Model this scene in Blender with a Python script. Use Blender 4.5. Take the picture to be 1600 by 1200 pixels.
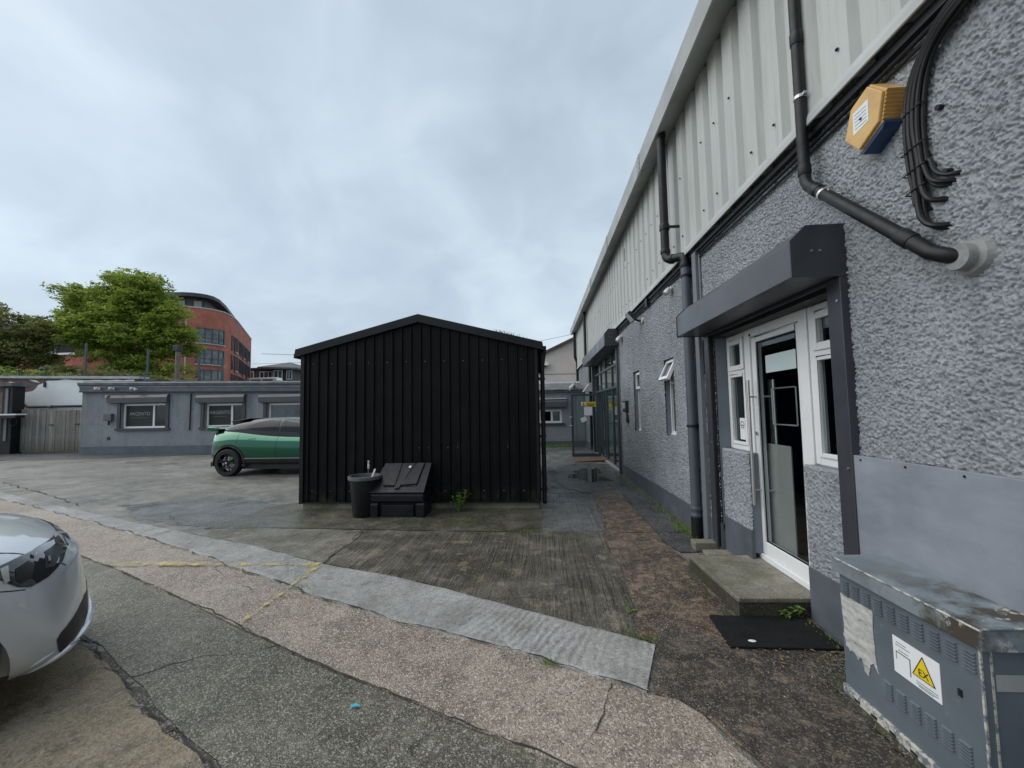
import bpy, bmesh, math, random
import numpy as np
from mathutils import Vector, Matrix, noise as mnoise
from mathutils.bvhtree import BVHTree

for o in list(bpy.data.objects):
    bpy.data.objects.remove(o)
random.seed(7)
SC = bpy.context.scene
COL = SC.collection
PI = math.pi
R_ = math.radians

# ------------------------------------------------------------------ camera
cam_d = bpy.data.cameras.new('camera')
cam_d.sensor_width = 36.0
cam_d.lens = 14.4
cam_d.clip_start = 0.05
cam_d.clip_end = 2000
cam = bpy.data.objects.new('camera', cam_d)
COL.objects.link(cam)
_vy = Vector((43, -39, -640)); _h = Vector((1, 0.0178, 0))
_fy = _vy.normalized(); _up = _h.cross(_vy).normalized()
if _up.y < 0: _up = -_up
_xr = _fy.cross(_up)
M3 = Matrix((_xr, _fy, _up))
cam.matrix_world = Matrix.Translation((0, 0, 1.6)) @ M3.to_4x4()
SC.camera = cam

# ------------------------------------------------------------------ world: overcast sky
W = bpy.data.worlds.new('World'); SC.world = W; W.use_nodes = True
SUN_EL, SUN_AZ = 46, 266     # azimuth measured clockwise from +Y
def world_nodes():
    nt = W.node_tree; N = nt.nodes; L = nt.links; N.clear()
    out = N.new('ShaderNodeOutputWorld')
    sky = N.new('ShaderNodeTexSky'); sky.sky_type = 'NISHITA'; sky.sun_disc = False
    sky.sun_elevation = R_(SUN_EL); sky.sun_rotation = R_(SUN_AZ)
    sky.air_density = 1.0; sky.dust_density = 2.0
    bg1 = N.new('ShaderNodeBackground'); bg1.inputs[1].default_value = 0.03
    L.new(sky.outputs[0], bg1.inputs[0])
    geo = N.new('ShaderNodeTexCoord')
    sep = N.new('ShaderNodeSeparateXYZ'); L.new(geo.outputs['Generated'], sep.inputs[0])
    zc = N.new('ShaderNodeMath'); zc.operation = 'MAXIMUM'; L.new(sep.outputs[2], zc.inputs[0]); zc.inputs[1].default_value = 0.0
    za = N.new('ShaderNodeMath'); za.operation = 'ADD'; L.new(zc.outputs[0], za.inputs[0]); za.inputs[1].default_value = 0.5
    comb = N.new('ShaderNodeCombineXYZ')
    for i in (0, 1):
        d = N.new('ShaderNodeMath'); d.operation = 'DIVIDE'
        L.new(sep.outputs[i], d.inputs[0]); L.new(za.outputs[0], d.inputs[1]); L.new(d.outputs[0], comb.inputs[i])
    mp = N.new('ShaderNodeMapping'); mp.inputs['Rotation'].default_value = (0, 0, R_(35)); mp.inputs['Scale'].default_value = (1.0, 1.0, 1)
    mp.inputs['Location'].default_value = (3.1, 1.7, 0)
    L.new(comb.outputs[0], mp.inputs[0])
    n1 = N.new('ShaderNodeTexNoise'); n1.inputs['Scale'].default_value = 1.5; n1.inputs['Detail'].default_value = 8
    n1.inputs['Roughness'].default_value = 0.5; n1.inputs['Distortion'].default_value = 0.35
    L.new(mp.outputs[0], n1.inputs['Vector'])
    n2 = N.new('ShaderNodeTexNoise'); n2.inputs['Scale'].default_value = 4.2; n2.inputs['Detail'].default_value = 6
    n2.inputs['Distortion'].default_value = 0.6
    L.new(mp.outputs[0], n2.inputs['Vector'])
    mx = N.new('ShaderNodeMix'); mx.data_type = 'FLOAT'; mx.inputs[0].default_value = 0.42
    L.new(n1.outputs['Fac'], mx.inputs[2]); L.new(n2.outputs['Fac'], mx.inputs[3])
    cr = N.new('ShaderNodeValToRGB'); e = cr.color_ramp.elements
    e[0].position = 0.36; e[0].color = (0.425, 0.505, 0.585, 1)
    e[1].position = 0.64; e[1].color = (0.66, 0.755, 0.815, 1)
    m = e.new(0.49); m.color = (0.52, 0.615, 0.69, 1)
    L.new(mx.outputs[0], cr.inputs[0])
    bg2 = N.new('ShaderNodeBackground'); bg2.inputs[1].default_value = 0.72
    L.new(cr.outputs[0], bg2.inputs[0])
    add = N.new('ShaderNodeAddShader'); L.new(bg1.outputs[0], add.inputs[0]); L.new(bg2.outputs[0], add.inputs[1])
    L.new(add.outputs[0], out.inputs[0])
world_nodes()

# ------------------------------------------------------------------ sun (behind cloud: very soft)
sd = bpy.data.lights.new('sun', 'SUN'); sd.energy = 1.5; sd.angle = R_(70); sd.color = (1.0, 0.97, 0.92)
sun = bpy.data.objects.new('sun', sd); COL.objects.link(sun)
_a = R_(SUN_AZ); _e = R_(SUN_EL)
_sv = Vector((math.sin(_a) * math.cos(_e), math.cos(_a) * math.cos(_e), math.sin(_e)))
sun.rotation_euler = _sv.to_track_quat('Z', 'Y').to_euler()
sun.location = (-8, -6, 14)
SC.view_settings.view_transform = 'Standard'
try: SC.view_settings.look = 'None'
except Exception: pass
SC.view_settings.gamma = 1.0
SC.view_settings.use_curve_mapping = False
SC.view_settings.exposure = 0.34

# ------------------------------------------------------------------ materials
class NT:
    def __init__(s, name):
        s.m = bpy.data.materials.new(name); s.m.use_nodes = True
        s.t = s.m.node_tree; s.N = s.t.nodes; s.N.clear()
        s.out = s.N.new('ShaderNodeOutputMaterial'); s.b = s.N.new('ShaderNodeBsdfPrincipled')
        s.t.links.new(s.b.outputs[0], s.out.inputs[0])
        g = s.N.new('ShaderNodeNewGeometry'); s.pos = g.outputs['Position']; s.geo = g
    def L(s, a, b): s.t.links.new(a, b)
    def put(s, k, v):
        i = s.b.inputs[k]
        if hasattr(v, 'is_linked') or isinstance(v, bpy.types.NodeSocket): s.L(v, i)
        elif isinstance(v, tuple): i.default_value = (*v, 1) if len(v) == 3 else v
        else: i.default_value = v
    def obj(s): return s.N.new('ShaderNodeTexCoord').outputs['Object']
    def map(s, v, scale=(1, 1, 1), rot=(0, 0, 0)):
        n = s.N.new('ShaderNodeMapping'); n.inputs['Scale'].default_value = scale; n.inputs['Rotation'].default_value = rot
        s.L(v, n.inputs[0]); return n.outputs[0]
    def noise(s, scale, det=4, rough=.55, v=None, dist=0):
        n = s.N.new('ShaderNodeTexNoise'); n.inputs['Scale'].default_value = scale; n.inputs['Detail'].default_value = det
        n.inputs['Roughness'].default_value = rough; n.inputs['Distortion'].default_value = dist
        s.L(v if v is not None else s.pos, n.inputs['Vector']); return n.outputs['Fac']
    def voro(s, scale, feat='F1', v=None, out='Distance', rnd=1):
        n = s.N.new('ShaderNodeTexVoronoi'); n.feature = feat; n.inputs['Scale'].default_value = scale
        n.inputs['Randomness'].default_value = rnd
        s.L(v if v is not None else s.pos, n.inputs['Vector']); return n.outputs[out]
    def wave(s, scale, v=None, dist=1, dscale=2, dirn='X'):
        n = s.N.new('ShaderNodeTexWave'); n.inputs['Scale'].default_value = scale; n.inputs['Distortion'].default_value = dist
        n.inputs['Detail Scale'].default_value = dscale; n.inputs['Detail'].default_value = 3; n.bands_direction = dirn
        s.L(v if v is not None else s.pos, n.inputs['Vector']); return n.outputs['Fac']
    def ramp(s, fac, *stops):
        n = s.N.new('ShaderNodeValToRGB'); e = n.color_ramp.elements
        while len(e) < len(stops): e.new(.5)
        for el, (p, c) in zip(e, stops):
            el.position = p; el.color = (*c, 1) if isinstance(c, tuple) else (c, c, c, 1)
        s.L(fac, n.inputs[0]); return n.outputs[0]
    def mix(s, fac, a, b, mode='MIX'):
        n = s.N.new('ShaderNodeMix'); n.data_type = 'RGBA'; n.blend_type = mode
        for i, v in ((0, fac), (6, a), (7, b)):
            if isinstance(v, bpy.types.NodeSocket): s.L(v, n.inputs[i])
            elif isinstance(v, tuple): n.inputs[i].default_value = (*v, 1)
            else: n.inputs[i].default_value = v
        return n.outputs[2]
    def math(s, op, a, b=0.0):
        n = s.N.new('ShaderNodeMath'); n.operation = op
        for i, v in ((0, a), (1, b)):
            if isinstance(v, bpy.types.NodeSocket): s.L(v, n.inputs[i])
            else: n.inputs[i].default_value = v
        return n.outputs[0]
    def bump(s, h, strength=.5, dist=.01, prev=None):
        n = s.N.new('ShaderNodeBump'); n.inputs['Strength'].default_value = strength; n.inputs['Distance'].default_value = dist
        s.L(h, n.inputs['Height'])
        if prev is not None: s.L(prev, n.inputs['Normal'])
        s.L(n.outputs[0], s.b.inputs['Normal']); return n.outputs[0]
    def sepz(s, i=2, v=None):
        n = s.N.new('ShaderNodeSeparateXYZ'); s.L(v if v is not None else s.pos, n.inputs[0]); return n.outputs[i]

def plain(name, col, rough=.5, metal=0., spec=.5, var=.12, vscale=3., coat=0., bump=0., bscale=60):
    """a paint or plastic with slight uneven tone, wear and roughness"""
    n = NT(name)
    f = n.noise(vscale, 5)
    lo = tuple(c * (1 - var) for c in col); hi = tuple(min(1, c * (1 + var)) for c in col)
    n.put('Base Color', n.ramp(f, (.3, lo), (.7, hi)))
    n.put('Roughness', n.ramp(n.noise(vscale * 2.3, 4), (.3, max(0.02, rough - .08)), (.7, min(1, rough + .08))))
    n.put('Metallic', metal); n.put('Specular IOR Level', spec)
    if coat: n.put('Coat Weight', coat); n.put('Coat Roughness', .04)
    if bump: n.bump(n.noise(bscale, 4), bump, .004)
    return n.m

def concrete(name, dark, mid, light, speck=.35, speck_scale=90, wet=.45, ridge=None, ridge_amt=0, moss=0, bump=.5, pebble=(.4, .38, .35), mottle=None, ridge_tint=.35):
    n = NT(name)
    big = n.noise(.55, 6, .6, dist=.4)
    med = n.noise(3.2, 6, .62)
    fine = n.noise(62, 5, .75)
    c = n.ramp(n.mix(.42, big, med), (.38, dark), (.5, mid), (.62, light))
    st = n.ramp(n.noise(1.25, 7, .68, dist=.8), (.5, 0.), (.68, .6))
    c = n.mix(st, c, tuple(x * .62 for x in dark))
    c = n.mix(.62, c, n.ramp(fine, (.3, .15), (.7, .9)), 'OVERLAY')
    if mottle:
        for (sc_, col_, amt_, thr_) in mottle:
            c = n.mix(n.math('MULTIPLY', n.ramp(n.noise(sc_, 6, .66), (thr_ - .025, 0.), (thr_ + .05, 1.)), amt_), c, col_)
    v = n.voro(speck_scale, out='Color'); vb = n.math('MULTIPLY', n.sepz(0, v), 1.0)
    sp = n.ramp(vb, (.74, 0.), (.92, 1.))
    c = n.mix(n.math('MULTIPLY', sp, speck), c, pebble)
    dk = n.ramp(n.sepz(1, v), (.78, 0.), (.95, 1.))
    c = n.mix(n.math('MULTIPLY', dk, speck * .8), c, tuple(x * .35 for x in dark))
    if moss:
        mf = n.math('MULTIPLY', n.ramp(n.noise(1.9, 7, .7), (.5, 0.), (.66, 1.)), moss)
        c = n.mix(mf, c, (.05, .06, .018))
    n.put('Base Color', c)
    wf = n.noise(.75, 5, .6)
    n.put('Roughness', n.ramp(n.mix(.3, wf, med), (.38, max(.12, wet - .22)), (.6, min(.95, wet + .25))))
    n.put('Specular IOR Level', .5)
    h = n.mix(.5, n.voro(speck_scale * .8), fine)
    p = n.bump(h, bump, .008)
    p = n.bump(med, .3, .02, p)
    if ridge:
        # brushed / tamped grooves: long streaks of uneven width, worn away in places
        rv = n.map(n.pos, (1, 1, 1), (0, 0, ridge[1]))
        w1 = n.noise(ridge[0], 3, .6, n.map(rv, (1, .05, 1))); w2 = n.noise(ridge[0] * 2.7, 3, .6, n.map(rv, (1, .04, 1), (0, 0, .03)))
        w = n.ramp(n.mix(.4, w1, w2), (.36, 0.), (.62, 1.))
        wear = n.ramp(n.noise(1.5, 5, .65), (.36, .1), (.6, 1.))
        n.bump(n.mix(wear, (.5, .5, .5), w), ridge_amt, .02, p)
        n.put('Base Color', n.mix(n.math('MULTIPLY', n.math('SUBTRACT', 1.0, w), n.math('MULTIPLY', wear, ridge_tint)), c, tuple(x * .75 for x in dark)))
    return n.m

MAT = {}
def build_materials():
    m = MAT
    # grey roughcast paint
    n = NT('roughcast_grey')
    f = n.noise(1.1, 6, .6); g = n.noise(120, 4, .75)
    c = n.ramp(n.mix(.35, f, g), (.3, (.17, .186, .204)), (.5, (.245, .264, .285)), (.7, (.325, .347, .37)))
    st = n.noise(1.0, 5, .6, n.map(n.pos, (1, 2.4, .35)))
    c = n.mix(n.ramp(st, (.56, 0.), (.74, .45)), c, (.115, .125, .15))
    vc = n.sepz(0, n.voro(75, out='Color')); c = n.mix(n.ramp(vc, (.72, 0.), (.95, .5)), c, (.1, .108, .12)); c = n.mix(n.ramp(vc, (.02, .35), (.2, 0.)), c, (.42, .44, .46))
    n.put('Base Color', c); n.put('Roughness', .62); n.put('Specular IOR Level', .35)
    n.bump(g, .5, .004)
    m['roughcast'] = n.m
    n = NT('roughcast_far')
    f = n.noise(1.1, 6, .6); g = n.noise(34, 4, .65)
    c = n.ramp(n.mix(.5, f, g), (.32, (.15, .166, .185)), (.5, (.22, .24, .262)), (.68, (.295, .316, .34)))
    st = n.noise(1.0, 5, .6, n.map(n.pos, (1, 2.4, .35)))
    c = n.mix(n.ramp(st, (.56, 0.), (.74, .4)), c, (.115, .125, .15))
    n.put('Base Color', c); n.put('Roughness', .7)
    p = n.bump(n.noise(42, 3, .7), 1., .05); n.bump(g, .9, .015, p)
    m['roughcast_far'] = n.m
    n = NT('render_grey')
    f = n.noise(.8, 6, .6); g = n.noise(14, 5, .65)
    c = n.ramp(n.mix(.4, f, g), (.3, (.14, .152, .168)), (.5, (.21, .224, .242)), (.7, (.28, .295, .312)))
    st = n.noise(1.3, 6, .65, n.map(n.pos, (1.4, 1, .22))); c = n.mix(n.ramp(st, (.52, 0.), (.7, .55)), c, (.1, .106, .112))
    n.put('Base Color', c); n.put('Roughness', .75); n.bump(g, .7, .03)
    m['render'] = n.m
    m['plinth'] = plain('plinth_paint', (.09, .102, .122), .55, var=.2, bump=.4, bscale=25)
    m['wall_smooth'] = plain('reveal_paint', (.15, .17, .2), .6, var=.15, bump=.4, bscale=30)
    n = NT('metal_cladding')
    f = n.noise(.9, 5); s = n.noise(2.2, 5, .6, n.map(n.pos, (1, 6, .3)))
    c = n.ramp(n.mix(.5, f, s), (.32, (.38, .395, .377)), (.55, (.465, .482, .46)), (.7, (.54, .558, .535)))
    c = n.mix(n.ramp(s, (.55, 0.), (.72, .55)), c, (.27, .27, .235))
    n.put('Base Color', c); n.put('Roughness', .5); n.put('Specular IOR Level', .4)
    n.bump(n.noise(1.4, 3), .25, .03)
    m['cladding'] = n.m
    m['flashing'] = plain('flashing_grey', (.40, .415, .405), .45, var=.15, vscale=2)
    m['gutter'] = plain('gutter_grey', (.34, .35, .34), .5, var=.2, vscale=1.5)
    m['soffit'] = plain('soffit_grey', (.2, .205, .2), .6, var=.2)
    m['shutter'] = plain('shutter_paint', (.074, .076, .086), .34, var=.1, vscale=1.2)
    m['shutter_dark'] = plain('shutter_plate', (.043, .045, .055), .38, var=.12)
    m['black_plastic'] = plain('black_pipe', (.011, .0115, .0125), .45, spec=.3, var=.35, vscale=6)
    m['pipe_grey'] = plain('grey_painted_pipe', (.075, .086, .103), .45, var=.15, vscale=4)
    m['strip_grey'] = plain('grey_cover_strip', (.15, .163, .18), .5)
    m['galv'] = plain('galvanised', (.5, .5, .5), .35, metal=.8, var=.15, vscale=9)
    m['lead'] = plain('grey_mortar_collar', (.235, .238, .235), .6, var=.3, vscale=14, bump=.5, bscale=40)
    m['white_pvc'] = plain('white_pvc', (.74, .75, .75), .32, var=.05, vscale=2)
    m['white_paint'] = plain('white_paint', (.76, .77, .77), .5, var=.08)
    m['steel'] = plain('brushed_steel', (.55, .54, .53), .38, metal=.85, var=.1, vscale=20)
    m['dark_frame'] = plain('shopfront_frame', (.045, .058, .064), .4, var=.12)
    m['rubber'] = plain('black_rubber', (.008, .008, .0085), .7, spec=.25, var=.35, vscale=9, bump=.6, bscale=120)
    m['paper'] = plain('white_paper', (.72, .74, .75), .6, var=.04)
    m['pale_paper'] = plain('pale_notice', (.5, .6, .6), .5, var=.05)
    m['navy'] = plain('navy_board', (.012, .014, .05), .5, var=.25)
    m['room'] = plain('dark_interior', (.035, .036, .04), .8, var=.3)
    m['room_floor'] = plain('interior_floor', (.05, .05, .05), .6)
    m['panel_grey'] = plain('grey_panel', (.3, .32, .31), .5, var=.1)
    m['panel_pale'] = plain('pale_grey_panel', (.27, .28, .265), .5, var=.06)
    m['black'] = plain('black_mark', (.01, .01, .011), .5)
    m['yellow'] = plain('warning_yellow', (.75, .55, .02), .45, var=.08)
    m['alarm_y'] = plain('faded_orange_plastic', (.6, .38, .135), .45, var=.14, vscale=9)
    m['alarm_b'] = plain('navy_plastic', (.018, .045, .12), .4)
    m['camera_white'] = plain('off_white_plastic', (.55, .55, .53), .45)
    # shed
    n = NT('shed_black_paint')
    f = n.noise(1.6, 6, .65); s = n.noise(1.8, 6, .65, n.map(n.pos, (5, 1, .3)))
    c = n.ramp(n.mix(.5, f, s), (.34, (.0018, .0018, .002)), (.52, (.0042, .0042, .0048)), (.68, (.013, .013, .014)))
    z = n.sepz(2)
    mf = n.math('MULTIPLY', n.ramp(z, (.1, 1.), (.42, 0.)), n.ramp(n.noise(4.5, 6, .65), (.47, 0.), (.66, 1.)))
    n.put('Base Color', n.mix(n.math('MULTIPLY', mf, .9), c, (.05, .05, .02)))
    n.put('Roughness', n.ramp(s, (.3, .45), (.7, .65))); n.put('Specular IOR Level', .16)
    n.bump(n.noise(1.3, 3), .5, .05); m['shed'] = n.m
    m['shed_trim'] = plain('shed_trim_paint', (.009, .009, .0105), .5, spec=.3, var=.35)
    m['mossy'] = concrete('mossy_concrete', (.1, .095, .07), (.19, .175, .12), (.28, .26, .2), .3, 120, .6, moss=.7)
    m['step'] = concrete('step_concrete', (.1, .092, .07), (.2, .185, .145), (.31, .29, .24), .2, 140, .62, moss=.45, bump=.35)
    m['riser'] = concrete('near_black_concrete', (.022, .02, .015), (.042, .037, .028), (.075, .066, .05), .15, 140, .6, moss=.3)  # riser concrete, much darker than the step's top slab
    m['bin_plastic'] = plain('black_bin_plastic', (.009, .0095, .011), .5, spec=.3, var=.35, vscale=7)
    m['bin_rim'] = plain('grey_bin_rim', (.09, .1, .105), .6, var=.3, vscale=14)
    m['grit_bin'] = plain('dusty_black_plastic', (.008, .009, .0125), .42, spec=.35, var=.6, vscale=6)
    m['soil'] = plain('soil', (.03, .024, .017), .9, var=.5, vscale=40, bump=1, bscale=70)
    m['stick'] = plain('weathered_wood', (.16, .08, .04), .7, var=.3)
    # ground
    m['ground'] = concrete('yard_concrete', (.098, .092, .078), (.172, .163, .14), (.26, .246, .212), .3, 70, .5, ridge=(14, .24), ridge_amt=.35, ridge_tint=.3, mottle=[(2.4, (.09, .083, .07), .55, .55), (7, (.3, .285, .25), .4, .56)])
    m['apron'] = concrete('ridged_dark_concrete', (.042, .036, .025), (.082, .072, .052), (.155, .138, .102), .35, 110, .5, ridge=(15, .02), ridge_amt=1., ridge_tint=.6, mottle=[(4.5, (.25, .215, .15), .6, .57), (3, (.045, .038, .028), .6, .54)])
    m['apron_light'] = concrete('ridged_pale_concrete', (.085, .078, .06), (.15, .138, .112), (.23, .215, .18), .3, 110, .55, ridge=(15, .25), ridge_amt=.8, ridge_tint=.45, moss=.25, mottle=[(5, (.27, .24, .17), .5, .56), (3, (.06, .05, .035), .5, .56)])
    m['mossy_strip'] = concrete('damp_mossy_concrete', (.038, .036, .026), (.075, .07, .05), (.13, .12, .09), .3, 70, .42, moss=.6)
    m['alley'] = concrete('damp_concrete', (.055, .055, .052), (.105, .103, .098), (.18, .178, .17), .25, 80, .36, mottle=[(3, (.045, .043, .04), .6, .53), (8, (.2, .19, .17), .35, .57)], ridge=(13, .0), ridge_amt=.35, ridge_tint=.3)
    m['grey_strip'] = concrete('pale_ridged_concrete', (.2, .195, .185), (.29, .283, .27), (.37, .362, .35), .18, 120, .66, bump=.4, mottle=[(6, (.17, .16, .145), .5, .57), (30, (.12, .11, .1), .4, .6)])
    m['pink'] = concrete('exposed_pink_aggregate', (.175, .138, .108), (.282, .232, .186), (.385, .33, .272), .85, 125, .55, pebble=(.56, .5, .43), bump=1., mottle=[(9, (.12, .098, .08), .55, .56), (22, (.36, .3, .25), .5, .55)])
    m['aggregate'] = concrete('dark_exposed_aggregate', (.066, .06, .04), (.12, .11, .077), (.2, .184, .136), .55, 135, .4, pebble=(.55, .53, .46), bump=1., mottle=[(7, (.06, .052, .038), .5, .55), (24, (.24, .23, .19), .45, .55)], ridge=(16, .26), ridge_amt=.5, ridge_tint=.3)
    m['brown'] = concrete('brown_worn_concrete', (.135, .104, .06), (.24, .192, .122), (.33, .275, .19), .55, 120, .55, ridge=(13, .2), ridge_amt=.5, pebble=(.38, .34, .27), bump=.8, mottle=[(6, (.34, .29, .2), .5, .55), (4, (.07, .055, .038), .6, .55)])
    m['trench'] = concrete('brown_trench_fill', (.044, .03, .02), (.1, .07, .047), (.23, .168, .12), .6, 120, .42, pebble=(.35, .28, .22), bump=1., moss=.2, mottle=[(13, (.25, .175, .115), .75, .53), (4, (.03, .024, .018), .7, .52)])
    m['dark_edge'] = concrete('dark_wet_fill', (.04, .034, .028), (.075, .063, .052), (.15, .125, .1), .5, 130, .38, pebble=(.3, .25, .2), bump=1., mottle=[(15, (.2, .15, .105), .7, .54), (4.5, (.022, .019, .016), .7, .5)])
    m['tarmac'] = concrete('dark_tarmac', (.03, .031, .033), (.055, .056, .058), (.09, .09, .09), .3, 90, .5)
    m['wet'] = concrete('wet_concrete', (.035, .035, .033), (.065, .064, .06), (.1, .098, .094), .2, 110, .26)
    m['damp'] = concrete('damp_patch_concrete', (.07, .073, .072), (.115, .118, .118), (.165, .168, .165), .3, 60, .36, moss=.25)
    m['crack'] = plain('dirt_joint', (.03, .027, .02), .8, var=.5, vscale=15, bump=.8)
    m['mud'] = concrete('dirt_and_moss', (.025, .022, .014), (.05, .043, .03), (.1, .088, .066), .5, 130, .55, moss=.8, bump=1.)
    n = NT('worn_yellow_line')
    f = n.noise(9, 6, .7); g = n.noise(70, 3, .7)
    a = n.ramp(n.mix(.45, f, g), (.46, 0.), (.56, .9))
    tr = n.N.new('ShaderNodeBsdfTransparent'); mxs = n.N.new('ShaderNodeMixShader')
    n.L(a, mxs.inputs[0]); n.L(tr.outputs[0], mxs.inputs[1]); n.L(n.b.outputs[0], mxs.inputs[2]); n.L(mxs.outputs[0], n.out.inputs[0])
    n.put('Base Color', n.ramp(f, (.4, (.42, .34, .1)), (.65, (.58, .47, .17)))); n.put('Roughness', .7)
    m['line'] = n.m
    n = NT('faint_yellow_line')
    f = n.noise(6, 6, .7); g = n.noise(80, 3, .7)
    a = n.ramp(n.mix(.5, f, g), (.52, 0.), (.62, .75))
    tr = n.N.new('ShaderNodeBsdfTransparent'); mxs = n.N.new('ShaderNodeMixShader')
    n.L(a, mxs.inputs[0]); n.L(tr.outputs[0], mxs.inputs[1]); n.L(n.b.outputs[0], mxs.inputs[2]); n.L(mxs.outputs[0], n.out.inputs[0])
    n.put('Base Color', (.5, .42, .2)); n.put('Roughness', .7)
    m['line_faint'] = n.m
    n = NT('standing_water'); n.put('Base Color', (.035, .034, .03)); n.put('Roughness', .03); n.put('Specular IOR Level', .6)
    n.bump(n.noise(12, 2), .02, .003); m['water'] = n.m
    # utility cabinet
    n = NT('cabinet_paint')
    f = n.noise(2.4, 6, .6); g = n.noise(11, 7, .72)
    c = n.ramp(f, (.3, (.088, .108, .128)), (.7, (.128, .152, .175)))
    z = n.sepz(2)
    ch = n.math('MULTIPLY', n.ramp(g, (.62, 0.), (.68, 1.)), n.ramp(n.noise(1.7, 4), (.48, 0.), (.7, .8)))
    c = n.mix(ch, c, (.36, .36, .33))
    n.put('Base Color', c); n.put('Roughness', n.ramp(g, (.3, .36), (.7, .6))); n.bump(g, .12, .003)
    m['cabinet'] = n.m
    n = NT('cabinet_lid_paint')
    f = n.noise(3.0, 7, .65); g = n.noise(13, 6, .7)
    x = n.sepz(1)
    c = n.ramp(f, (.3, (.13, .16, .185)), (.6, (.22, .255, .275)), (.75, (.3, .335, .35)))
    near = n.ramp(x, (0.0, 0.), (1., 1.))
    grime = n.math('MULTIPLY', n.ramp(n.noise(4.2, 6, .65), (.46, 0.), (.58, 1.)), n.ramp(n.math('SUBTRACT', 2.35, x), (.05, .2), (.45, 1.)))
    c = n.mix(grime, c, (.055, .048, .036))
    wh = n.math('MULTIPLY', n.ramp(g, (.56, 0.), (.63, 1.)), n.ramp(n.math('SUBTRACT', 1.98, x), (.0, 0.), (.12, 1.)))
    c = n.mix(wh, c, (.48, .46, .4))
    n.put('Base Color', c); n.put('Roughness', .5); n.bump(g, .25, .004)
    m['cabinet_lid'] = n.m
    n = NT('chipped_edge'); g = n.noise(26, 6, .7)
    c = n.ramp(g, (.44, (.12, .15, .185)), (.5, (.42, .4, .34)), (.66, (.55, .53, .47)))
    n.put('Base Color', c); n.put('Roughness', .65); n.bump(g, .5, .004); m['chip'] = n.m
    n = NT('torn_paper'); f = n.noise(6, 6, .65, n.map(n.pos, (1, 2, 7), (0.5, 0, 0))); g = n.noise(30, 5, .7)
    c = n.ramp(n.mix(.3, f, g), (.36, (.13, .15, .17)), (.44, (.36, .36, .34)), (.7, (.6, .6, .57)))
    n.put('Base Color', c); n.put('Roughness', .75); n.bump(f, .3, .004); m['torn'] = n.m
    n = NT('grey_board_paint'); f = n.noise(1.5, 7, .65, n.map(n.pos, (1, 1.1, 3.)))
    g = n.noise(4, 6, .6)
    c = n.ramp(n.mix(.35, f, g), (.32, (.14, .155, .18)), (.48, (.21, .23, .265)), (.68, (.27, .295, .335)))
    n.put('Base Color', c); n.put('Roughness', .55); n.bump(n.noise(3, 4, .6, n.map(n.pos, (1, 1, 12))), .12, .006)
    m['board'] = n.m
    # timber fence
    n = NT('weathered_board'); oc = n.obj()
    oi = n.N.new('ShaderNodeObjectInfo')
    g = n.noise(5, 6, .65, n.map(n.pos, (9, 9, .5)))
    c = n.ramp(g, (.3, (.15, .138, .12)), (.7, (.33, .31, .28)))
    c = n.mix(1.0, c, n.ramp(oi.outputs['Random'], (0., .62), (1., 1.1)), 'MULTIPLY')
    mo = n.ramp(n.sepz(2), (.1, .65), (.75, 0.))
    c = n.mix(mo, c, (.06, .06, .03))
    n.put('Base Color', c); n.put('Roughness', .85); m['board_wood'] = n.m
    n = NT('peeling_white_render'); f = n.noise(1.2, 6, .6); g = n.noise(3.2, 7, .65)
    z = n.sepz(2)
    c = n.ramp(f, (.3, (.74, .77, .78)), (.7, (.84, .86, .86)))
    n.put('Base Color', c); n.put('Roughness', .8); n.bump(g, .4, .03); m['white_render'] = n.m
    n = NT('exposed_brick'); bt = n.N.new('ShaderNodeTexBrick')
    bt.inputs['Scale'].default_value = 4.2; bt.inputs['Color1'].default_value = (.17, .075, .06, 1); bt.inputs['Color2'].default_value = (.1, .05, .045, 1)
    bt.inputs['Mortar'].default_value = (.3, .28, .26, 1); bt.inputs['Mortar Size'].default_value = .015
    n.L(n.map(n.pos, (1, 1, 1), (R_(90), 0, 0)), bt.inputs['Vector'])
    n.put('Base Color', n.mix(.5, bt.outputs[0], n.ramp(n.noise(5, 5), (.3, .25), (.7, .8)), 'OVERLAY')); n.put('Roughness', .85); n.bump(n.noise(12, 5), .8, .03)
    m['old_brick'] = n.m
    n = NT('red_brick'); bt = n.N.new('ShaderNodeTexBrick')
    bt.inputs['Scale'].default_value = 2.2; bt.inputs['Color1'].default_value = (.46, .155, .105, 1); bt.inputs['Color2'].default_value = (.36, .115, .08, 1)
    bt.inputs['Mortar'].default_value = (.24, .13, .1, 1); bt.inputs['Mortar Size'].default_value = .012
    sx = n.N.new('ShaderNodeSeparateXYZ'); n.L(n.pos, sx.inputs[0]); cb = n.N.new('ShaderNodeCombineXYZ')
    n.L(n.math('ADD', sx.outputs[0], sx.outputs[1]), cb.inputs[0]); n.L(sx.outputs[2], cb.inputs[1]); n.L(cb.outputs[0], bt.inputs['Vector'])
    n.put('Base Color', n.mix(.5, bt.outputs[0], n.ramp(n.noise(.6, 5), (.3, .3), (.7, .75)), 'OVERLAY')); n.put('Roughness', .85)
    m['brick'] = n.m
    m['slate'] = plain('dark_slate_cladding', (.04, .044, .05), .55, var=.25, vscale=1)
    m['felt'] = plain('roof_felt', (.12, .125, .13), .8, var=.35, vscale=3, bump=.5, bscale=12)
    m['fascia_line'] = plain('pale_fascia', (.42, .43, .42), .6, var=.2)
    m['house_pink'] = plain('cream_render', (.66, .58, .52), .85, var=.12, vscale=1.3, bump=.5, bscale=20)
    n = NT('brown_roof_tiles'); w = n.wave(3.0, n.map(n.pos, (1, 1, 1)), .6, 3, 'Y')
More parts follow.
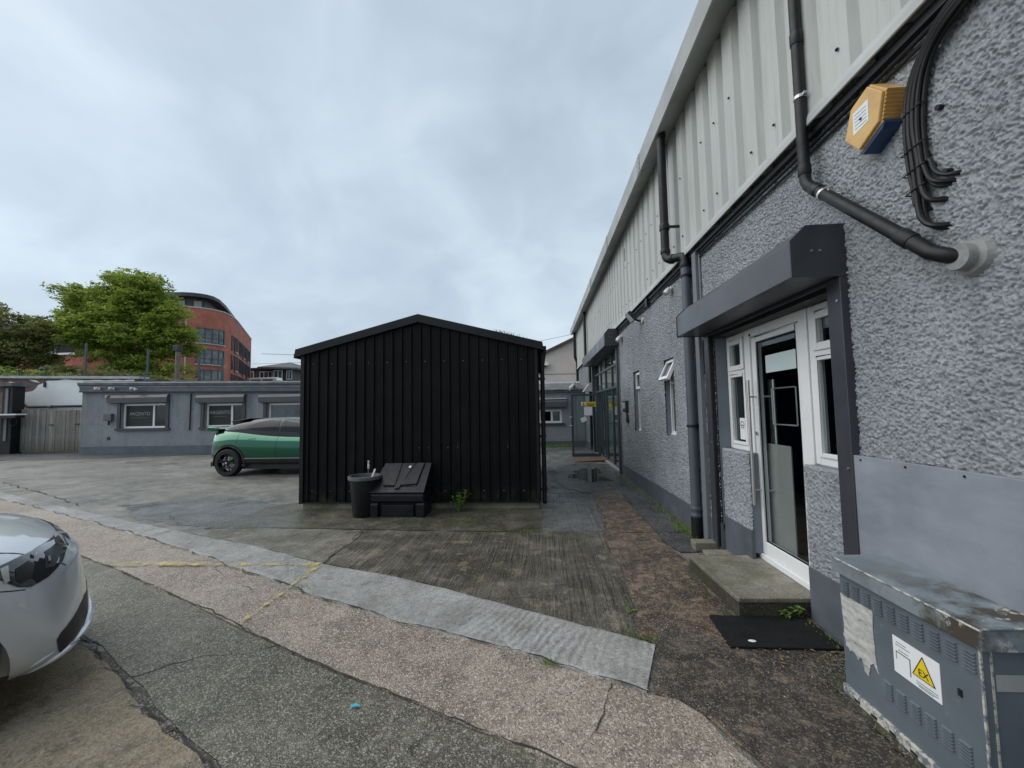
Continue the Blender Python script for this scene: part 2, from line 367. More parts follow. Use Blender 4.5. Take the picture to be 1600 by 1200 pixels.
    n.put('Base Color', n.ramp(n.mix(.5, w, n.noise(6, 4)), (.3, (.06, .035, .025)), (.7, (.15, .085, .06)))); n.put('Roughness', .8); n.bump(w, .6, .05)
    m['tiles'] = n.m
    # glass
    def glass(name, tint, dark, frac):
        n = NT(name); g = n.N.new('ShaderNodeBsdfGlossy'); g.inputs['Roughness'].default_value = .015; g.inputs['Color'].default_value = (.92, .96, .97, 1)
        t = n.N.new('ShaderNodeBsdfTransparent'); t.inputs['Color'].default_value = (*tint, 1)
        fr = n.N.new('ShaderNodeLayerWeight'); fr.inputs['Blend'].default_value = .5; fz = n.math('POWER', fr.outputs['Facing'], 4.0)
        mx = n.N.new('ShaderNodeMixShader'); n.L(n.math('ADD', n.math('MULTIPLY', fz, .45 * frac), .025 * frac), mx.inputs[0])
        n.L(t.outputs[0], mx.inputs[1]); n.L(g.outputs[0], mx.inputs[2]); n.L(mx.outputs[0], n.out.inputs[0]); return n.m
    m['glass'] = glass('clear_glass', (.93, .95, .95), 0, 1.4)
    m['glass_green'] = glass('green_tinted_glass', (.78, .84, .83), 0, 2.1)
    m['dark_glass'] = plain('dark_window_glass', (.012, .014, .016), .04, spec=.6, var=.2)
    n = NT('far_window_glass'); n.put('Base Color', n.ramp(n.noise(.9, 3), (.35, (.02, .026, .032)), (.65, (.12, .15, .17)))); n.put('Roughness', .06); n.put('Specular IOR Level', .8)
    m['far_glass'] = n.m
    # cars
    def paint(name, c, metal, rough):
        n = NT(name); n.put('Base Color', c); n.put('Metallic', metal); n.put('Roughness', rough); n.put('Coat Weight', 1.); n.put('Coat Roughness', .03)
        n.bump(n.noise(2.5, 2), .015, .01)
        return n.m
    m['green_paint'] = paint('green_car_paint', (.0, .09, .045), .75, .22)
    m['silver_paint'] = paint('silver_car_paint', (.64, .66, .69), .35, .36)
    m['car_black'] = plain('gloss_black_trim', (.006, .006, .007), .2, spec=.45, var=.2, coat=.25)
    m['trim'] = plain('satin_black_trim', (.018, .018, .019), .5, var=.25)
    m['tint'] = plain('tinted_car_glass', (.012, .012, .016), .03, spec=.35, var=.1)
    n = NT('headlamp_cover'); n.put('Base Color', (.03, .032, .035)); n.put('Roughness', .04); n.put('Coat Weight', 1.); n.put('Coat Roughness', .02)
    m['lamp'] = n.m
    m['chrome'] = plain('chrome', (.75, .76, .78), .12, metal=1., var=.05)
    m['tyre'] = plain('tyre_rubber', (.012, .012, .012), .75, var=.3, vscale=12)
    m['rim'] = plain('dark_alloy', (.018, .018, .02), .3, metal=.5)
    m['caliper'] = plain('green_caliper', (.02, .3, .1), .4)
    m['red_lamp'] = plain('red_lamp', (.2, .006, .008), .15)
    # foliage
    def leaf(name, lo, hi):
        n = NT(name); oi = n.noise(1.3, 3); g = n.noise(9, 2)
        n.put('Base Color', n.ramp(n.mix(.5, oi, g), (.35, lo), (.65, hi))); n.put('Roughness', .55)
        t = n.N.new('ShaderNodeBsdfTranslucent'); n.L(n.ramp(oi, (.35, tuple(c * 1.2 for c in lo)), (.65, tuple(c * 1.3 for c in hi))), t.inputs[0])
        mx = n.N.new('ShaderNodeMixShader'); mx.inputs[0].default_value = .4
        n.L(n.b.outputs[0], mx.inputs[1]); n.L(t.outputs[0], mx.inputs[2]); n.L(mx.outputs[0], n.out.inputs[0]); return n.m
    m['leaf_bright'] = leaf('spring_leaf', (.12, .185, .022), (.35, .43, .07))
    m['leaf_dark'] = leaf('olive_leaf', (.095, .105, .03), (.25, .26, .08))
    m['leaf_weed'] = leaf('weed_leaf', (.1, .19, .03), (.2, .33, .06))
    m['bark'] = plain('bark', (.06, .045, .035), .9, var=.3, vscale=5)
    m['wood_pole'] = plain('grey_wood_pole', (.17, .145, .12), .85, var=.3, vscale=6)
    m['rust'] = plain('brown_ramp', (.12, .06, .045), .6, var=.3, vscale=8)
    m['litter'] = plain('leaf_litter', (.16, .11, .05), .8, var=.6, vscale=30)
    m['cyan'] = plain('cyan_litter', (.03, .42, .55), .5)
build_materials()

# ------------------------------------------------------------------ mesh helpers
class MB:
    def __init__(s): s.v = []; s.f = []
    def add(s, vs, fs):
        b = len(s.v); s.v += [tuple(p) for p in vs]; s.f += [tuple(i + b for i in f) for f in fs]; return s
    def box(s, x0, x1, y0, y1, z0, z1):
        x0, x1 = min(x0, x1), max(x0, x1); y0, y1 = min(y0, y1), max(y0, y1); z0, z1 = min(z0, z1), max(z0, z1)
        return s.add([(x0, y0, z0), (x1, y0, z0), (x1, y1, z0), (x0, y1, z0), (x0, y0, z1), (x1, y0, z1), (x1, y1, z1), (x0, y1, z1)],
                     [(0, 3, 2, 1), (4, 5, 6, 7), (0, 1, 5, 4), (1, 2, 6, 5), (2, 3, 7, 6), (3, 0, 4, 7)])
    def quad(s, a, b, c, d): return s.add([a, b, c, d], [(0, 1, 2, 3)])
    def prism(s, poly, fn, a, b):
        """poly of 2-D points extruded between a and b; fn(p, t) -> 3-D point"""
        n = len(poly)
        vs = [fn(p, a) for p in poly] + [fn(p, b) for p in poly]
        fs = [tuple(range(n))[::-1], tuple(range(n, 2 * n))] + [(i, (i + 1) % n, n + (i + 1) % n, n + i) for i in range(n)]
        return s.add(vs, fs)
    def tube(s, pts, r, n=10, caps=True):
        pts = [Vector(p) for p in pts]; rs = r if isinstance(r, (list, tuple)) else [r] * len(pts)
        vs = []; fs = []
        t0 = (pts[1] - pts[0]).normalized(); ref = Vector((0, 0, 1)) if abs(t0.z) < .9 else Vector((1, 0, 0))
        u = t0.cross(ref).normalized()
        for i, p in enumerate(pts):
            if i == 0: t = pts[1] - pts[0]
            elif i == len(pts) - 1: t = pts[-1] - pts[-2]
            else: t = (pts[i + 1] - p).normalized() + (p - pts[i - 1]).normalized()
            t.normalize(); u = (u - t * u.dot(t)).normalized(); w = t.cross(u)
            for k in range(n):
                a = 2 * PI * k / n; vs.append(p + (u * math.cos(a) + w * math.sin(a)) * rs[i])
        for i in range(len(pts) - 1):
            for k in range(n): fs.append((i * n + k, i * n + (k + 1) % n, (i + 1) * n + (k + 1) % n, (i + 1) * n + k))
        if caps: fs.append(tuple(range(n))[::-1]); fs.append(tuple((len(pts) - 1) * n + k for k in range(n)))
        return s.add(vs, fs)
    def lathe(s, prof, c, axis=2, n=24, caps=True):
        vs = []; fs = []
        for (r, h) in prof:
            for k in range(n):
                a = 2 * PI * k / n; p = [0, 0, 0]; p[axis] = h; p[(axis + 1) % 3] = r * math.cos(a); p[(axis + 2) % 3] = r * math.sin(a)
                vs.append((p[0] + c[0], p[1] + c[1], p[2] + c[2]))
        for i in range(len(prof) - 1):
            for k in range(n): fs.append((i * n + k, i * n + (k + 1) % n, (i + 1) * n + (k + 1) % n, (i + 1) * n + k))
        if caps: fs.append(tuple(range(n))[::-1]); fs.append(tuple((len(prof) - 1) * n + k for k in range(n)))
        return s.add(vs, fs)
    def xform(s, M):
        s.v = [tuple(M @ Vector(p)) for p in s.v]; return s

def wloc(p):
    v = Vector((0, 0, 0))
    while p: v += p.location; p = p.parent
    return v
def obj(name, mb, m, parent=None, smooth=False, bevel=0, local=False, fix=True, seg=2):
    me = bpy.data.meshes.new(name)
    me.from_pydata([tuple(p) for p in mb.v], [], mb.f)
    bm = None
    if fix or bevel:
        bm = bmesh.new(); bm.from_mesh(me)
        if fix: bmesh.ops.recalc_face_normals(bm, faces=bm.faces)
        if bevel:
            bmesh.ops.remove_doubles(bm, verts=bm.verts, dist=1e-5)
            es = [e for e in bm.edges if len(e.link_faces) == 2 and e.calc_face_angle(0) > .5]
            bmesh.ops.bevel(bm, geom=es, offset=bevel, segments=seg, profile=.5, affect='EDGES', clamp_overlap=True)
        bm.to_mesh(me); bm.free()
    return link(name, me, m, parent, smooth, local)
def link(name, me, m, parent=None, smooth=False, local=False):
    o = bpy.data.objects.new(name, me); COL.objects.link(o)
    me.name = name
    if m is not None: me.materials.append(MAT[m] if isinstance(m, str) else m)
    if smooth:
        for p in me.polygons: p.use_smooth = True
        try: me.set_sharp_from_angle(angle=R_(40))
        except Exception: pass
    if parent is not None:
        o.parent = parent
        if not local: me.transform(Matrix.Translation(-wloc(parent)))
    elif not local and len(me.vertices):
        vs = [v.co for v in me.vertices]
        c = Vector((sum(v.x for v in vs) / len(vs), sum(v.y for v in vs) / len(vs), min(v.z for v in vs)))
        me.transform(Matrix.Translation(-c)); o.location = c
    return o
def tag(o, label=None, cat=None, group=None, kind=None):
    if label: o['label'] = label
    if cat: o['category'] = cat
    if group: o['group'] = group
    if kind: o['kind'] = kind
    return o
def thing(name, label, cat, loc, group=None, rz=0):
    o = bpy.data.objects.new(name, None); COL.objects.link(o); o.location = loc; o.rotation_euler = (0, 0, rz)
    o.empty_display_size = .1
    return tag(o, label, cat, group)
def share(o, parent, dloc=(0, 0, 0)):
    c = o.copy(); COL.objects.link(c); c.parent = parent; c.location = Vector(o.location) + Vector(dloc); return c
def copy_tree(o, parent=None):
    c = o.copy(); COL.objects.link(c)
    if parent is not None: c.parent = parent
    for ch in list(o.children): copy_tree(ch, c)
    return c
def bx(name, m, parent, b, bevel=0, smooth=False):
    return obj(name, MB().box(*b), m, parent, smooth=smooth, bevel=bevel)
def text_mesh(s, size, thick=.0008):
    cu = bpy.data.curves.new('lettering', 'FONT'); cu.body = s; cu.size = size; cu.extrude = thick; cu.align_x = 'CENTER'; cu.align_y = 'CENTER'
    o = bpy.data.objects.new('lettering', cu); COL.objects.link(o)
    me = bpy.data.meshes.new_from_object(o.evaluated_get(bpy.context.evaluated_depsgraph_get()))
    bpy.data.objects.remove(o); me.materials.clear(); return me

def vnoise(a, b, scale, seed):
    """smooth 2-D value noise on numpy arrays"""
    rs = np.random.RandomState(seed); T = rs.rand(512, 512)
    x = a / scale; y = b / scale; xi = np.floor(x).astype(int); yi = np.floor(y).astype(int)
    fx = x - xi; fy = y - yi; fx = fx * fx * (3 - 2 * fx); fy = fy * fy * (3 - 2 * fy)
    g = lambda i, j: T[i % 512, j % 512]
    return (g(xi, yi) * (1 - fx) + g(xi + 1, yi) * fx) * (1 - fy) + (g(xi, yi + 1) * (1 - fx) + g(xi + 1, yi + 1) * fx) * fy

def grid_obj(name, P, m, parent=None, mask=None, smooth=True):
    """P: (ny, nx, 3) array -> mesh"""
    ny, nx, _ = P.shape
    idx = np.arange(ny * nx).reshape(ny, nx)
    q = np.stack([idx[:-1, :-1], idx[:-1, 1:], idx[1:, 1:], idx[1:, :-1]], -1).reshape(-1, 4)
    if mask is not None: q = q[mask.reshape(-1)]
    me = bpy.data.meshes.new(name)
    me.vertices.add(ny * nx); me.vertices.foreach_set('co', P.reshape(-1).astype(np.float32))
    me.loops.add(q.size); me.loops.foreach_set('vertex_index', q.reshape(-1).astype(np.int32))
    me.polygons.add(len(q)); me.polygons.foreach_set('loop_start', np.arange(0, q.size, 4, dtype=np.int32))
    try: me.polygons.foreach_set('loop_total', np.full(len(q), 4, dtype=np.int32))
    except Exception: pass
    me.polygons.foreach_set('use_smooth', np.full(len(q), smooth))
    me.update(); me.validate()
    o = bpy.data.objects.new(name, me); COL.objects.link(o)
    me.materials.append(MAT[m])
    if parent is not None:
        o.parent = parent; me.transform(Matrix.Translation(-wloc(parent)))
    return o

# ------------------------------------------------------------------ GROUND
def ragged(poly, step=.12, amp=.012, seed=0, closed=True):
    out = []; n = len(poly)
    for i in range(n if closed else n - 1):
        a = Vector(poly[i]); b = Vector(poly[(i + 1) % n]); d = (b - a).length; k = max(1, min(60, int(d / step)))
        nr = Vector((-(b - a).y, (b - a).x)).normalized() if d > 1e-6 else Vector((0, 0))
        for j in range(k):
            p = a.lerp(b, j / k)
            if j: p = p + nr * amp * 2 * mnoise.noise(Vector((p.x * 2.3, p.y * 2.3, seed * 7.1))) + nr * amp * mnoise.noise(Vector((p.x * 9, p.y * 9, seed)))
            out.append((p.x, p.y))
    if not closed: out.append(tuple(poly[-1]))
    return out
def slab(name, poly, z, m, seed=0, amp=.015, step=.12, thick=0):
    pts = ragged([p[:2] for p in poly], step, amp, seed)
    mb = MB()
    mb.add([(x, y, z) for x, y in pts], [tuple(range(len(pts)))])
    if thick:
        n = len(pts)
        mb.add([(x, y, z) for x, y in pts] + [(x, y, z - thick) for x, y in pts], [(i, (i + 1) % n, n + (i + 1) % n, n + i) for i in range(n)])
    o = obj(name, mb, m, fix=False)
    bm = bmesh.new(); bm.from_mesh(o.data); bmesh.ops.remove_doubles(bm, verts=bm.verts, dist=1e-5)
    bmesh.ops.recalc_face_normals(bm, faces=bm.faces)
    for f in bm.faces:
        if abs(f.normal.z) > .9 and f.normal.z < 0: f.normal_flip()
    bm.to_mesh(o.data); bm.free()
    return tag(o, kind='structure')
def crack(path, w, z, seed=0, name='pavement_crack', m='crack', amp=.03, step=.035):
    pts = ragged(path, step, amp, seed, closed=False); mb = MB(); vs = []; n = len(pts)
    for i, (x, y) in enumerate(pts):
        a = Vector(pts[max(0, i - 1)]); b = Vector(pts[min(n - 1, i + 1)]); t = (b - a).normalized()
        nn = mnoise.noise(Vector((x * 5, y * 5, seed + 3.3))) + .6 * mnoise.noise(Vector((x * 17, y * 17, seed)))
        ww = w * max(.08, .5 + 1.1 * nn) * (1.0 if m != 'crack' else .62)
        vs += [(x - t.y * ww / 2, y + t.x * ww / 2, z), (x + t.y * ww / 2, y - t.x * ww / 2, z)]
    mb.add(vs, [(2 * i, 2 * i + 1, 2 * i + 3, 2 * i + 2) for i in range(n - 1)])
    o = obj(name, mb, m, fix=False)
    for p in o.data.polygons: pass
    return tag(o, kind='structure')

GREY_TOP = [(.743, 2.902), (.096, 3.233), (-.257, 3.404), (-.851, 3.717), (-1.55, 4.012), (-2.352, 4.294), (-3.441, 4.823), (-4.401, 5.184), (-5.413, 5.582), (-7.251, 6.326), (-9.522, 7.273), (-11.664, 8.213)]
GREY_BOT = [(.563, 2.416), (.328, 2.53), (.033, 2.669), (-.215, 2.781), (-.682, 2.97), (-1.233, 3.192), (-1.909, 3.492), (-2.461, 3.79), (-3.05, 4.091), (-3.776, 4.457), (-4.853, 4.98), (-6.09, 5.56), (-7.26, 6.055), (-8.854, 6.768), (-10.178, 7.3), (-11.8, 7.95)]
PINK_BOT = [(1.2, 1.2), (.55, 1.68), (.085, 1.939), (-.231, 2.086), (-.508, 2.197), (-.925, 2.398), (-1.425, 2.615), (-2.228, 3.003), (-3.185, 3.492), (-4.47, 4.112), (-4.964, 4.32), (-8, 5.75), (-11.8, 7.5)]
LL_EDGE = [(-.6, 1.2), (-1.522, 1.866), (-1.936, 2.072), (-2.487, 2.391), (-3.084, 2.729), (-3.431, 2.877), (-5.2, 3.8), (-8, 5.2)]
def build_ground():
    g = MB(); g.quad((-400, -120, 0), (400, -120, 0), (400, 600, 0), (-400, 600, 0))
    tag(obj('ground', g, 'ground', fix=False), kind='structure')
    slab('tarmac_strip', [(-60, 14), (-20.5, 14.36), (-17.2, 14.5), (-14, 15.75), (-10.5, 16.05), (1.9, 17.3), (1.9, 18), (-60, 18.5)], .004, 'tarmac', 1, .05, .4)
    slab('alley_paving', [(-.05, 5.45), (1.95, 5.45), (1.95, 17.2), (-.6, 17.2), (-1.5, 11.4), (-.02, 11.2)], .004, 'alley', 2)
    slab('shed_surround', [(-4.75, 5.56), (-3.5, 5.6), (-2.14, 5.52), (-.03, 5.42), (.02, 6.7), (-.02, 11.3), (-.3, 11.3), (-.3, 7.2), (-4.05, 7.2), (-4.6, 7.0)], .0065, 'mossy_strip', 3)
    slab('concrete_apron', [(-2.36, 5.5), (-.035, 5.41), (.82, 5.38), (.76, 3.66), (.66, 2.975), (.78, 2.86), (.743, 2.895), (.096, 3.226), (-.257, 3.397), (-.851, 3.71), (-1.55, 4.005), (-2.30, 4.26)], .008, 'apron', 4)
    slab('concrete_apron', [(-4.62, 5.55), (-3.55, 5.57), (-2.38, 5.5), (-2.32, 4.27), (-3.441, 4.8), (-4.35, 5.17)], .008, 'apron_light', 5)
    slab('damp_patch', [(-7.6, 6.95), (-6.2, 6.0), (-5.2, 5.75), (-4.7, 5.6), (-4.55, 6.3), (-4.7, 7.1), (-5.6, 7.5), (-6.8, 7.55)], .004, 'damp', 6, .08)
    slab('aggregate_paving', [(1.2, 1.19), (.55, 1.67), (.085, 1.93), (-.231, 2.077), (-.508, 2.188), (-.925, 2.389), (-1.425, 2.606), (-2.228, 2.994), (-3.185, 3.483), (-4.47, 4.103), (-4.964, 4.311), (-8, 5.7),
                               (-8, 5.25), (-5.2, 3.85), (-3.431, 2.92), (-3.084, 2.77), (-2.487, 2.43), (-1.936, 2.11), (-1.522, 1.9), (-.6, 1.22), (.3, .2), (1.2, -2.5), (3, -2.5)], .006, 'aggregate', 7, .012)
    slab('brown_paving', [(-.6, 1.18), (-1.522, 1.84), (-1.936, 2.05), (-2.487, 2.37), (-3.084, 2.70), (-3.431, 2.85), (-5.2, 3.77), (-9, 5.6), (-9, -4), (2.5, -4), (1.0, -1.5), (.2, .2)], .004, 'brown', 8, .02)
    slab('trench_fill', [(1.04, 8.58), (.81, 5.5), (.74, 3.66), (.66, 2.99), (.80, 2.86), (.6, 2.42), (.74, 2.36), (.83, 2.25), (.95, 2.0), (1.1, 1.5), (1.25, 1.15), (1.95, 1.1), (1.95, 4.3), (1.48, 4.4), (1.435, 5.0), (1.45, 6.5), (1.49, 7.64)], .0105, 'trench', 9, .03)
    slab('dark_fill', [(.66, 2.8), (.62, 2.45), (.74, 2.37), (.85, 2.25), (.97, 2.0), (1.12, 1.5), (1.3, 1.1), (1.95, 1.1), (1.95, 2.95), (1.5, 2.9), (1.15, 3.0), (.9, 3.15), (.78, 3.0)], .0132, 'dark_edge', 10, .05)
    slab('tarmac_edge', [(1.49, 7.9), (1.46, 6.5), (1.45, 5.0), (1.5, 4.7), (1.95, 4.7), (1.95, 10.2), (1.5, 10)], .012, 'tarmac', 11, .02)
    slab('pink_paving', [(x, y + .004) for x, y in GREY_BOT[::-1]] + [(.62, 2.4), (.715, 2.373), (.808, 2.266), (.85, 2.1), (.95, 1.9), (1.05, 1.6)] + PINK_BOT[:1] + PINK_BOT[1:], .014, 'pink', 12, .012, thick=.012)
    # ridged pale strip: real ridges
    ns, nt = 1500, 26
    T = np.array(GREY_TOP); B = np.array([GREY_BOT[0]] + GREY_BOT[1:])
    def resample(A, n):
        d = np.r_[0, np.cumsum(np.hypot(*np.diff(A, axis=0).T))]; s = np.linspace(0, d[-1], n) ** 1.0
        return np.c_[np.interp(s, d, A[:, 0]), np.interp(s, d, A[:, 1])], s
    u = np.linspace(0, 1, ns) ** 1.6
    def rs(A):
        d = np.r_[0, np.cumsum(np.hypot(*np.diff(A, axis=0).T))]; s = u * d[-1]
        return np.c_[np.interp(s, d, A[:, 0]), np.interp(s, d, A[:, 1])], s
    Tt, s1 = rs(T); Bb, s2 = rs(B)
    Tt += np.c_[np.zeros(ns), (vnoise(s1, s1 * 0, .25, 3) - .5) * .03]; Bb += np.c_[np.zeros(ns), (vnoise(s1, s1 * 0, .22, 4) - .5) * .045]
    t = np.linspace(0, 1, nt)[:, None]
    X = Tt[None, :, 0] * (1 - t) + Bb[None, :, 0] * t; Y = Tt[None, :, 1] * (1 - t) + Bb[None, :, 1] * t
    S = s1[None, :] + 0 * t
    ph = S * (1 - t * .12) / .058 + (vnoise(X, Y, .35, 5) - .5) * 1.3 + (vnoise(X, Y, .06, 15) - .5) * .5 + t * .9
    rid = np.sin(ph * 2 * PI); rid = np.sign(rid) * np.abs(rid) ** .7
    fade = np.clip((vnoise(X, Y, .5, 6) - .2) * 2.0, .15, 1) * (.6 + .6 * vnoise(X, Y, .05, 16)) * np.clip(np.minimum(t, 1 - t) * 9, 0, 1)
    Z = .024 + rid * .0062 * fade + (vnoise(X, Y, .03, 8) - .5) * .003 + (vnoise(X, Y, .3, 9) - .5) * .003 + (vnoise(X, Y, .045, 19) - .5) * .004
    edge = (np.minimum(t, 1 - t) < .001) | (S < 1e-6)
    Z = np.where(edge, .002, Z)
    o = grid_obj('ridged_strip', np.stack([X, Y, Z], -1), 'grey_strip'); tag(o, kind='structure')
    # cracks and joints
    z = .02
    crack([(.72, 2.36)] + [(x, y) for x, y in GREY_BOT], .028, .0285, 21, amp=.02)
    crack([(x, y) for x, y in PINK_BOT[1:]], .022, .0175, 22, amp=.016)
    crack(LL_EDGE, .3, .002, 41, 'dirt_groove', 'mud', amp=.02)
    crack(LL_EDGE, .017, .0095, 23, amp=.03)
    crack([(x, y + .005) for x, y in GREY_TOP[:9]], .02, .0135, 25, amp=.012)
    crack([(-4.7, 5.58), (-3.5, 5.6), (-2.14, 5.52), (-.03, 5.42), (.84, 5.4), (1.95, 5.42)], .03, .0165, 26, amp=.012)
    crack([(-2.42, 5.5), (-2.36, 5.0), (-2.32, 4.3)], .018, .0125, 27)
    crack([(-13.8, 9.7), (-9.4, 7.55), (-8.3, 6.95)], .05, .0125, 28)
    crack([(-9.4, 7.55), (-7.9, 9.07), (-7.5, 10.99), (-7.2, 13.5)], .035, .0085, 29)
    crack([(-20, 11.8), (-12, 12.4), (-6, 12.9)], .03, .0085, 30)
    crack([(-14, 9.8), (-10.5, 10.4), (-7.8, 10.1), (-4.1, 10.0)], .025, .0085, 31)
    crack([(-7.1, 6.0), (-6.0, 6.3), (-5.2, 5.7)], .022, .0285, 32)
    crack([(-3.4, 4.1), (-2.6, 3.6), (-2.42, 3.25)], .008, .0185, 33)
    crack([(1.04, 8.6), (.82, 5.5), (.75, 3.7), (.68, 2.99)], .007, .0165, 34)
    crack([(1.49, 7.7), (1.44, 5.0), (1.48, 4.45)], .018, .0165, 35)
    crack([(-2.55, 2.45), (-2.35, 2.6), (-1.95, 2.78), (-1.6, 2.86)], .016, .0095, 36)
    crack([(.15, 2.0), (.3, 2.25), (.38, 2.5)], .012, .0185, 37)
    crack([(-.62, 1.95), (-.55, 2.1), (-.47, 2.2)], .01, .0185, 38)
    # painted lines
    def line(a, b, w, z, m='line', seed=0):
        crack([a, b], w, z, seed, 'yellow_line', m, amp=.006)
    line((-4.55, 4.2), (-2.32, 4.2), .1, .0325, seed=51)
    line((-2.3, 4.2), (-2.29, 3.03), .085, .033, seed=52)
    line((-4.75, 4.46), (-4.2, 5.06), .08, .033, 'line_faint', 53)
    line((-.09, 3.24), (-.19, 2.84), .07, .033, 'line_faint', 54)
    line((-4.2, 5.06), (-4.0, 5.3), .08, .033, 'line_faint', 55)
    # puddle
    pts = [(.72, 9.25), (1.05, 9.12), (1.36, 9.35), (1.42, 10.1), (1.2, 10.8), (.95, 10.75), (.68, 10.1), (.62, 9.6)]
    slab('wet_patch', [(.45, 8.3), (1.0, 7.9), (1.45, 8.2), (1.9, 9.3), (1.9, 11.9), (1.0, 12.1), (.5, 11.3), (.3, 9.6)], .0135, 'wet', 61, .12, .08)
    slab('puddle', [(.6, 9.6), (.85, 9.45), (1.05, 9.0), (1.3, 9.15), (1.62, 9.1), (1.45, 9.5), (1.33, 9.9), (1.55, 10.5), (1.5, 11.2), (1.3, 10.8), (1.1, 11.1), (1.0, 10.6), (.8, 10.5), (.86, 10.1), (.7, 10.0)], .0165, 'water', 60, .05, .05)
    # dirt built up where things meet the ground
    slab('dirt_edge', [(1.80, 4.75), (1.95, 4.75), (1.95, 10.1), (1.90, 10.1), (1.86, 8.5), (1.87, 7.2), (1.83, 6.2), (1.76, 5.6)], .0145, 'mud', 71, .03, .05)
    slab('dirt_edge', [(-4.05, 6.56), (-2.9, 6.6), (-1.7, 6.58), (-.9, 6.54), (0, 6.6), (0, 6.72), (-4.05, 6.72)], .0105, 'mud', 72, .03, .05)
    slab('dirt_edge', [(1.56, 1.5), (1.68, 1.5), (1.68, 2.5), (1.95, 2.5), (1.95, 2.86), (1.75, 2.82), (1.6, 2.6), (1.585, 2.1)], .0165, 'mud', 73, .025, .04)
    slab('dirt_edge', [(1.36, 3.27), (1.43, 3.29), (1.43, 4.2), (1.9, 4.2), (1.95, 4.6), (1.7, 4.5), (1.45, 4.3), (1.37, 4.0), (1.385, 3.6)], .0165, 'mud', 74, .02, .04)
    # moss and grit
    rnd = random.Random(5); mb = MB()
    def chip(x, y, z, s):
        a = rnd.uniform(0, 6.3); vs = []
        for k in range(5):
            r = s * rnd.uniform(.5, 1); vs.append((x + r * math.cos(a + k * 1.257), y + r * math.sin(a + k * 1.257), z))
        vs.append((x, y, z + s * rnd.uniform(.35, .8))); mb.add(vs, [(k, (k + 1) % 5, 5) for k in range(5)])
    for _ in range(900):
        x = rnd.gauss(1.3, .5); y = rnd.uniform(1.3, 4.2)
        if x > 1.93 or x < .5 or (x > 1.2 and 2.85 < y < 4.22): continue
        chip(x, y, .012, rnd.uniform(.003, .009))
    for _ in range(700):
        t = rnd.random(); i = rnd.randrange(len(GREY_BOT) - 4); a, b = GREY_BOT[i], GREY_BOT[i + 1]
        chip(a[0] + (b[0] - a[0]) * t + rnd.gauss(0, .05), a[1] + (b[1] - a[1]) * t + rnd.gauss(-.02, .05), .02, rnd.uniform(.003, .009))
    for _ in range(900):
        chip(rnd.uniform(-2.6, .6), rnd.uniform(1.2, 3.4), .008, rnd.uniform(.002, .006))
    tag(obj('loose_gravel', mb, 'pink', fix=False), kind='stuff')
    mb = MB()
    for _ in range(420):
        x = rnd.choice([rnd.gauss(1.85, .07), rnd.gauss(1.5, .3)]); y = rnd.choice([rnd.uniform(2.7, 3.15), rnd.uniform(4.3, 10)])
        if x > 1.94 or (x > 1.2 and 3.05 < y < 4.22): continue
        s = rnd.uniform(.006, .02); a = rnd.uniform(0, 6.3); ca, sa = math.cos(a) * s, math.sin(a) * s; z0 = .022
        mb.add([(x - ca, y - sa, z0), (x - sa * .5, y + ca * .5, z0 + s * .3), (x + ca, y + sa, z0), (x + sa * .5, y - ca * .5, z0 + s * .2)], [(0, 1, 2, 3)])
    tag(obj('leaf_litter', mb, 'litter', fix=False), kind='stuff')
    mb = MB()
    def blade(x, y, h, z=.01):
        a = rnd.uniform(0, 6.3); w = h * .07; dx, dy = math.cos(a) * h * .5, math.sin(a) * h * .5
        mb.add([(x - w, y, z), (x + w, y, z), (x + dx * .5 + w * .6, y + dy * .5, z + h * .65), (x + dx, y + dy, z + h * .8)], [(0, 1, 2), (0, 2, 3)])
    for _ in range(260): blade(rnd.gauss(1.84, .05), rnd.uniform(4.8, 9.9), rnd.uniform(.02, .06))
    for _ in range(160): blade(rnd.gauss(1.82, .06), rnd.gauss(5.55, .15), rnd.uniform(.02, .07))
    for _ in range(120): blade(rnd.gauss(.3, .25) - .5, 5.43 + rnd.gauss(0, .025), rnd.uniform(.015, .045))
    for _ in range(90): blade(rnd.gauss(.03, .03), rnd.gauss(2.655, .02), rnd.uniform(.012, .03), .02)
    for _ in range(60): blade(rnd.gauss(-2.2, .05), rnd.gauss(3.68, .03), rnd.uniform(.01, .03), .02)
    for _ in range(120): blade(rnd.uniform(.55, .8), 2.98 + rnd.gauss(0, .04), rnd.uniform(.01, .03))
    for _ in range(260): blade(rnd.uniform(.1, 1.4), rnd.uniform(16.9, 17.5), rnd.uniform(.05, .15))
    for _ in range(70): blade(rnd.uniform(1.86, 1.94), rnd.uniform(2.8, 3.25), rnd.uniform(.015, .05))
    tag(obj('grass_tufts', mb, 'leaf_weed', fix=False), kind='stuff')
build_ground()

# ------------------------------------------------------------------ MAIN BUILDING (right)
WX = 1.95
main = thing('workshop_building', 'long grey roughcast building on the right with pale corrugated metal cladding above', 'building', (WX + 3, 9, 0))
HOLES = [(2.74, 4.66, .0, 2.36), (6.03, 6.49, 1.165, 2.32), (8.07, 8.56, 1.125, 2.32), (10.12, 14.6, .0, 3.12)]
def roughcast_relief(A, B, seed):
    """thrown render: a lumpy skin broken by deep, narrow, irregular pits"""
    u = A * .92 + B * .4; v = B * .92 - A * .4
    n1 = .45 * vnoise(u, v, .0138, seed) + .55 * vnoise(v + 3.3, u, .0084, seed + 1)
    n2 = vnoise(u, v, .034, seed + 2); n3 = np.abs(vnoise(u + 5, v, .0115, seed + 3) - .5) * 2
    pit = np.clip((.475 - n1 + (n2 - .5) * .12) / .09, 0, 1); pit = pit * pit * (3 - 2 * pit)
    return -pit * .0098 + (n2 - .5) * .008 + (.5 - n3) * .008 + .006
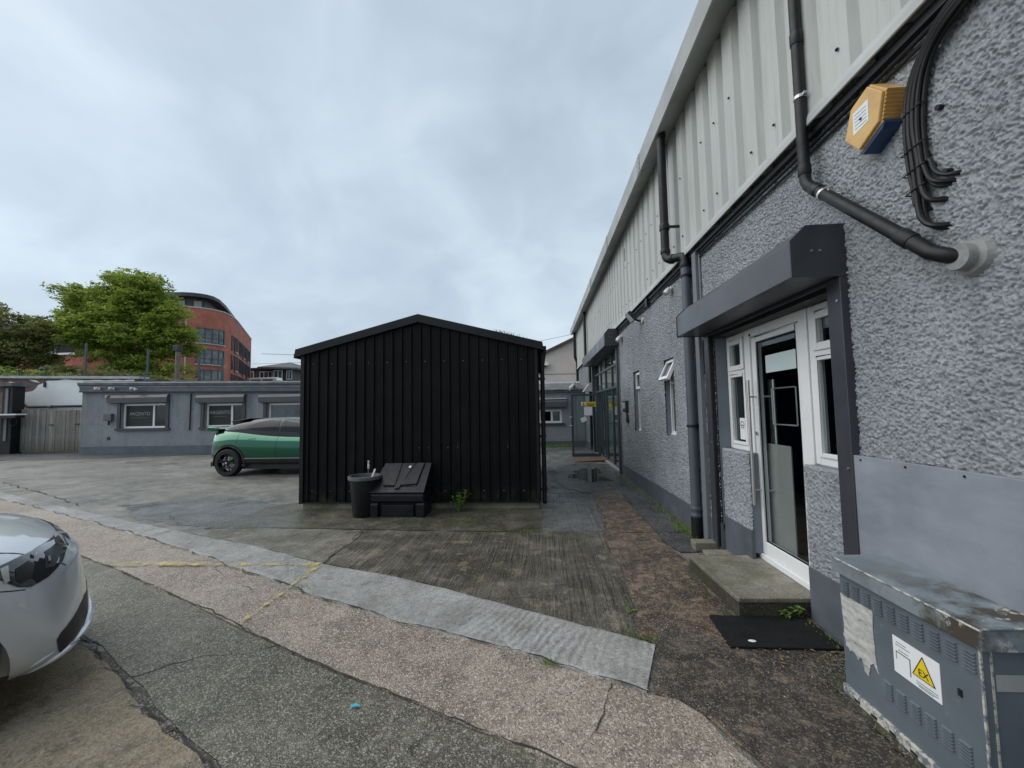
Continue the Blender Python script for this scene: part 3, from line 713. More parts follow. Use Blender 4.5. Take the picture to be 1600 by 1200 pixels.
def build_wall():
    # near wall: lumpy roughcast as real relief
    ys = np.concatenate([np.arange(1.0, 3.3, .0044), np.arange(3.3, 6.6, .0066), np.arange(6.6, 10.13, .014)]); zs = np.arange(.26, 3.56, .005)
    ys[-1] = 10.12
    for h in HOLES:
        for yv in h[:2]:
            if ys[0] < yv < ys[-1]: ys[np.argmin(abs(ys - yv))] = yv
        for zv in h[2:]:
            if zs[0] < zv < zs[-1]: zs[np.argmin(abs(zs - zv))] = zv
    Yg, Zg = np.meshgrid(ys, zs)
    H = roughcast_relief(Yg, Zg, 11) + (vnoise(Yg, Zg, .16, 13) - .5) * .008
    P = np.stack([WX - H, Yg, Zg], -1)
    yc = (ys[:-1] + ys[1:]) / 2; zc = (zs[:-1] + zs[1:]) / 2
    Yc, Zc = np.meshgrid(yc, zc); mask = np.ones_like(Yc, bool)
    for y0, y1, z0, z1 in HOLES: mask &= ~((Yc > y0) & (Yc < y1) & (Zc > z0) & (Zc < z1))
    grid_obj('wall', P, 'roughcast', main, mask)
    # far and rear lengths of wall (smooth blocks with bump)
    for q in ((WX, WX + .3, 14.6, 20.3, .26, 3.56), (WX, WX + .3, 10.12, 14.6, 3.12, 3.56), (WX, WX + .3, -6, 1.0, .26, 3.56)): bx('wall', 'roughcast_far', main, q)
    # core behind the relief + reveals
    m = MB()
    yy = [1.0, 2.74, 4.66, 6.03, 6.49, 8.07, 8.56, 10.12]
    for i in range(0, 7):
        y0, y1 = yy[i], yy[i + 1]
        hole = next((h for h in HOLES if abs(h[0] - y0) < .01), None)
        if hole:
            if hole[2] > .3: m.box(WX + .012, WX + .3, y0, y1, .26, hole[2])
            m.box(WX + .012, WX + .3, y0, y1, hole[3], 3.56)
        else: m.box(WX + .012, WX + .3, y0, y1, .26, 3.56)
    obj('wall_core', m, 'wall_smooth', main)
    # piers below the side lights, lumpy too
    for y0, y1, z1, nm in ((4.1, 4.66, 1.145, 1), (2.74, 3.27, 1.15, 2)):
        yg = np.arange(y0, y1 + .001, .006); zg = np.arange(.42 if nm == 1 else .4, z1 + .001, .006)
        yg = np.linspace(y0, y1, len(yg)); zg = np.linspace(zg[0], z1, len(zg))
        A, B = np.meshgrid(yg, zg)
        Hh = roughcast_relief(A, B, 31)
        e = np.minimum(np.minimum(A - y0, y1 - A), z1 - B); round_ = .02 * np.clip(1 - e / .025, 0, 1) ** 2
        grid_obj('pier', np.stack([WX + .03 - Hh + round_, A, B], -1), 'roughcast', main)
        p = MB(); p.box(WX + .05, 2.3, y0 + .004, y1 - .004, .2, z1 - .004)
        obj('pier_core', p, 'wall_smooth', main, bevel=.01)
        p = MB(); p.box(WX + .022, WX + .06, y0 - .001, y1 + .001, 0, .42 if nm == 1 else .4); obj('plinth', p, 'plinth', main, bevel=.006)
    # plinth
    for y0, y1, z1, z2 in ((-6, 2.74, .36, .36), (4.66, 10.1, .33, .27), (14.6, 20.3, .26, .26)):
        obj('plinth', MB().prism([(y0, 0), (y1, 0), (y1, z2), (y0, z1)], lambda p, t: (t, p[0], p[1]), WX - .018, WX + .25), 'plinth', main, bevel=.004)
    # gable ends, back and roof
    for q in ((WX + .3, 9, 20.1, 20.3, 0, 5.3), (WX + .3, 9, -6, -5.8, 0, 5.3), (8.8, 9, -5.8, 20.1, 0, 5.3)): bx('wall', 'roughcast_far', main, q)
    m = MB(); m.add([(1.74, -6.1, 5.5), (9.2, -6.1, 6.5), (9.2, 20.42, 6.5), (1.74, 20.42, 5.5), (1.74, -6.1, 5.56), (9.2, -6.1, 6.56), (9.2, 20.42, 6.56), (1.74, 20.42, 5.56)],
                    [(0, 3, 2, 1), (4, 5, 6, 7), (0, 1, 5, 4), (1, 2, 6, 5), (2, 3, 7, 6), (3, 0, 4, 7)])
    obj('roof', m, 'gutter', main)
build_wall()

def build_cladding():
    # profiled sheets, three ribs each, hung side by side
    p = .342; ncrown = 3; width = p * ncrown
    prof = []
    for k in range(ncrown):
        o = k * p
        prof += [(o, 0), (o + .09, 0), (o + .118, .05), (o + .172, .05), (o + .176, .0535), (o + .184, .0535), (o + .188, .05),
                 (o + .25, .05), (o + .254, .0535), (o + .262, .0535), (o + .266, .05), (o + .314, .05)]
    prof.append((width, 0))
    z0, z1 = 3.52, 5.42
    m = MB(); n = len(prof)
    vs = [(WX - .012 - d, y, z0) for y, d in prof] + [(WX - .012 - d, y, z1) for y, d in prof]
    m.add(vs, [(i, i + 1, n + i + 1, n + i) for i in range(n - 1)])
    y = -5.2; first = None; i = 0
    bolt = MB().lathe([(.011, 0), (.011, .006), (.006, .012)], (0, 0, 0), 0, 8)
    b0 = None
    rnd = random.Random(3)
    while y < 20.3:
        if first is None:
            first = obj('cladding_panel', m, 'cladding', main); first.location.y = y; first.location.x = 0; first.location.z = 0
            for v in first.data.vertices: pass
            first.data.transform(Matrix.Translation(wloc(main))); first.location = Vector((0, y, 0)) - wloc(main); o = first
        else:
            o = share(first, main); o.location = Vector((rnd.uniform(-.002, .002), y, 0)) - wloc(main)
        if y > 1:
            for k in range(3):
                for zz in (3.78, 4.55):
                    yy = y + k * p + .2
                    if rnd.random() < .45: continue
                    loc = Vector((WX - .012 - .05 - .008, yy, zz + rnd.uniform(-.02, .02)))
                    if b0 is None:
                        b0 = obj('bolt', bolt, 'black_plastic', main, local=True); b0.location = loc - wloc(main)
                        b0.scale = (-1, 1, 1)
                    else:
                        c = share(b0, main); c.location = loc - wloc(main)
        y += width; i += 1
    # backing so that no daylight shows
    bx('cladding_core', 'soffit', main, (WX, WX + .3, -6, 20.3, 3.562, 5.45))
    # drip flashing at the foot of the sheets
    m = MB(); m.prism([(WX - .09, 3.50), (WX - .083, 3.495), (WX - .077, 3.535), (WX + .0, 3.56), (WX - .01, 3.6), (WX - .066, 3.60), (WX - .087, 3.545)], lambda q, t: (q[0], t, q[1]), -6, 20.32)
    obj('drip_flashing', m, 'flashing', main)
    # black strip standing in for the shaded gap under it, with cables
    m = MB().box(WX - .045, WX + .0, -6, 10.0, 3.44, 3.494); obj('gap_shade_strip', m, 'black_plastic', main)
    for zz, xx, rr in ((3.40, WX - .03, .013), (3.36, WX - .022, .009)):
        pts = [(xx - .004 * math.sin(y * 2.1), y, zz + .012 * math.sin(y * 1.7 + zz * 9)) for y in np.arange(1.0, 10.01, .3)]
        obj('wall_cable', MB().tube(pts, rr, 8), 'black_plastic', main, smooth=True)
    # eaves: boxed gutter with soffit, in lengths with bolted joints
    yb = [-6.1, 0.2, 3.3, 6.35, 9.4, 12.45, 15.5, 18.5, 20.4]
    for a, b in zip(yb, yb[1:]):
        g = MB()
        g.prism([(1.64, 5.27), (1.655, 5.26), (1.9, 5.36), (1.9, 5.37), (1.66, 5.275), (1.66, 5.53), (1.70, 5.53), (1.70, 5.545), (1.635, 5.55)], lambda q, t: (q[0], t, q[1]), a + .002, b - .002)
        obj('gutter', g, 'gutter', main)
        j = MB().prism([(1.63, 5.275), (1.65, 5.252), (1.83, 5.325), (1.83, 5.33), (1.655, 5.27), (1.637, 5.285), (1.632, 5.548), (1.627, 5.548)], lambda q, t: (q[0], t, q[1]), b - .07, b + .07)
        obj('gutter_joint', j, 'gutter', main)
        for k in range(3):
            for dy in (-.04, .04):
                bb = MB().lathe([(.007, 0), (.007, .006)], (0, 0, 0), 0, 7)
                obj('bolt', bb.xform(Matrix.Translation((1.622, b + dy, 5.33 + k * .08))), 'black_plastic', main)
    bx('soffit', 'soffit', main, (1.80, WX, -6, 20.3, 5.375, 5.395))
build_cladding()

def pipe_collar(m, c, d, r, L):
    dp, mt = m; m = MB(); c = Vector(c); d = Vector(d).normalized()
    m.tube([c - d * L / 2, c - d * (L / 2 - .006), c + d * (L / 2 - .006), c + d * L / 2], [r * 1.09, r * 1.16, r * 1.16, r * 1.09], 16)
    obj('pipe_collar', m, mt, dp, smooth=True)
def clip(parent, c, d, r, wx, m='galv'):
    """a round pipe clip on a threaded stud into the wall"""
    k = MB(); c = Vector(c); d = Vector(d).normalized()
    k.tube([c - d * .011, c + d * .011], r * 1.12, 18)
    k.tube([c + Vector((r, -.0, 0)), Vector((wx, c.y, c.z))], .006, 6)
    k.box(c.x - .01, c.x + .012, c.y - r - .026, c.y - r + .002, c.z - .009, c.z + .009)
    k.box(wx - .006, wx + .01, c.y - .02, c.y + .02, c.z - .02, c.z + .02)
    obj('pipe_clip', k, m, parent)
def build_pipes():
    # near black waste pipe: down the cladding, elbow, slanting run, into a mortared collar
    m = MB(); r = .035; x = 1.85
    pts = [(x, 2.845, 5.3), (x, 2.845, 3.17), (x, 2.84, 3.12), (x, 2.815, 3.075), (x, 2.775, 3.04), (x, 2.05, 2.34), (x, 2.01, 2.30), (x + .015, 1.965, 2.27), (x + .05, 1.935, 2.25), (WX + .02, 1.925, 2.245)]
    m.tube(pts, r, 18)
    dp = obj('downpipe', m, 'black_plastic', main, smooth=True); dp['label'] = 'black waste pipe with an elbow and a slanting run above the doorway'
    c = (dp, 'black_plastic')
    for z in (5.0, 4.15): pipe_collar(c, (x, 2.845, z), (0, 0, 1), r, .09)
    pipe_collar(c, (x, 2.845, 3.2), (0, 0, 1), r, .07); pipe_collar(c, (x, 2.745, 3.01), (0, -.725, -.7), r, .075); pipe_collar(c, (x, 2.13, 2.418), (0, -.725, -.7), r, .09)
    for z in (4.72, 3.72): clip(dp, (x, 2.845, z), (0, 0, 1), r, WX - .01)
    clip(dp, (x, 2.68, 2.945), (0, -.725, -.7), r, WX)
    k = MB(); k.lathe([(.056, -.075), (.06, -.06), (.058, -.03), (.062, -.02), (.066, -.004)], (WX, 1.925, 2.245), 0, 22)
    obj('pipe_collar', k, 'lead', dp, smooth=True)
    k = MB(); n = 26; vs = []
    for rad, xx in ((.055, WX - .034), (.078, WX - .026), (.1, WX + .012)):
        for i in range(n):
            a = 2 * PI * i / n; rr = rad * (1 + .07 * math.sin(a * 2 + 1) + .05 * math.sin(a * 3) + .03 * math.sin(a * 5 + 2))
            vs.append((xx, 1.925 + rr * math.cos(a), 2.245 + rr * math.sin(a)))
    k.add(vs, [(q * n + i, q * n + (i + 1) % n, (q + 1) * n + (i + 1) % n, (q + 1) * n + i) for q in range(2) for i in range(n)] + [tuple(range(n))])
    obj('mortar_patch', k, 'lead', dp)
    # second downpipe with a swan neck, black above and painted grey below
    r = .055; xu = 1.72; xl = 1.875
    m = MB().tube([(xu, 5.47, 5.33), (xu, 5.47, 3.66), (xu, 5.462, 3.6), (xu + .01, 5.44, 3.56), (xu + .03, 5.4, 3.53), (xl - .03, 5.28, 3.515), (xl - .01, 5.235, 3.50), (xl, 5.215, 3.465), (xl, 5.21, 3.40), (xl, 5.21, 3.34)], r, 18)
    dp = obj('downpipe', m, 'black_plastic', main, smooth=True); dp['label'] = 'downpipe with a swan neck, black above and grey below'
    c = (dp, 'black_plastic'); pipe_collar(c, (xu, 5.47, 5.27), (0, 0, 1), r, .08); pipe_collar(c, (xu, 5.47, 4.0), (0, 0, 1), r, .07); pipe_collar(c, (xu, 5.47, 3.66), (0, 0, 1), r, .06)
    pipe_collar(c, (xu + .05, 5.375, 3.526), (.8, -.6, -.1), r, .05); pipe_collar(c, (xl, 5.21, 3.38), (0, 0, 1), r, .07)
    m = MB().tube([(xl, 5.21, 3.37), (xl, 5.21, .03)], .056, 18); lp = obj('lower_pipe', m, 'pipe_grey', dp, smooth=True)
    c = (dp, 'pipe_grey'); pipe_collar(c, (xl, 5.21, .36), (0, 0, 1), .056, .05); pipe_collar(c, (xl, 5.21, .28), (0, 0, 1), .057, .04)
    c = MB().tube([(xl, 5.21, .26), (xl, 5.21, .02)], .063, 18); obj('pipe_shoe', c, 'black_plastic', dp, smooth=True)
    for z, xx, yy in ((3.97, xu, 5.47), (3.24, xl, 5.21), (1.36, xl, 5.21)):
        k = MB(); k.tube([(xx, yy, z - .014), (xx, yy, z + .014)], .066, 18); k.box(xx, WX - .01, yy - .09, yy - .05, z - .012, z + .012)
        k.box(WX - .03, WX + .01, yy - .11, yy - .03, z - .03, z + .03); obj('pipe_clip', k, 'black_plastic', dp, smooth=True)
    # cover strip and conduits beside it
    s = MB().box(WX - .06, WX - .005, 4.93, 5.04, .02, 3.45); obj('cover_strip', s, 'strip_grey', main, bevel=.006)
    s = MB().tube([(WX - .02, 4.90, 2.35), (WX - .02, 4.90, 3.42)], .012, 8); obj('conduit', s, 'strip_grey', main, smooth=True)
    s = MB().tube([(WX - .03, 4.88, 2.36), (WX - .03, 4.88, 2.0), (WX - .03, 4.875, 1.97)], [.012, .012, .02], 8); obj('conduit', s, 'black_plastic', main, smooth=True)
    bx('outlet_box', 'strip_grey', main, (WX - .035, WX - .002, 4.845, 4.885, 1.31, 1.41), .004)
    # far corner downpipe
    m = MB().tube([(1.8, 20.2, 5.4), (1.8, 20.2, 4.1), (1.86, 20.2, 3.95), (1.9, 20.2, 3.85), (1.9, 20.2, .05)], .07, 10); obj('downpipe', m, 'black_plastic', main, smooth=True)
    m = MB().tube([(1.8, 15.75, 5.3), (1.8, 15.75, 3.5), (1.9, 15.4, 3.35), (1.9, 15.4, .05)], .055, 10); obj('downpipe', m, 'black_plastic', main, smooth=True)
    # small round vent and loose bracket high on the cladding
    k = MB().lathe([(.09, 0), (.09, .03), (.05, .04)], (0, 0, 0), 0, 16).xform(Matrix.Translation((WX - .07, 16.2, 5.02)))
    obj('vent', k, 'white_paint', main)
    k = MB().box(WX - .075, WX - .045, 8.66, 8.72, 4.72, 4.98); obj('bracket', k, 'soffit', main)
build_pipes()

def shutter_box(y0, y1, zb, zt, xf, post_z0, label):
    """roller shutter housing with chamfered front, end plates and guide rails"""
    cs = [(WX + .0, zb + .0), (xf + .0, zb), (xf, zb + (zt - zb) * .70), (xf + .1, zt), (WX, zt)]
    s = MB().prism(cs, lambda q, t: (q[0], t, q[1]), y0 + .012, y1 - .012)
    # hollow it underneath: recessed slot
    sb = obj('shutter_box', s, 'shutter', main, bevel=.004); sb['label'] = label
    for ya, yb in ((y0, y0 + .012), (y1 - .012, y1)):
        e = MB().prism([(a - .006 if a < WX - .01 else a, b + (.006 if b > zb + .02 else -.006)) for a, b in cs], lambda q, t: (q[0], t, q[1]), ya, yb)
        ep = obj('end_plate', e, 'shutter_dark', sb)
    for dx in (.12, .17):
        b = MB().lathe([(.008, 0), (.006, .006)], (0, 0, 0), 1, 8).xform(Matrix.Translation((xf + dx, y0 - .006, zb + (zt - zb) * .5))); obj('rivet', b, 'galv', sb)
    sl = MB().box(WX - .06, WX - .022, y0 + .06, y1 - .06, zb - .03, zb - .003); obj('bottom_slat', sl, 'shutter_dark', sb, bevel=.005)
    sl = MB().box(WX - .015, WX + .2, y0 + .1, y1 - .1, zb - .06, zb - .004); obj('lintel', sl, 'black_plastic', sb)
    return sb
def build_entrance():
    sb = shutter_box(2.655, 4.84, 2.405, 2.73, 1.615, .4, 'dark roller shutter housing over the white entrance door')
    for y0, y1, zb in ((2.655, 2.78, .30), (4.68, 4.80, .08)):
        g = MB().box(WX - .055, WX + .02, y0, y1, zb, 2.398); gr = obj('guide_rail', g, 'shutter_dark', sb, bevel=.004)
        sc = MB().lathe([(.01, 0), (.01, .008)], (0, 0, 0), 0, 8)
        for z in (2.25, 1.2): obj('screw', MB().lathe([(.009, 0), (.007, .008)], (0, 0, 0), 0, 8).xform(Matrix.Translation((WX - .062, y0 + .03, z))), 'galv', sb)
    g = MB().box(WX - .04, WX + .015, 4.665, 4.678, .08, 2.39); obj('rail_seal', g, 'black_plastic', sb)
    X0, X1 = 2.08, 2.15
    def frame(parent, name, y0, y1, z0, z1, w, x0=X0, x1=X1, m='white_pvc', bev=.005):
        f = MB(); f.box(x0, x1, y0, y0 + w, z0, z1); f.box(x0, x1, y1 - w, y1, z0, z1); f.box(x0, x1, y0 + w, y1 - w, z0, z0 + w); f.box(x0, x1, y0 + w, y1 - w, z1 - w, z1)
        return obj(name, f, m, parent, bevel=bev)
    def pane(parent, y0, y1, z0, z1, x, m='glass'):
        return bx('pane', m, parent, (x, x + .008, y0, y1, z0, z1))
    head = 2.345
    # left side light: top light over a tall pane
    sl = frame(main, 'side_light', 4.225, 4.655, 1.145, head, .05); sl['label'] = 'narrow white side light left of the entrance door'
    frame(sl, 'sash', 4.277, 4.603, 1.97, head - .055, .05, X0 - .018, X0 + .03); pane(sl, 4.327, 4.553, 2.02, head - .105, X0 + .01)
    obj('transom', MB().box(X0 - .006, X1, 4.275, 4.605, 1.93, 1.968), 'white_pvc', sl, bevel=.004)
    frame(sl, 'sash', 4.277, 4.603, 1.197, 1.928, .03, X0 - .01, X0 + .03); pane(sl, 4.307, 4.573, 1.227, 1.898, X0 + .01)
    # right side light
    sl = frame(main, 'side_light', 2.75, 3.275, 1.15, head, .055); sl['label'] = 'white side light right of the entrance door'
    frame(sl, 'sash', 2.807, 3.218, 2.0, head - .057, .055, X0 - .018, X0 + .03); pane(sl, 2.862, 3.163, 2.055, head - .112, X0 + .01)
    obj('transom', MB().box(X0 - .006, X1, 2.805, 3.22, 1.955, 1.998), 'white_pvc', sl, bevel=.004)
    frame(sl, 'sash', 2.807, 3.218, 1.207, 1.953, .03, X0 - .01, X0 + .03); pane(sl, 2.837, 3.188, 1.237, 1.923, X0 + .01)
    # door frame + leaf
    df = MB(); df.box(X0 - .012, X1 + .01, 4.14, 4.222, .153, head); df.box(X0 - .012, X1 + .01, 3.28, 3.372, .153, head); df.box(X0 - .012, X1 + .01, 3.372, 4.14, 2.265, head); df.box(X0 - .02, X1, 3.372, 4.14, .153, .205)
    f = obj('door_frame', df, 'white_pvc', main, bevel=.006)
    d = MB(); y0, y1, z0, z1 = 3.38, 4.132, .21, 2.255
    d.box(X0 + .0, X0 + .055, y0, y0 + .055, z0, z1); d.box(X0, X0 + .055, y1 - .075, y1, z0, z1); d.box(X0, X0 + .055, y0 + .055, y1 - .075, z0, z0 + .115); d.box(X0, X0 + .055, y0 + .055, y1 - .075, z1 - .05, z1)
    leaf = obj('entrance_door', d, 'white_pvc', main, bevel=.006); leaf['label'] = 'white framed glass entrance door with long steel bar handles'
    pane(leaf, y0 + .055, y1 - .075, z0 + .115, z1 - .05, X0 + .025)
    e = MB(); w = .012
    e.box(X0 + .012, X0 + .02, y1 - .075 - w, y1 - .075, z0 + .115, z1 - .05); e.box(X0 + .012, X0 + .02, y0 + .055, y0 + .055 + w, z0 + .115, z1 - .05)
    e.box(X0 + .012, X0 + .02, y0 + .055 + w, y1 - .075 - w, z0 + .115, z0 + .115 + w); e.box(X0 + .012, X0 + .02, y0 + .055 + w, y1 - .075 - w, z1 - .05 - w, z1 - .05)
    obj('glazing_gasket', e, 'black_plastic', leaf)
    for xx, yy in ((X0 - .075, 4.075), (X0 + .13, 4.02)):
        h = MB().tube([(xx, yy, .66), (xx, yy, 1.84)], .014, 12)
        for z in (.8, 1.68): h.tube([(xx, yy, z), (X0 + .03, yy, z)], .008, 8)
        obj('handle', h, 'steel', leaf, smooth=True)
    k = MB().lathe([(.018, 0), (.018, .012)], (0, 0, 0), 0, 14).xform(Matrix.Translation((X0 - .012, 4.095, 1.33))); obj('lock_cylinder', k, 'steel', leaf)
    k = MB().lathe([(.012, 0), (.012, .01)], (0, 0, 0), 0, 10).xform(Matrix.Translation((X0 - .02, 4.12, 2.285))); obj('screw_cap', k, 'black_plastic', f)
    # paper on the door, sticker on the side light
    p = MB().box(X0 + .018, X0 + .0195, 3.475, 3.925, 1.895, 2.055); tag(obj('paper_notice', p, 'pale_paper'), 'blank pale paper sheet stuck high on the entrance door glass', 'notice')
    s = thing('window_sticker', 'small white sticker with a pink circle on the left side light', 'sticker', (X0 + .005, 4.39, 1.26))
    bx('backing', 'paper', s, (X0 + .003, X0 + .0045, 4.335, 4.44, 1.25, 1.47))
    ring = MB(); n = 20
    vs = [(X0 + .002, 4.388 + r * math.cos(2 * PI * i / n), 1.40 + r * math.sin(2 * PI * i / n)) for r in (.03, .038) for i in range(n)]
    ring.add(vs, [(i, (i + 1) % n, n + (i + 1) % n, n + i) for i in range(n)]); obj('ring', ring, 'red_lamp', s)
    bx('cigarette_mark', 'black', s, (X0 + .001, X0 + .002, 4.365, 4.41, 1.39, 1.40))
    # hall behind the glass
    m = MB(); m.box(2.16, 6.2, .6, .7, .1, 2.9); m.box(2.16, 6.2, 6.6, 6.7, .1, 2.9); m.box(6.1, 6.2, .7, 6.6, .1, 2.9); m.box(2.26, 6.2, .6, 6.7, 2.8, 2.9)
    obj('hall_lining', m, 'room', main)
    bx('hall_floor', 'room_floor', main, (2.15, 6.2, .6, 6.7, .12, .2))
    p = thing('display_board', 'navy board with pale discs standing in the hall behind the door', 'board', (2.75, 5.2, .2))
    bx('panel', 'navy', p, (2.45, 5.6, 5.0, 5.05, .3, 2.0), .005)
    for i, (x, z) in enumerate([(3.1, 1.55), (3.45, 1.1), (3.9, 1.6), (2.75, 1.05), (4.4, 1.3)]):
        obj('disc', MB().lathe([(.06, 0), (.06, .006)], (0, 0, 0), 1, 14).xform(Matrix.Translation((x, 4.985, z))), 'panel_grey', p)
    for x in (2.6, 5.4): bx('foot', 'steel', p, (x, x + .04, 4.9, 5.2, .2, .3))
    p = MB().box(2.165, 2.18, 3.735, 4.1, .24, 1.235); tag(obj('grey_panel', p, 'panel_pale', bevel=.004), 'plain grey board standing just inside the entrance door', 'board')
    fr = MB(); y0, y1, z0, z1 = 3.62, 3.98, 1.42, 1.75
    for a, b in (((y0, z0), (y1, z0)), ((y1, z0), (y1, z1)), ((y1, z1), (y0, z1)), ((y0, z1), (y0, z0))): fr.tube([(2.17, a[0], a[1]), (2.17, b[0], b[1])], .007, 6)
    tag(obj('wall_frame', fr, 'steel'), 'thin empty steel frame behind the upper door glass', 'frame')
build_entrance()

def build_slit_windows():
    for (y0, y1, z0, z1), opened in ((HOLES[1], True), (HOLES[2], False)):
        x0 = WX + .075
        f = MB(); w = .05
        f.box(x0, x0 + .07, y0, y0 + w, z0 + .01, z1); f.box(x0, x0 + .07, y1 - w, y1, z0 + .01, z1); f.box(x0, x0 + .07, y0 + w, y1 - w, z0 + .01, z0 + .01 + w); f.box(x0, x0 + .07, y0 + w, y1 - w, z1 - w, z1)
        zt = z1 - .33
        f.box(x0, x0 + .07, y0 + w, y1 - w, zt - .05, zt)
        win = obj('window', f, 'white_pvc', main, bevel=.004)
        win['label'] = 'narrow white window with its top light tilted open' if opened else 'narrow white window with its top light shut'
        bx('pane', 'dark_glass', win, (x0 + .03, x0 + .036, y0 + w, y1 - w, z0 + w, zt - .05))
        bx('sill', 'white_pvc', win, (WX + .06, x0 - .001, y0 + .005, y1 - .005, z0 + .004, z0 + .03), .003)
        s = MB(); a0, a1 = y0 + .02, y1 - .02; h = z1 - zt - .0
        s.box(-.03, .02, a0, a0 + .05, -h, 0); s.box(-.03, .02, a1 - .05, a1, -h, 0); s.box(-.03, .02, a0 + .05, a1 - .05, -h, -h + .05); s.box(-.03, .02, a0 + .05, a1 - .05, -.05, 0)
        g = MB().box(-.006, .0, a0 + .05, a1 - .05, -h + .05, -.05)
        ang = R_(26) if opened else 0
        T = Matrix.Translation((x0 - .012, 0, z1 - .025)) @ Matrix.Rotation(ang, 4, 'Y')
        so = obj('top_light', s.xform(T), 'white_pvc', win, bevel=.004); obj('pane', g.xform(T), 'dark_glass', win)
        m = MB(); m.box(WX + .1, WX + .3, y0 - .3, y1 + .3, z0 - .2, z0 - .01)
    bx('room_lining', 'room', main, (2.5, 2.55, 6.75, 9.9, .1, 3.4))
build_slit_windows()

def build_shopfront():
    sb = shutter_box(9.92, 15.0, 3.10, 3.5, 1.6, 0, 'dark roller shutter housing over the glazed shopfront')
    for y0, y1 in ((9.98, 10.12), (14.6, 14.74)):
        obj('guide_rail', MB().box(WX - .07, WX + .02, y0, y1, .02, 3.09), 'shutter_dark', sb, bevel=.004)
    obj('rail_trim', MB().box(WX - .03, WX + .01, 9.93, 9.975, .02, 3.5), 'strip_grey', sb)
    x0, x1 = WX + .02, WX + .09
    f = MB(); ys = [10.125, 11.28, 12.35, 13.3, 14.59]; w = .055; zs = [.06, 2.14, 2.72, 3.09]
    for y in ys: f.box(x0, x1, y - w / 2 if y not in (ys[0], ys[-1]) else (y if y == ys[0] else y - w), y + w / 2 if y not in (ys[0], ys[-1]) else (y + w if y == ys[0] else y), zs[0], zs[3])
    sf = obj('shopfront', f, 'dark_frame', main, bevel=.003); sf['label'] = 'dark framed glazed shopfront with an open glass door'
    for z in zs:
        t = MB(); t.box(x0 + .003, x1 - .003, ys[0] + .03, ys[-1] - .03, z - .028 if z != zs[0] else z, z + .028 if z != zs[3] else z); obj('transom', t, 'dark_frame', sf)
    bx('threshold', 'lead', sf, (WX - .05, x1, 10.12, 14.6, .012, .058), .004)
    for i in range(4):
        for j in range(3):
            if i == 3 and j == 0: continue
            bx('pane', 'glass_green', sf, (x0 + .03, x0 + .036, ys[i] + .03, ys[i + 1] - .03, zs[j] + .03, zs[j + 1] - .03))
    # lobby behind
    m = MB(); m.box(2.28, 7, 9.95, 10.02, .02, 3.3); m.box(2.28, 7, 14.7, 14.8, .02, 3.3); m.box(6.9, 7, 10.02, 14.7, .02, 3.3); m.box(2.28, 7, 9.95, 14.8, 3.2, 3.3)
    obj('lobby_lining', m, 'panel_grey', main); bx('lobby_floor', 'room_floor', main, (2.06, 7, 9.95, 14.8, -.01, .03))
    tag(obj('lobby_counter', MB().box(2.9, 3.3, 10.6, 12.6, .03, 1.05), 'stick', bevel=.01), 'brown counter inside the shopfront glass', 'counter')
    # door swung out at right angles to the wall
    d = MB(); y = 13.28; a, b = 1.01, 1.93; z0, z1 = .06, 2.06; w = .07
    d.box(a, a + w, y, y + .05, z0, z1); d.box(b - w, b, y, y + .05, z0, z1); d.box(a + w, b - w, y, y + .05, z0, z0 + .1); d.box(a + w, b - w, y, y + .05, z1 - w, z1)
    dr = obj('shop_door', d, 'dark_frame', sf, bevel=.003)
    bx('pane', 'glass_green', main, (a + w, b - w, y + .02, y + .026, z0 + .1, z1 - w)).parent = dr
    for z in (1.05, 1.32):
        h = MB().tube([(a + .02, y - .06, z), (a - .06, y - .06, z)], .016, 8); obj('handle', h, 'steel', dr)
    sg = thing('warning_sign', 'yellow warning sign on the open shopfront door', 'sign', (1.57, 13.27, 1.62))
    bx('sign_plate', 'yellow', sg, (1.48, 1.79, 13.266, 13.272, 1.645, 1.80))
    bx('symbol_panel', 'paper', sg, (1.335, 1.478, 13.266, 13.272, 1.645, 1.80))
    tr = MB().prism([(1.345, 1.655), (1.468, 1.655), (1.407, 1.785)], lambda q, t: (q[0], t, q[1]), 13.262, 13.2655); obj('triangle', tr, 'yellow', sg)
    tr = MB(); tr.box(1.399, 1.415, 13.259, 13.2615, 1.69, 1.745); tr.box(1.399, 1.415, 13.259, 13.2615, 1.667, 1.682)
    for p, q in (((1.34, 1.652), (1.473, 1.652)), ((1.473, 1.652), (1.407, 1.79)), ((1.407, 1.79), (1.34, 1.652))): tr.tube([(p[0], 13.262, p[1]), (q[0], 13.262, q[1])], .005, 5)
    obj('exclamation_mark', tr, 'black', sg)
    ln = MB()
    for z, l, r in ((1.757, 1.50, 1.77), (1.72, 1.52, 1.76), (1.69, 1.50, 1.77), (1.665, 1.54, 1.73)): ln.box(l, r, 13.263, 13.2655, z - .007, z + .007)
    obj('text_lines', ln, 'black', sg)
    p = MB().box(1.42, 1.68, 13.266, 13.27, 1.37, 1.635); tag(obj('paper_notice', p, 'paper'), 'white paper notice below the yellow sign on the open door', 'notice')
    lf = MB(); lf.prism([(-.09, -.07), (.09, -.07), (.09, .07), (-.09, .07)], lambda q, t: (q[0], t, q[1]), 0, .03)
    lf.xform(Matrix.Translation((1.40, 13.22, 1.24)) @ Matrix.Rotation(R_(-25), 4, 'Y')); tag(obj('leaflet_holder', lf, 'paper'), 'tilted white leaflet box low on the open shopfront door', 'leaflet holder')
    p = MB().box(WX + .075, WX + .079, 11.45, 12.2, 1.52, 1.72); tag(obj('warning_strip', p, 'yellow'), 'yellow warning strip on the fixed shopfront glass', 'sign')
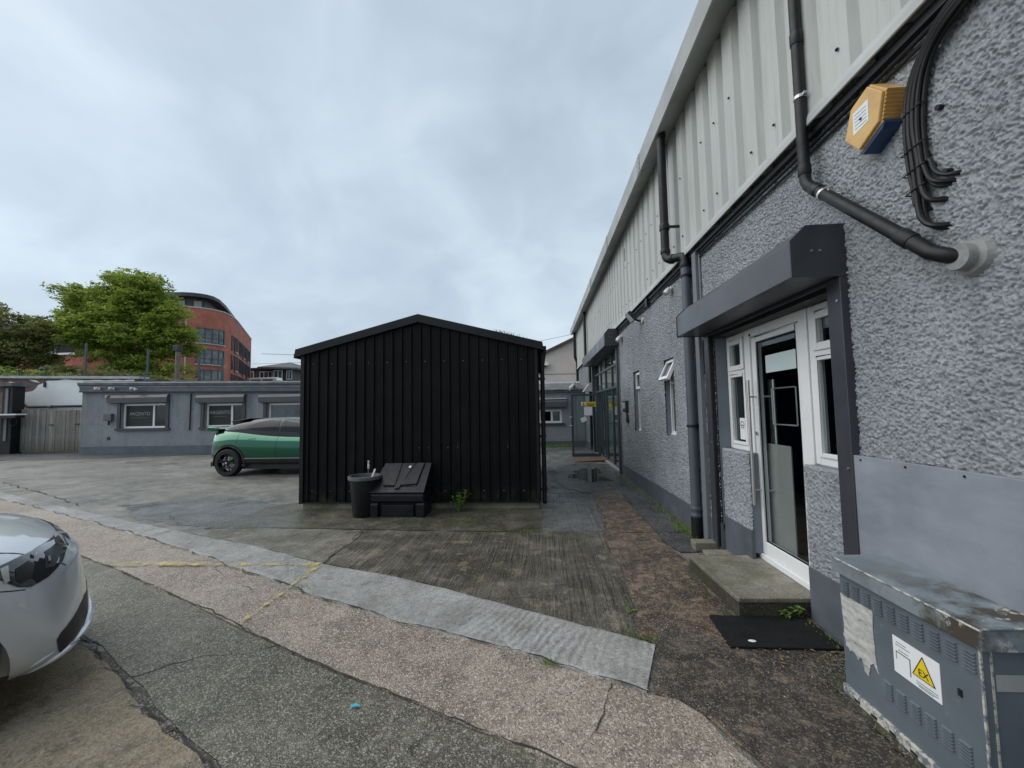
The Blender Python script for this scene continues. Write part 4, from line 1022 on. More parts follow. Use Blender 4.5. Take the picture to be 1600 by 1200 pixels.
    # brown ramp in front of the door, small hood and keypad
    r = MB().prism([(1.0, .008), (1.95, .008), (1.95, .075), (1.0, .02)], lambda q, t: (q[0], t, q[1]), 12.35, 13.15); tag(obj('door_ramp', r, 'rust', bevel=.004), 'thin brown ramp on the ground below the open glass door', 'ramp')
    h = MB().prism([(WX - .35, 2.2), (WX, 2.2), (WX, 2.55), (WX - .12, 2.5)], lambda q, t: (q[0], t, q[1]), 15.1, 15.5); tag(obj('wall_hood', h, 'flashing', bevel=.01), 'small pale wedge shaped hood on the wall past the open door', 'hood')
    k = thing('entry_keypad', 'dark square entry keypad with grey window right of the shopfront', 'keypad', (WX, 9.3, 1.46))
    bx('housing', 'trim', k, (WX - .07, WX + .0, 9.12, 9.45, 1.5, 1.75), .012); bx('display', 'panel_grey', k, (WX - .076, WX - .071, 9.17, 9.4, 1.58, 1.71)); bx('bottom_trim', 'black', k, (WX - .075, WX - .071, 9.15, 9.42, 1.515, 1.55))
    k = thing('door_intercom', 'small upright intercom under the entry keypad', 'intercom', (WX, 9.2, 1.25))
    bx('housing', 'trim', k, (WX - .05, WX, 9.12, 9.25, 1.27, 1.45), .008); bx('button', 'galv', k, (WX - .056, WX - .051, 9.16, 9.21, 1.38, 1.42))
    bx('lead_strip', 'galv', k, (WX - .03, WX, 9.28, 9.36, 1.36, 1.44))
build_shopfront()

def build_wall_items():
    # alarm box: tall hexagon, ribbed sides, dark blue foot
    a = thing('alarm_box', 'faded orange hexagonal alarm box with a blue bottom on the roughcast wall', 'alarm box', (WX, 2.3, 2.97))
    xf = WX - .095; c = (2.315, 3.17); hx = [(-.155, 0.0), (-.055, .185), (.075, .185), (.155, 0.03), (.06, -.165), (-.055, -.165)]
    # front face polygon in (y, z); y grows away from the camera (left in the picture)
    up = [(c[0] + p, c[1] + q) for p, q in ((.142, -.05), (.128, .035), (.025, .17), (-.078, .17), (-.142, .05), (-.095, -.07), (.028, -.135), (.075, -.135))]
    front = [(2.475, 3.10), (2.44, 3.21), (2.325, 3.315), (2.235, 3.315), (2.165, 3.20), (2.205, 3.06), (2.31, 2.985), (2.40, 2.985)]
    front = [(2.46, 3.14), (2.40, 3.30), (2.27, 3.345), (2.175, 3.24), (2.215, 3.09), (2.36, 3.02)]
    m = MB(); inner = [(2.315 + (y - 2.315) * .94, 3.18 + (z - 3.18) * .94) for y, z in front]
    side = []
    p0, p1 = front[3], front[4]
    for k in range(17):
        t = k / 16; side.append((p0[0] + (p1[0] - p0[0]) * t - (.0 if k % 2 else .012) + .004, p0[1] + (p1[1] - p0[1]) * t))
    poly = front[:3] + side + front[5:]
    m.prism(poly, lambda q, t: (t, q[0], q[1]), WX - .1, WX + .01)
    obj('housing', m, 'alarm_y', a)
    # flat cover plate and the blue lower cap
    m = MB().prism([(2.315 + (y - 2.315) * .95, 3.18 + (z - 3.18) * .95) for y, z in front], lambda q, t: (t, q[0], q[1]), WX - .118, WX - .1); obj('front_cover', m, 'alarm_y', a, bevel=.006)
    low = [(2.44, 3.135), (2.225, 3.085), (2.24, 3.03), (2.34, 2.955), (2.40, 2.985)]
    low = [(2.372, 3.034), (2.212, 3.103), (2.205, 3.085), (2.222, 3.055), (2.352, 2.998), (2.372, 3.008)]
    m = MB().prism(low, lambda q, t: (t, q[0], q[1]), WX - .098, WX - .003); obj('lower_cap', m, 'alarm_b', a, bevel=.005)
    st = MB(); yc, zc = 2.325, 3.19
    st.add([(WX - .1195, yc + .06, zc - .06), (WX - .1195, yc - .05, zc - .045), (WX - .1195, yc - .055, zc + .075), (WX - .1195, yc + .055, zc + .065)], [(0, 1, 2, 3)])
    obj('sticker', st, 'paper', a)
    ln = MB()
    for i in range(5): ln.box(WX - .1208, WX - .1198, yc - .04, yc + .045, zc - .035 + i * .02, zc - .033 + i * .02)
    obj('print_lines', ln, 'strip_grey', a); obj('screw', MB().lathe([(.007, 0), (.007, .005)], (0, 0, 0), 0, 10).xform(Matrix.Translation((WX - .125, yc, zc))), 'black', a)
    # bundle of cables coming out from under the flashing
    cb = thing('cable_bundle', 'thick bundle of black cables hanging down the roughcast wall beside the alarm box', 'cables', (WX, 2.05, 2.4))
    rnd = random.Random(2)
    for i in range(9):
        off = (i - 4) * .0125; r = .0102 if i not in (0, 3, 5) else .0135
        x = WX - .03 - (i % 2) * .018
        ends = [(2.125, 2.57), (2.11, 2.56), (2.10, 2.55), (2.03, 2.435), (2.04, 2.425), (2.03, 2.56), (2.015, 2.62), (1.99, 2.63), (1.975, 2.655)]
        ey, ez = ends[i]
        yb = 2.11 - off * .9
        pts = [(WX - .05, 1.2, 3.435 - i * .004), (WX - .055, 1.65, 3.43 - i * .006), (x - .02, 1.86 - off * .4, 3.40 - i * .008), (x - .012, 1.99 - off * .6, 3.31 - i * .003), (x - .006, 2.075 - off * .9, 3.18), (x, yb + .005, 3.0), (x, yb - .002 + .006 * math.sin(i), 2.8), (x, yb - .012, ez + .12),
               (x - .004, (yb - .015) * .7 + ey * .3, ez + .05), (x + .004, ey * .8 + yb * .2, ez + .012), (WX - .006, ey - .012, ez), (WX + .02, ey - .02, ez - .004)]
        # smooth the path
        P = [Vector(p) for p in pts]; S = []
        for k in range(len(P) - 1):
            p0, p1, p2, p3 = P[max(0, k - 1)], P[k], P[k + 1], P[min(len(P) - 1, k + 2)]
            for j in range(5):
                t = j / 5; S.append(.5 * ((2 * p1) + (-p0 + p2) * t + (2 * p0 - 5 * p1 + 4 * p2 - p3) * t * t + (-p0 + 3 * p1 - 3 * p2 + p3) * t ** 3))
        S.append(P[-1])
        obj('cable', MB().tube(S, r, 8), 'black_plastic', cb, smooth=True)
    for z, w in ((3.06, .06), (2.87, .06), (2.76, .057), (2.66, .054)):
        obj('cable_tie', MB().tube([(WX - .02, 2.11 - w, z + .01), (WX - .058, 2.11 - w, z + .008), (WX - .064, 2.11, z), (WX - .058, 2.11 + w, z - .008), (WX - .02, 2.11 + w, z - .01)], .0035, 5), 'black', cb)
    for y, z in ((2.0, 3.0), (1.99, 2.68), (2.135, 2.57)): obj('cable_clip', MB().lathe([(.013, 0), (.013, .03)], (WX - .03, y, z), 0, 8), 'black_plastic' if y < 2.1 else 'white_paint', cb)
    # grey painted board leaning on the wall above the cabinet, with a chain
    b = thing('painted_board', 'grey painted panel fixed on the wall behind the utility cabinet', 'board', (WX - .02, 2.1, .62))
    bx('panel', 'board', b, (WX - .045, WX - .02, 1.2, 2.69, .40, 1.285), .003)
    for y in (2.6, 2.3, 2.0, 1.75): obj('nail', MB().lathe([(.006, 0), (.006, .004)], (WX - .049, y, 1.262), 0, 8), 'black', b)
    ch = MB()
    for i in range(9):
        y = 2.29 - i * .022; z = 1.295 + .004 * math.sin(i * 2)
        t = [(WX - .03 + .007 * math.cos(a) * (i % 2), y + .014 * math.cos(a + 1.57), z + .007 * math.sin(a) * (1 - i % 2) + .003) for a in np.linspace(0, 2 * PI, 9)]
        ch.tube(t, .0028, 5)
    tag(obj('chain', ch, 'steel'), 'short rusty chain lying on the top edge of the grey wall panel', 'chain')
    # lamps and cameras under the flashing
    def twin_lamp(y, z, s, label):
        t = thing('security_light', label, 'light', (WX, y, z), 'twin security lights under the cladding')
        obj('base', MB().lathe([(.045 * s, -.03), (.04 * s, 0)], (WX, y, z), 0, 12), 'camera_white', t)
        for d in (-.06, .06):
            k = MB().lathe([(.022 * s, 0), (.05 * s, .05 * s), (.055 * s, .11 * s), (.03 * s, .115 * s)], (0, 0, 0), 2, 14)
            k.xform(Matrix.Translation((WX - .06, y + d * s * 1.2, z)) @ Matrix.Rotation(R_(205), 4, 'Y') @ Matrix.Rotation(R_(25 if d > 0 else -25), 4, 'X')); obj('lamp_head', k, 'camera_white', t, smooth=True)
    twin_lamp(9.55, 3.24, 1.05, 'white twin spotlights beside the shopfront shutter box')
    twin_lamp(5.95, 3.30, .75, 'white twin spotlights beside the swan neck downpipe')
    t = thing('floodlight', 'dark square floodlight tilted down under the cladding', 'light', (WX, 7.75, 3.26))
    h = MB().box(-.03, .03, -.13, .13, -.1, .1).xform(Matrix.Translation((WX - .2, 7.75, 3.3)) @ Matrix.Rotation(R_(-38), 4, 'Y')); obj('housing', h, 'trim', t, bevel=.008)
    h = MB().box(-.036, -.031, -.115, .115, -.085, .085).xform(Matrix.Translation((WX - .2, 7.75, 3.3)) @ Matrix.Rotation(R_(-38), 4, 'Y')); obj('lens', h, 'camera_white', t)
    obj('bracket', MB().tube([(WX - .18, 7.75, 3.28), (WX - .06, 7.75, 3.22), (WX, 7.75, 3.22)], .02, 8), 'trim', t)
    obj('sensor', MB().lathe([(.05, -.04), (.05, 0)], (WX, 7.6, 3.2), 0, 12), 'camera_white', t)
    obj('plug_box', MB().box(WX - .07, WX, 7.1, 7.22, 3.34, 3.48), 'black_plastic', t)
build_wall_items()

def build_cabinet():
    c = thing('utility_cabinet', 'chipped blue grey utility cabinet with louvre vents standing against the wall', 'cabinet', (1.8, 2.1, 0))
    xf, y0, y1 = 1.655, 1.735, 2.475
    bx('body', 'cabinet', c, (xf, WX - .005, y0, y1, .06, .665), .004)
    bx('base_plinth', 'chip', c, (xf - .012, WX - .01, y0 - .0, y1 + .008, 0, .062), .006)
    lid = MB().prism([(xf - .022, .66), (WX - .002, .66), (WX - .002, .752), (xf - .02, .742), (xf - .022, .735)], lambda q, t: (q[0], t, q[1]), y0 - .03, y1 + .025)
    obj('lid', lid, 'cabinet_lid', c, bevel=.005)
    e = MB(); e.tube([(xf - .0215, y, .7365) for y in np.linspace(y0 - .03, y1 + .025, 30)], .0042, 6); obj('lid_edge', e, 'chip', c)
    e = MB(); e.tube([(x, y0 - .0305, .744 + (x - xf) * .03) for x in np.linspace(xf - .02, WX - .005, 8)], .0045, 6); obj('lid_edge', e, 'chip', c)
    e = MB(); e.box(xf - .003, xf + .004, y0 - .002, y0 + .006, .06, .655); obj('corner_edge', e, 'chip', c)
    v = MB()
    for k in range(6):
        z = k * .0135
        v.add([(0, -.0, z), (0, .046, z), (-.011, .046, z - .004), (-.011, 0, z - .004), (0, 0, z - .0075), (0, .046, z - .0075)], [(0, 1, 2, 3), (3, 2, 5, 4), (0, 3, 4), (1, 5, 2)])
    first = None
    ytop = [2.452 - i * .0725 for i in range(10)]; ybot = [2.205 - i * .0725 for i in range(7)]; ylow = [2.43, 2.30, 2.16, 2.02]
    for i, (ys, z0) in enumerate(((ytop, .562), (ybot, .185))):
        for y in ys:
            if y - .046 < y0 + .01: continue
            if first is None:
                first = obj('louvre_vent', v, 'cabinet', c, local=True, fix=False); o = first
            else: o = share(first, c)
            o.location = Vector((xf - .0005, y - .046, z0)) - wloc(c)
    for i in range(6):
        y = 2.40 - i * .11
        obj('base_slot', MB().box(xf - .0135, xf - .0118, y - .036, y, .02, .034), 'trim', c)
    # torn label
    rnd = random.Random(4)
    pts = [(2.468, .565), (2.255, .565)] + [(2.255 + rnd.uniform(-.004, .004), .565 - (i + 1) * .05) for i in range(6)] + [(2.235, .26), (2.21, .235)]
    bot = []
    y = 2.25
    pts = [(2.468, .548), (2.252, .548), (2.25, .45), (2.248, .33), (2.21, .245), (2.245, .275), (2.27, .30), (2.278, .255), (2.285, .19), (2.30, .165), (2.312, .20), (2.325, .25), (2.335, .285), (2.345, .245), (2.36, .225), (2.375, .26), (2.385, .33), (2.395, .34), (2.40, .28), (2.41, .245), (2.43, .24), (2.445, .265), (2.458, .28), (2.466, .32)]
    pts = ragged([(2.468, .548), (2.252, .548), (2.248, .33), (2.235, .255), (2.262, .29), (2.285, .27), (2.3, .205), (2.325, .215), (2.34, .27), (2.365, .245), (2.39, .27), (2.42, .26), (2.45, .275), (2.466, .33)], .012, .01, 3)
    obj('torn_label', MB().prism(pts, lambda q, t: (t, q[0], q[1]), xf - .0045, xf - .001), 'torn', c)
    # warning plate
    p = MB().prism([(2.132, .50), (2.128, .325), (1.888, .365), (1.905, .515)], lambda q, t: (t, q[0], q[1]), xf - .004, xf - .001)
    p = MB().box(xf - .004, xf - .001, 1.905, 2.135, .335, .50)
    sp = obj('warning_plate', p, 'paper', c)
    tri = [(2.035, .385), (1.93, .385), (1.9825, .482)]
    tr = MB().prism(tri, lambda q, t: (t, q[0], q[1]), xf - .0052, xf - .0045); obj('triangle', tr, 'yellow', sp)
    b = MB()
    for i in range(3): b.tube([(xf - .0055, *tri[i]), (xf - .0055, *tri[(i + 1) % 3])], .0018, 5)
    obj('triangle_border', b, 'black', sp)
    me = text_mesh('EX', .042, .0004); me.transform(Matrix(((0, 0, -1, 0), (-1, 0, 0, 0), (0, 1, 0, 0), (0, 0, 0, 1)))); me.transform(Matrix.Translation((xf - .006, 1.982, .408)))
    link('lettering', me, 'black', sp)
    ln = MB()
    for z, a, l in ((.478, 2.115, .05), (.466, 2.12, .075), (.446, 2.105, .05), (.362, 2.02, .1), (.352, 2.02, .1), (.345, 2.01, .07)): ln.box(xf - .005, xf - .0041, a - l, a, z - .0015, z + .0015)
    for q in ((2.12, .435, 2.045, .432), (2.12, .40, 2.117, .435), (2.05, .36, 2.045, .432)):
        ln.box(xf - .005, xf - .0041, min(q[0], q[2]), max(q[0], q[2]), min(q[1], q[3]) - .001, max(q[1], q[3]) + .001)
    obj('print_lines', ln, 'strip_grey', sp)
    k = MB().box(xf - .006, xf + .0, 1.818, 1.832, .425, .452); obj('keyhole', k, 'black', c)
    bx('end_label', 'panel_grey', c, (xf + .045, xf + .15, y0 - .0035, y0 - .001, .505, .565))
    obj('end_seam', MB().box(xf + .03, xf + .037, y0 - .004, y0, .07, .65), 'chip', c)
build_cabinet()

def build_steps():
    st = thing('concrete_step', 'broad mossy concrete step below the white entrance door', 'step', (1.75, 3.7, 0))
    def worn(z0, z1, e):
        # slightly uneven outline so that the edges are not ruler straight
        P = ragged([(1.468 - e, 3.285 - e), (2.07, 3.30 - e), (2.07, 4.20 + e), (1.425 - e, 4.19 + e)], .07, .005, 3)
        return MB().prism(P, lambda q, t: (q[0], q[1], t), z0, z1)
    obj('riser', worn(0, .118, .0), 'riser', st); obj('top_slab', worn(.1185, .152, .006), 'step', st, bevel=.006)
    tag(obj('concrete_block', MB().box(1.67, 1.945, 4.72, 4.86, .01, .105), 'step', bevel=.01), 'larger broken concrete block beside the foot of the grey downpipe', 'block')
    tag(obj('concrete_block', MB().box(1.72, 1.99, 4.50, 4.66, .01, .055).xform(Matrix.Identity(4)), 'step', bevel=.01), 'flat concrete block between the downpipe and the step', 'block')
    m = MB().prism([(1.245, 3.32), (1.215, 2.865), (1.66, 2.86), (1.93, 2.865), (1.95, 3.12), (1.8, 3.14), (1.385, 3.155), (1.39, 3.3)], lambda q, t: (q[0], q[1], t), .014, .03)
    m = MB().prism([(1.24, 3.28), (1.213, 2.868), (1.925, 2.862), (1.93, 3.27)], lambda q, t: (q[0], q[1], t), .0135, .03)
    tag(obj('door_mat', m, 'rubber', bevel=.004), 'black rubber mat lying in front of the concrete step', 'mat')
    k = MB().add([(1.38 + .018 * math.cos(a) * 1.5, 2.93 + .016 * math.sin(a), .033) for a in np.linspace(0, 2 * PI, 9)[:-1]] + [(1.385, 2.93, .037)], [(i, (i + 1) % 8, 8) for i in range(8)])
    tag(obj('white_petal', k, 'paper'), 'small white petal lying on the black rubber mat', 'petal')
    k = MB().add([(-1.06, 2.25, .018), (-1.03, 2.235, .024), (-1.0, 2.255, .018), (-1.03, 2.27, .02)], [(0, 1, 2, 3)]); tag(obj('litter', k, 'cyan'), 'scrap of cyan plastic on the dark aggregate', 'litter')
build_steps()

# small leafy plants
def weed(name, loc, h, nleaf, ll, label, seed, upright=.5):
    rnd = random.Random(seed); w = thing(name, label, 'plant', loc)
    st = MB(); lv = MB(); L = Vector(loc)
    for i in range(max(2, nleaf // 5)):
        a = rnd.uniform(0, 6.3); sp = rnd.uniform(.05, 1 - upright) * h; top = L + Vector((math.cos(a) * sp, math.sin(a) * sp, h * rnd.uniform(.45, 1)))
        mid = L.lerp(top, .5) + Vector((0, 0, h * .08)); st.tube([L, mid, top], [h * .02, h * .015, h * .008], 5)
        for j in range(5):
            p = L.lerp(top, .3 + .7 * j / 4); b = rnd.uniform(0, 6.3); d = Vector((math.cos(b), math.sin(b), rnd.uniform(-.1, .7))).normalized(); q = d.cross(Vector((0, 0, 1))).normalized(); s = ll * rnd.uniform(.6, 1.1)
            lv.add([p, p + d * s * .45 + q * s * .22, p + d * s + Vector((0, 0, -s * .2)), p + d * s * .45 - q * s * .22], [(0, 1, 2), (0, 2, 3)])
    obj('stem', st, 'leaf_weed', w); obj('foliage', lv, 'leaf_weed', w, fix=False)
weed('weed', (-1.3, 6.48, .008), .33, 60, .085, 'leafy green weed growing at the foot of the black shed', 1, .45)
weed('weed', (1.78, 3.25, .03), .1, 12, .06, 'left sprig of two beneath the concrete step', 2)
weed('weed', (1.885, 3.255, .03), .11, 12, .065, 'right sprig of two beneath the concrete step', 3)
weed('weed', (-1.05, 5.9, .01), .06, 12, .05, 'tiny weed in the joint in front of the shed', 4)
k = MB(); rnd = random.Random(9)
for i in range(3):
    a = i * 2.1; p = Vector((.674, 3.36, .016)); d = Vector((math.cos(a), math.sin(a), .15)); q = Vector((-d.y, d.x, 0))
    k.add([p, p + d * .03 + q * .014, p + d * .06, p + d * .03 - q * .014], [(0, 1, 2, 3)])
tag(obj('fallen_leaf', k, 'leaf_weed'), 'single green leaf lying on the ridged concrete', 'leaf')

# ------------------------------------------------------------------ BLACK SHED
def build_shed():
    x0, x1, y0, y1, ze, xr, zr = -4.0, .0, 6.67, 11.2, 2.62, -1.985, 3.13
    s = thing('metal_shed', 'black corrugated metal shed with a low pitched gable', 'shed', (-2, 8.9, 0))
    bx('base', 'mossy', s, (x0 + .02, x1 - .035, y0 + .03, y1, 0, .115), .008)
    ztop = lambda x: ze + (zr - ze) * (1 - abs(x - xr) / ((x1 - x0) / 2))
    # front sheets: five ribs each, cut to the gable
    p = .158; rib = [(0, 0), (.085, 0), (.1, -.026), (.125, -.026), (.14, 0)]
    xs = x0; panels = 5; wid = (x1 - x0) / panels; nr = int(round(wid / p)); p = wid / nr
    for k in range(panels):
        a = x0 + k * wid; m = MB(); pr = []
        for i in range(nr):
            o = a + i * p
            pr += [(o, .0), (o + .095, .0), (o + .108, -.026), (o + .132, -.026), (o + .145, 0.)]
        pr.append((a + wid, 0)); n = len(pr); off = .003 * (k % 2)
        zb = .125
        vs = [(x, y0 + d - off, zb) for x, d in pr] + [(x, y0 + d - off, ztop(x) - .015) for x, d in pr]
        m.add(vs, [(i, i + 1, n + i + 1, n + i) for i in range(n - 1)])
        obj('cladding_panel', m, 'shed', s, fix=False)
    # side and rear walls
    for xx, sg in ((x0, -1), (x1, 1)):
        m = MB(); pr = []; n = int((y1 - y0) / .158)
        for i in range(n):
            o = y0 + i * .158; pr += [(o, 0), (o + .095, 0), (o + .108, .026), (o + .132, .026), (o + .145, 0)]
        pr.append((y1, 0)); n = len(pr)
        m.add([(xx + sg * (d - .03), y, .125) for y, d in pr] + [(xx + sg * (d - .03), y, ze + .01) for y, d in pr], [(i, i + 1, n + i + 1, n + i) for i in range(n - 1)])
        obj('side_wall', m, 'shed', s, fix=False)
    m = MB().add([(x0, y1, .12), (x1, y1, .12), (x1, y1, ze), (xr, y1, zr), (x0, y1, ze)], [(0, 1, 2, 3, 4)]); obj('rear_wall', m, 'shed', s)
    bx('core', 'black', s, (x0 + .06, x1 - .06, y0 + .04, y1 - .04, .12, ze - .05))
    # roof sheets and verge trims
    for sgn, xe in ((-1, x0 - .09), (1, x1 + .07)):
        zz = ztop(xe)
        r = MB().add([(xr, y0 - .05, zr + .03), (xe, y0 - .05, zz + .03), (xe, y1 + .05, zz + .03), (xr, y1 + .05, zr + .03), (xr, y0 - .05, zr + .07), (xe, y0 - .05, zz + .07), (xe, y1 + .05, zz + .07), (xr, y1 + .05, zr + .07)],
                     [(0, 1, 2, 3), (4, 5, 6, 7), (0, 1, 5, 4), (1, 2, 6, 5), (2, 3, 7, 6), (3, 0, 4, 7)])
        obj('roof_sheet', r, 'shed', s)
        for yy0, yy1 in ((y0 - .075, y0 - .035), (y1 + .03, y1 + .06)):
            t = MB().prism([(xr, zr + .082), (xe - sgn * .0, zz + .082), (xe + sgn * .02, zz - .055), (xr, zr - .055)], lambda q, t: (q[0], t, q[1]), yy0, yy1)
            obj('verge_trim', t, 'shed_trim', s, bevel=.005)
        bx('eaves_gutter', 'shed_trim', s, (xe - .0 * sgn, xe + sgn * .06, y0 - .02, y1, zz - .06, zz + .02), .01)
    bx('corner_trim', 'shed_trim', s, (x0 - .012, x0 + .05, y0 - .033, y0 + .0, .1, ze - .0)); bx('corner_trim', 'shed_trim', s, (x1 - .06, x1 - .02, y0 - .033, y0 + .0, .1, ze - .02))
    bx('sill_trim', 'shed_trim', s, (x0 + .0, x1 - .02, y0 - .028, y0 + .02, .108, .128))
    d = MB().tube([(x1 + .06, y0 + .12, ze), (x1 + .055, y0 + .12, .3), (x1 + .05, y0 + .1, .14), (x1 + .05, y0 + .04, .1)], .036, 12); dp = obj('downpipe', d, 'black_plastic', s, smooth=True)
    for z in (1.15, .3, 2.1):
        obj('pipe_clip', MB().box(x1 - .03, x1 + .1, y0 + .09, y0 + .16, z - .02, z + .02), 'black_plastic', dp)
    sc = None
    for k in range(12):
        for z in (.3, 2.42):
            x = x0 + .2 + k * .32
            if sc is None: sc = obj('screw', MB().lathe([(.011, 0), (.011, -.005), (.006, -.009)], (0, 0, 0), 1, 8), 'bin_rim', s, local=True); o = sc
            else: o = share(sc, s)
            o.location = Vector((x, y0 - .002, z)) - wloc(s)
    for x in (-1.98, -1.82, -1.5, -1.34, -.52):
        m = MB().lathe([(.011, 0), (.007, -.008)], (x, y0 - .027, 1.0), 1, 8); obj('bolt', m, 'bin_rim', s)
    # weeds on the roof edge
    rnd = random.Random(8); mb = MB()
    for _ in range(60):
        x = rnd.gauss(-.5, .12); z = ztop(x) + .08; h = rnd.uniform(.02, .07); w = .004
        mb.add([(x - w, y0 - .03, z), (x + w, y0 - .03, z), (x + rnd.uniform(-.03, .03), y0 - .03 + rnd.uniform(-.02, .02), z + h)], [(0, 1, 2)])
    tag(obj('roof_moss', mb, 'leaf_dark', s, fix=False), kind='stuff')
build_shed()

def build_bins():
    b = thing('plastic_bin', 'black round plastic bin with a grey rim beside the grit bin', 'bin', (-2.73, 6.28, .008))
    c = (-2.73, 6.28, .008)
    obj('bucket', MB().lathe([(.17, 0), (.178, .01), (.225, .55), (.225, .56), (.205, .56), (.2, .5), (.0, .5)], c, 2, 32), 'bin_plastic', b, smooth=True)
    obj('rim', MB().lathe([(.226, .555), (.252, .56), (.254, .605), (.243, .612), (.222, .61), (.215, .56)], c, 2, 32), 'bin_rim', b, smooth=True)
    obj('soil', MB().lathe([(.205, .54), (.12, .56), (.0, .565)], c, 2, 20), 'soil', b)
    t = thing('stick', 'thin brown stick with a white tip standing in the bin', 'stick', (-2.66, 6.26, .55))
    obj('shaft', MB().tube([(-2.67, 6.26, .55), (-2.668, 6.26, .72)], .007, 6), 'stick', t); obj('tip', MB().tube([(-2.668, 6.26, .72), (-2.665, 6.26, .76), (-2.668, 6.26, .80), (-2.664, 6.26, .845)], [.012, .018, .012, .018], 8), 'camera_white', t)
    tag(obj('spatula', MB().box(-.013, .013, -.004, .004, 0, .17).xform(Matrix.Translation((-2.60, 6.2, .57)) @ Matrix.Rotation(R_(22), 4, 'Y')), 'white_paint', bevel=.002), 'short white paddle leaning out of the round bin', 'paddle')
    # grit bin with sloping lid
    g = thing('grit_bin', 'dusty black plastic grit bin with a sloping lid against the shed', 'grit bin', (-2.17, 6.3, .008))
    X0, X1 = -2.59, -1.755; yf, yb = 6.14, 6.60
    body = MB().prism([(yf + .07, .01), (yb, .01), (yb, .70), (yf + .0, .36), (yf - .015, .34), (yf - .012, .245), (yf + .05, .22)], lambda q, t: (t, q[0], q[1]), X0 + .01, X1 - .01)
    obj('body', body, 'grit_bin', g, bevel=.012)
    for a, c2 in ((X0, X0 + .12), (X1 - .12, X1)):
        obj('foot', MB().prism([(yf, .0), (yb - .05, .0), (yb - .05, .25), (yf + .02, .23), (yf - .006, .20)], lambda q, t: (t, q[0], q[1]), a, c2), 'grit_bin', g, bevel=.012)
    obj('chute', MB().box(X0 + .17, X1 - .17, yf + .02, yf + .09, .0, .19), 'grit_bin', g, bevel=.012)
    for z in (.06, .1, .14): obj('chute_rib', MB().box(X0 + .22, X1 - .22, yf + .012, yf + .024, z - .006, z + .006), 'grit_bin', g, bevel=.003)
    # lid: broad sloping plate from front lip up to the back, hatch with two panels on it
    def on(u, v, w):   # u across, v up the slope 0..1, w proud
        p0 = Vector((0, yf - .02, .375)); p1 = Vector((0, yb - .04, .76)); d = (p1 - p0); nrm = Vector((0, -d.z, d.y)).normalized()
        q = p0 + d * v + nrm * w; ins = .085 * v
        return (X0 + ins * 1.0 + (X1 - X0 - ins * .9) * u, q.y, q.z)
    def plate(us, w0, w1, name, bev=.006):
        m = MB(); n = len(us); m.add([on(u, v, w0) for u, v in us] + [on(u, v, w1) for u, v in us], [tuple(range(n))[::-1], tuple(range(n, 2 * n))] + [(i, (i + 1) % n, n + (i + 1) % n, n + i) for i in range(n)])
        return obj(name, m, 'grit_bin', g, bevel=bev)
    plate([(0, 0), (1, 0), (1, 1), (0, 1)], -.02, .012, 'lid')
    plate([(.2, .2), (.83, .2), (.85, .98), (.2, .98)], .012, .022, 'hatch')
    plate([(.2, .2), (.43, .2), (.38, .97), (.2, .97)], .022, .036, 'hatch_panel'); plate([(.52, .2), (.83, .25), (.86, .97), (.72, .97)], .022, .04, 'hatch_panel'); plate([(.43, .12), (.52, .12), (.66, .97), (.43, .97)], .022, .03, 'hatch_panel')
    plate([(.45, .1), (.5, .1), (.5, .17), (.45, .17)], .012, .035, 'latch')
    m = MB(); us = [(.55, .8), (.6, .8), (.6, .87), (.55, .87)]; m.add([on(u, v, .0315) for u, v in us], [(0, 1, 2, 3)]); obj('label_tag', m, 'paper', g)
build_bins()

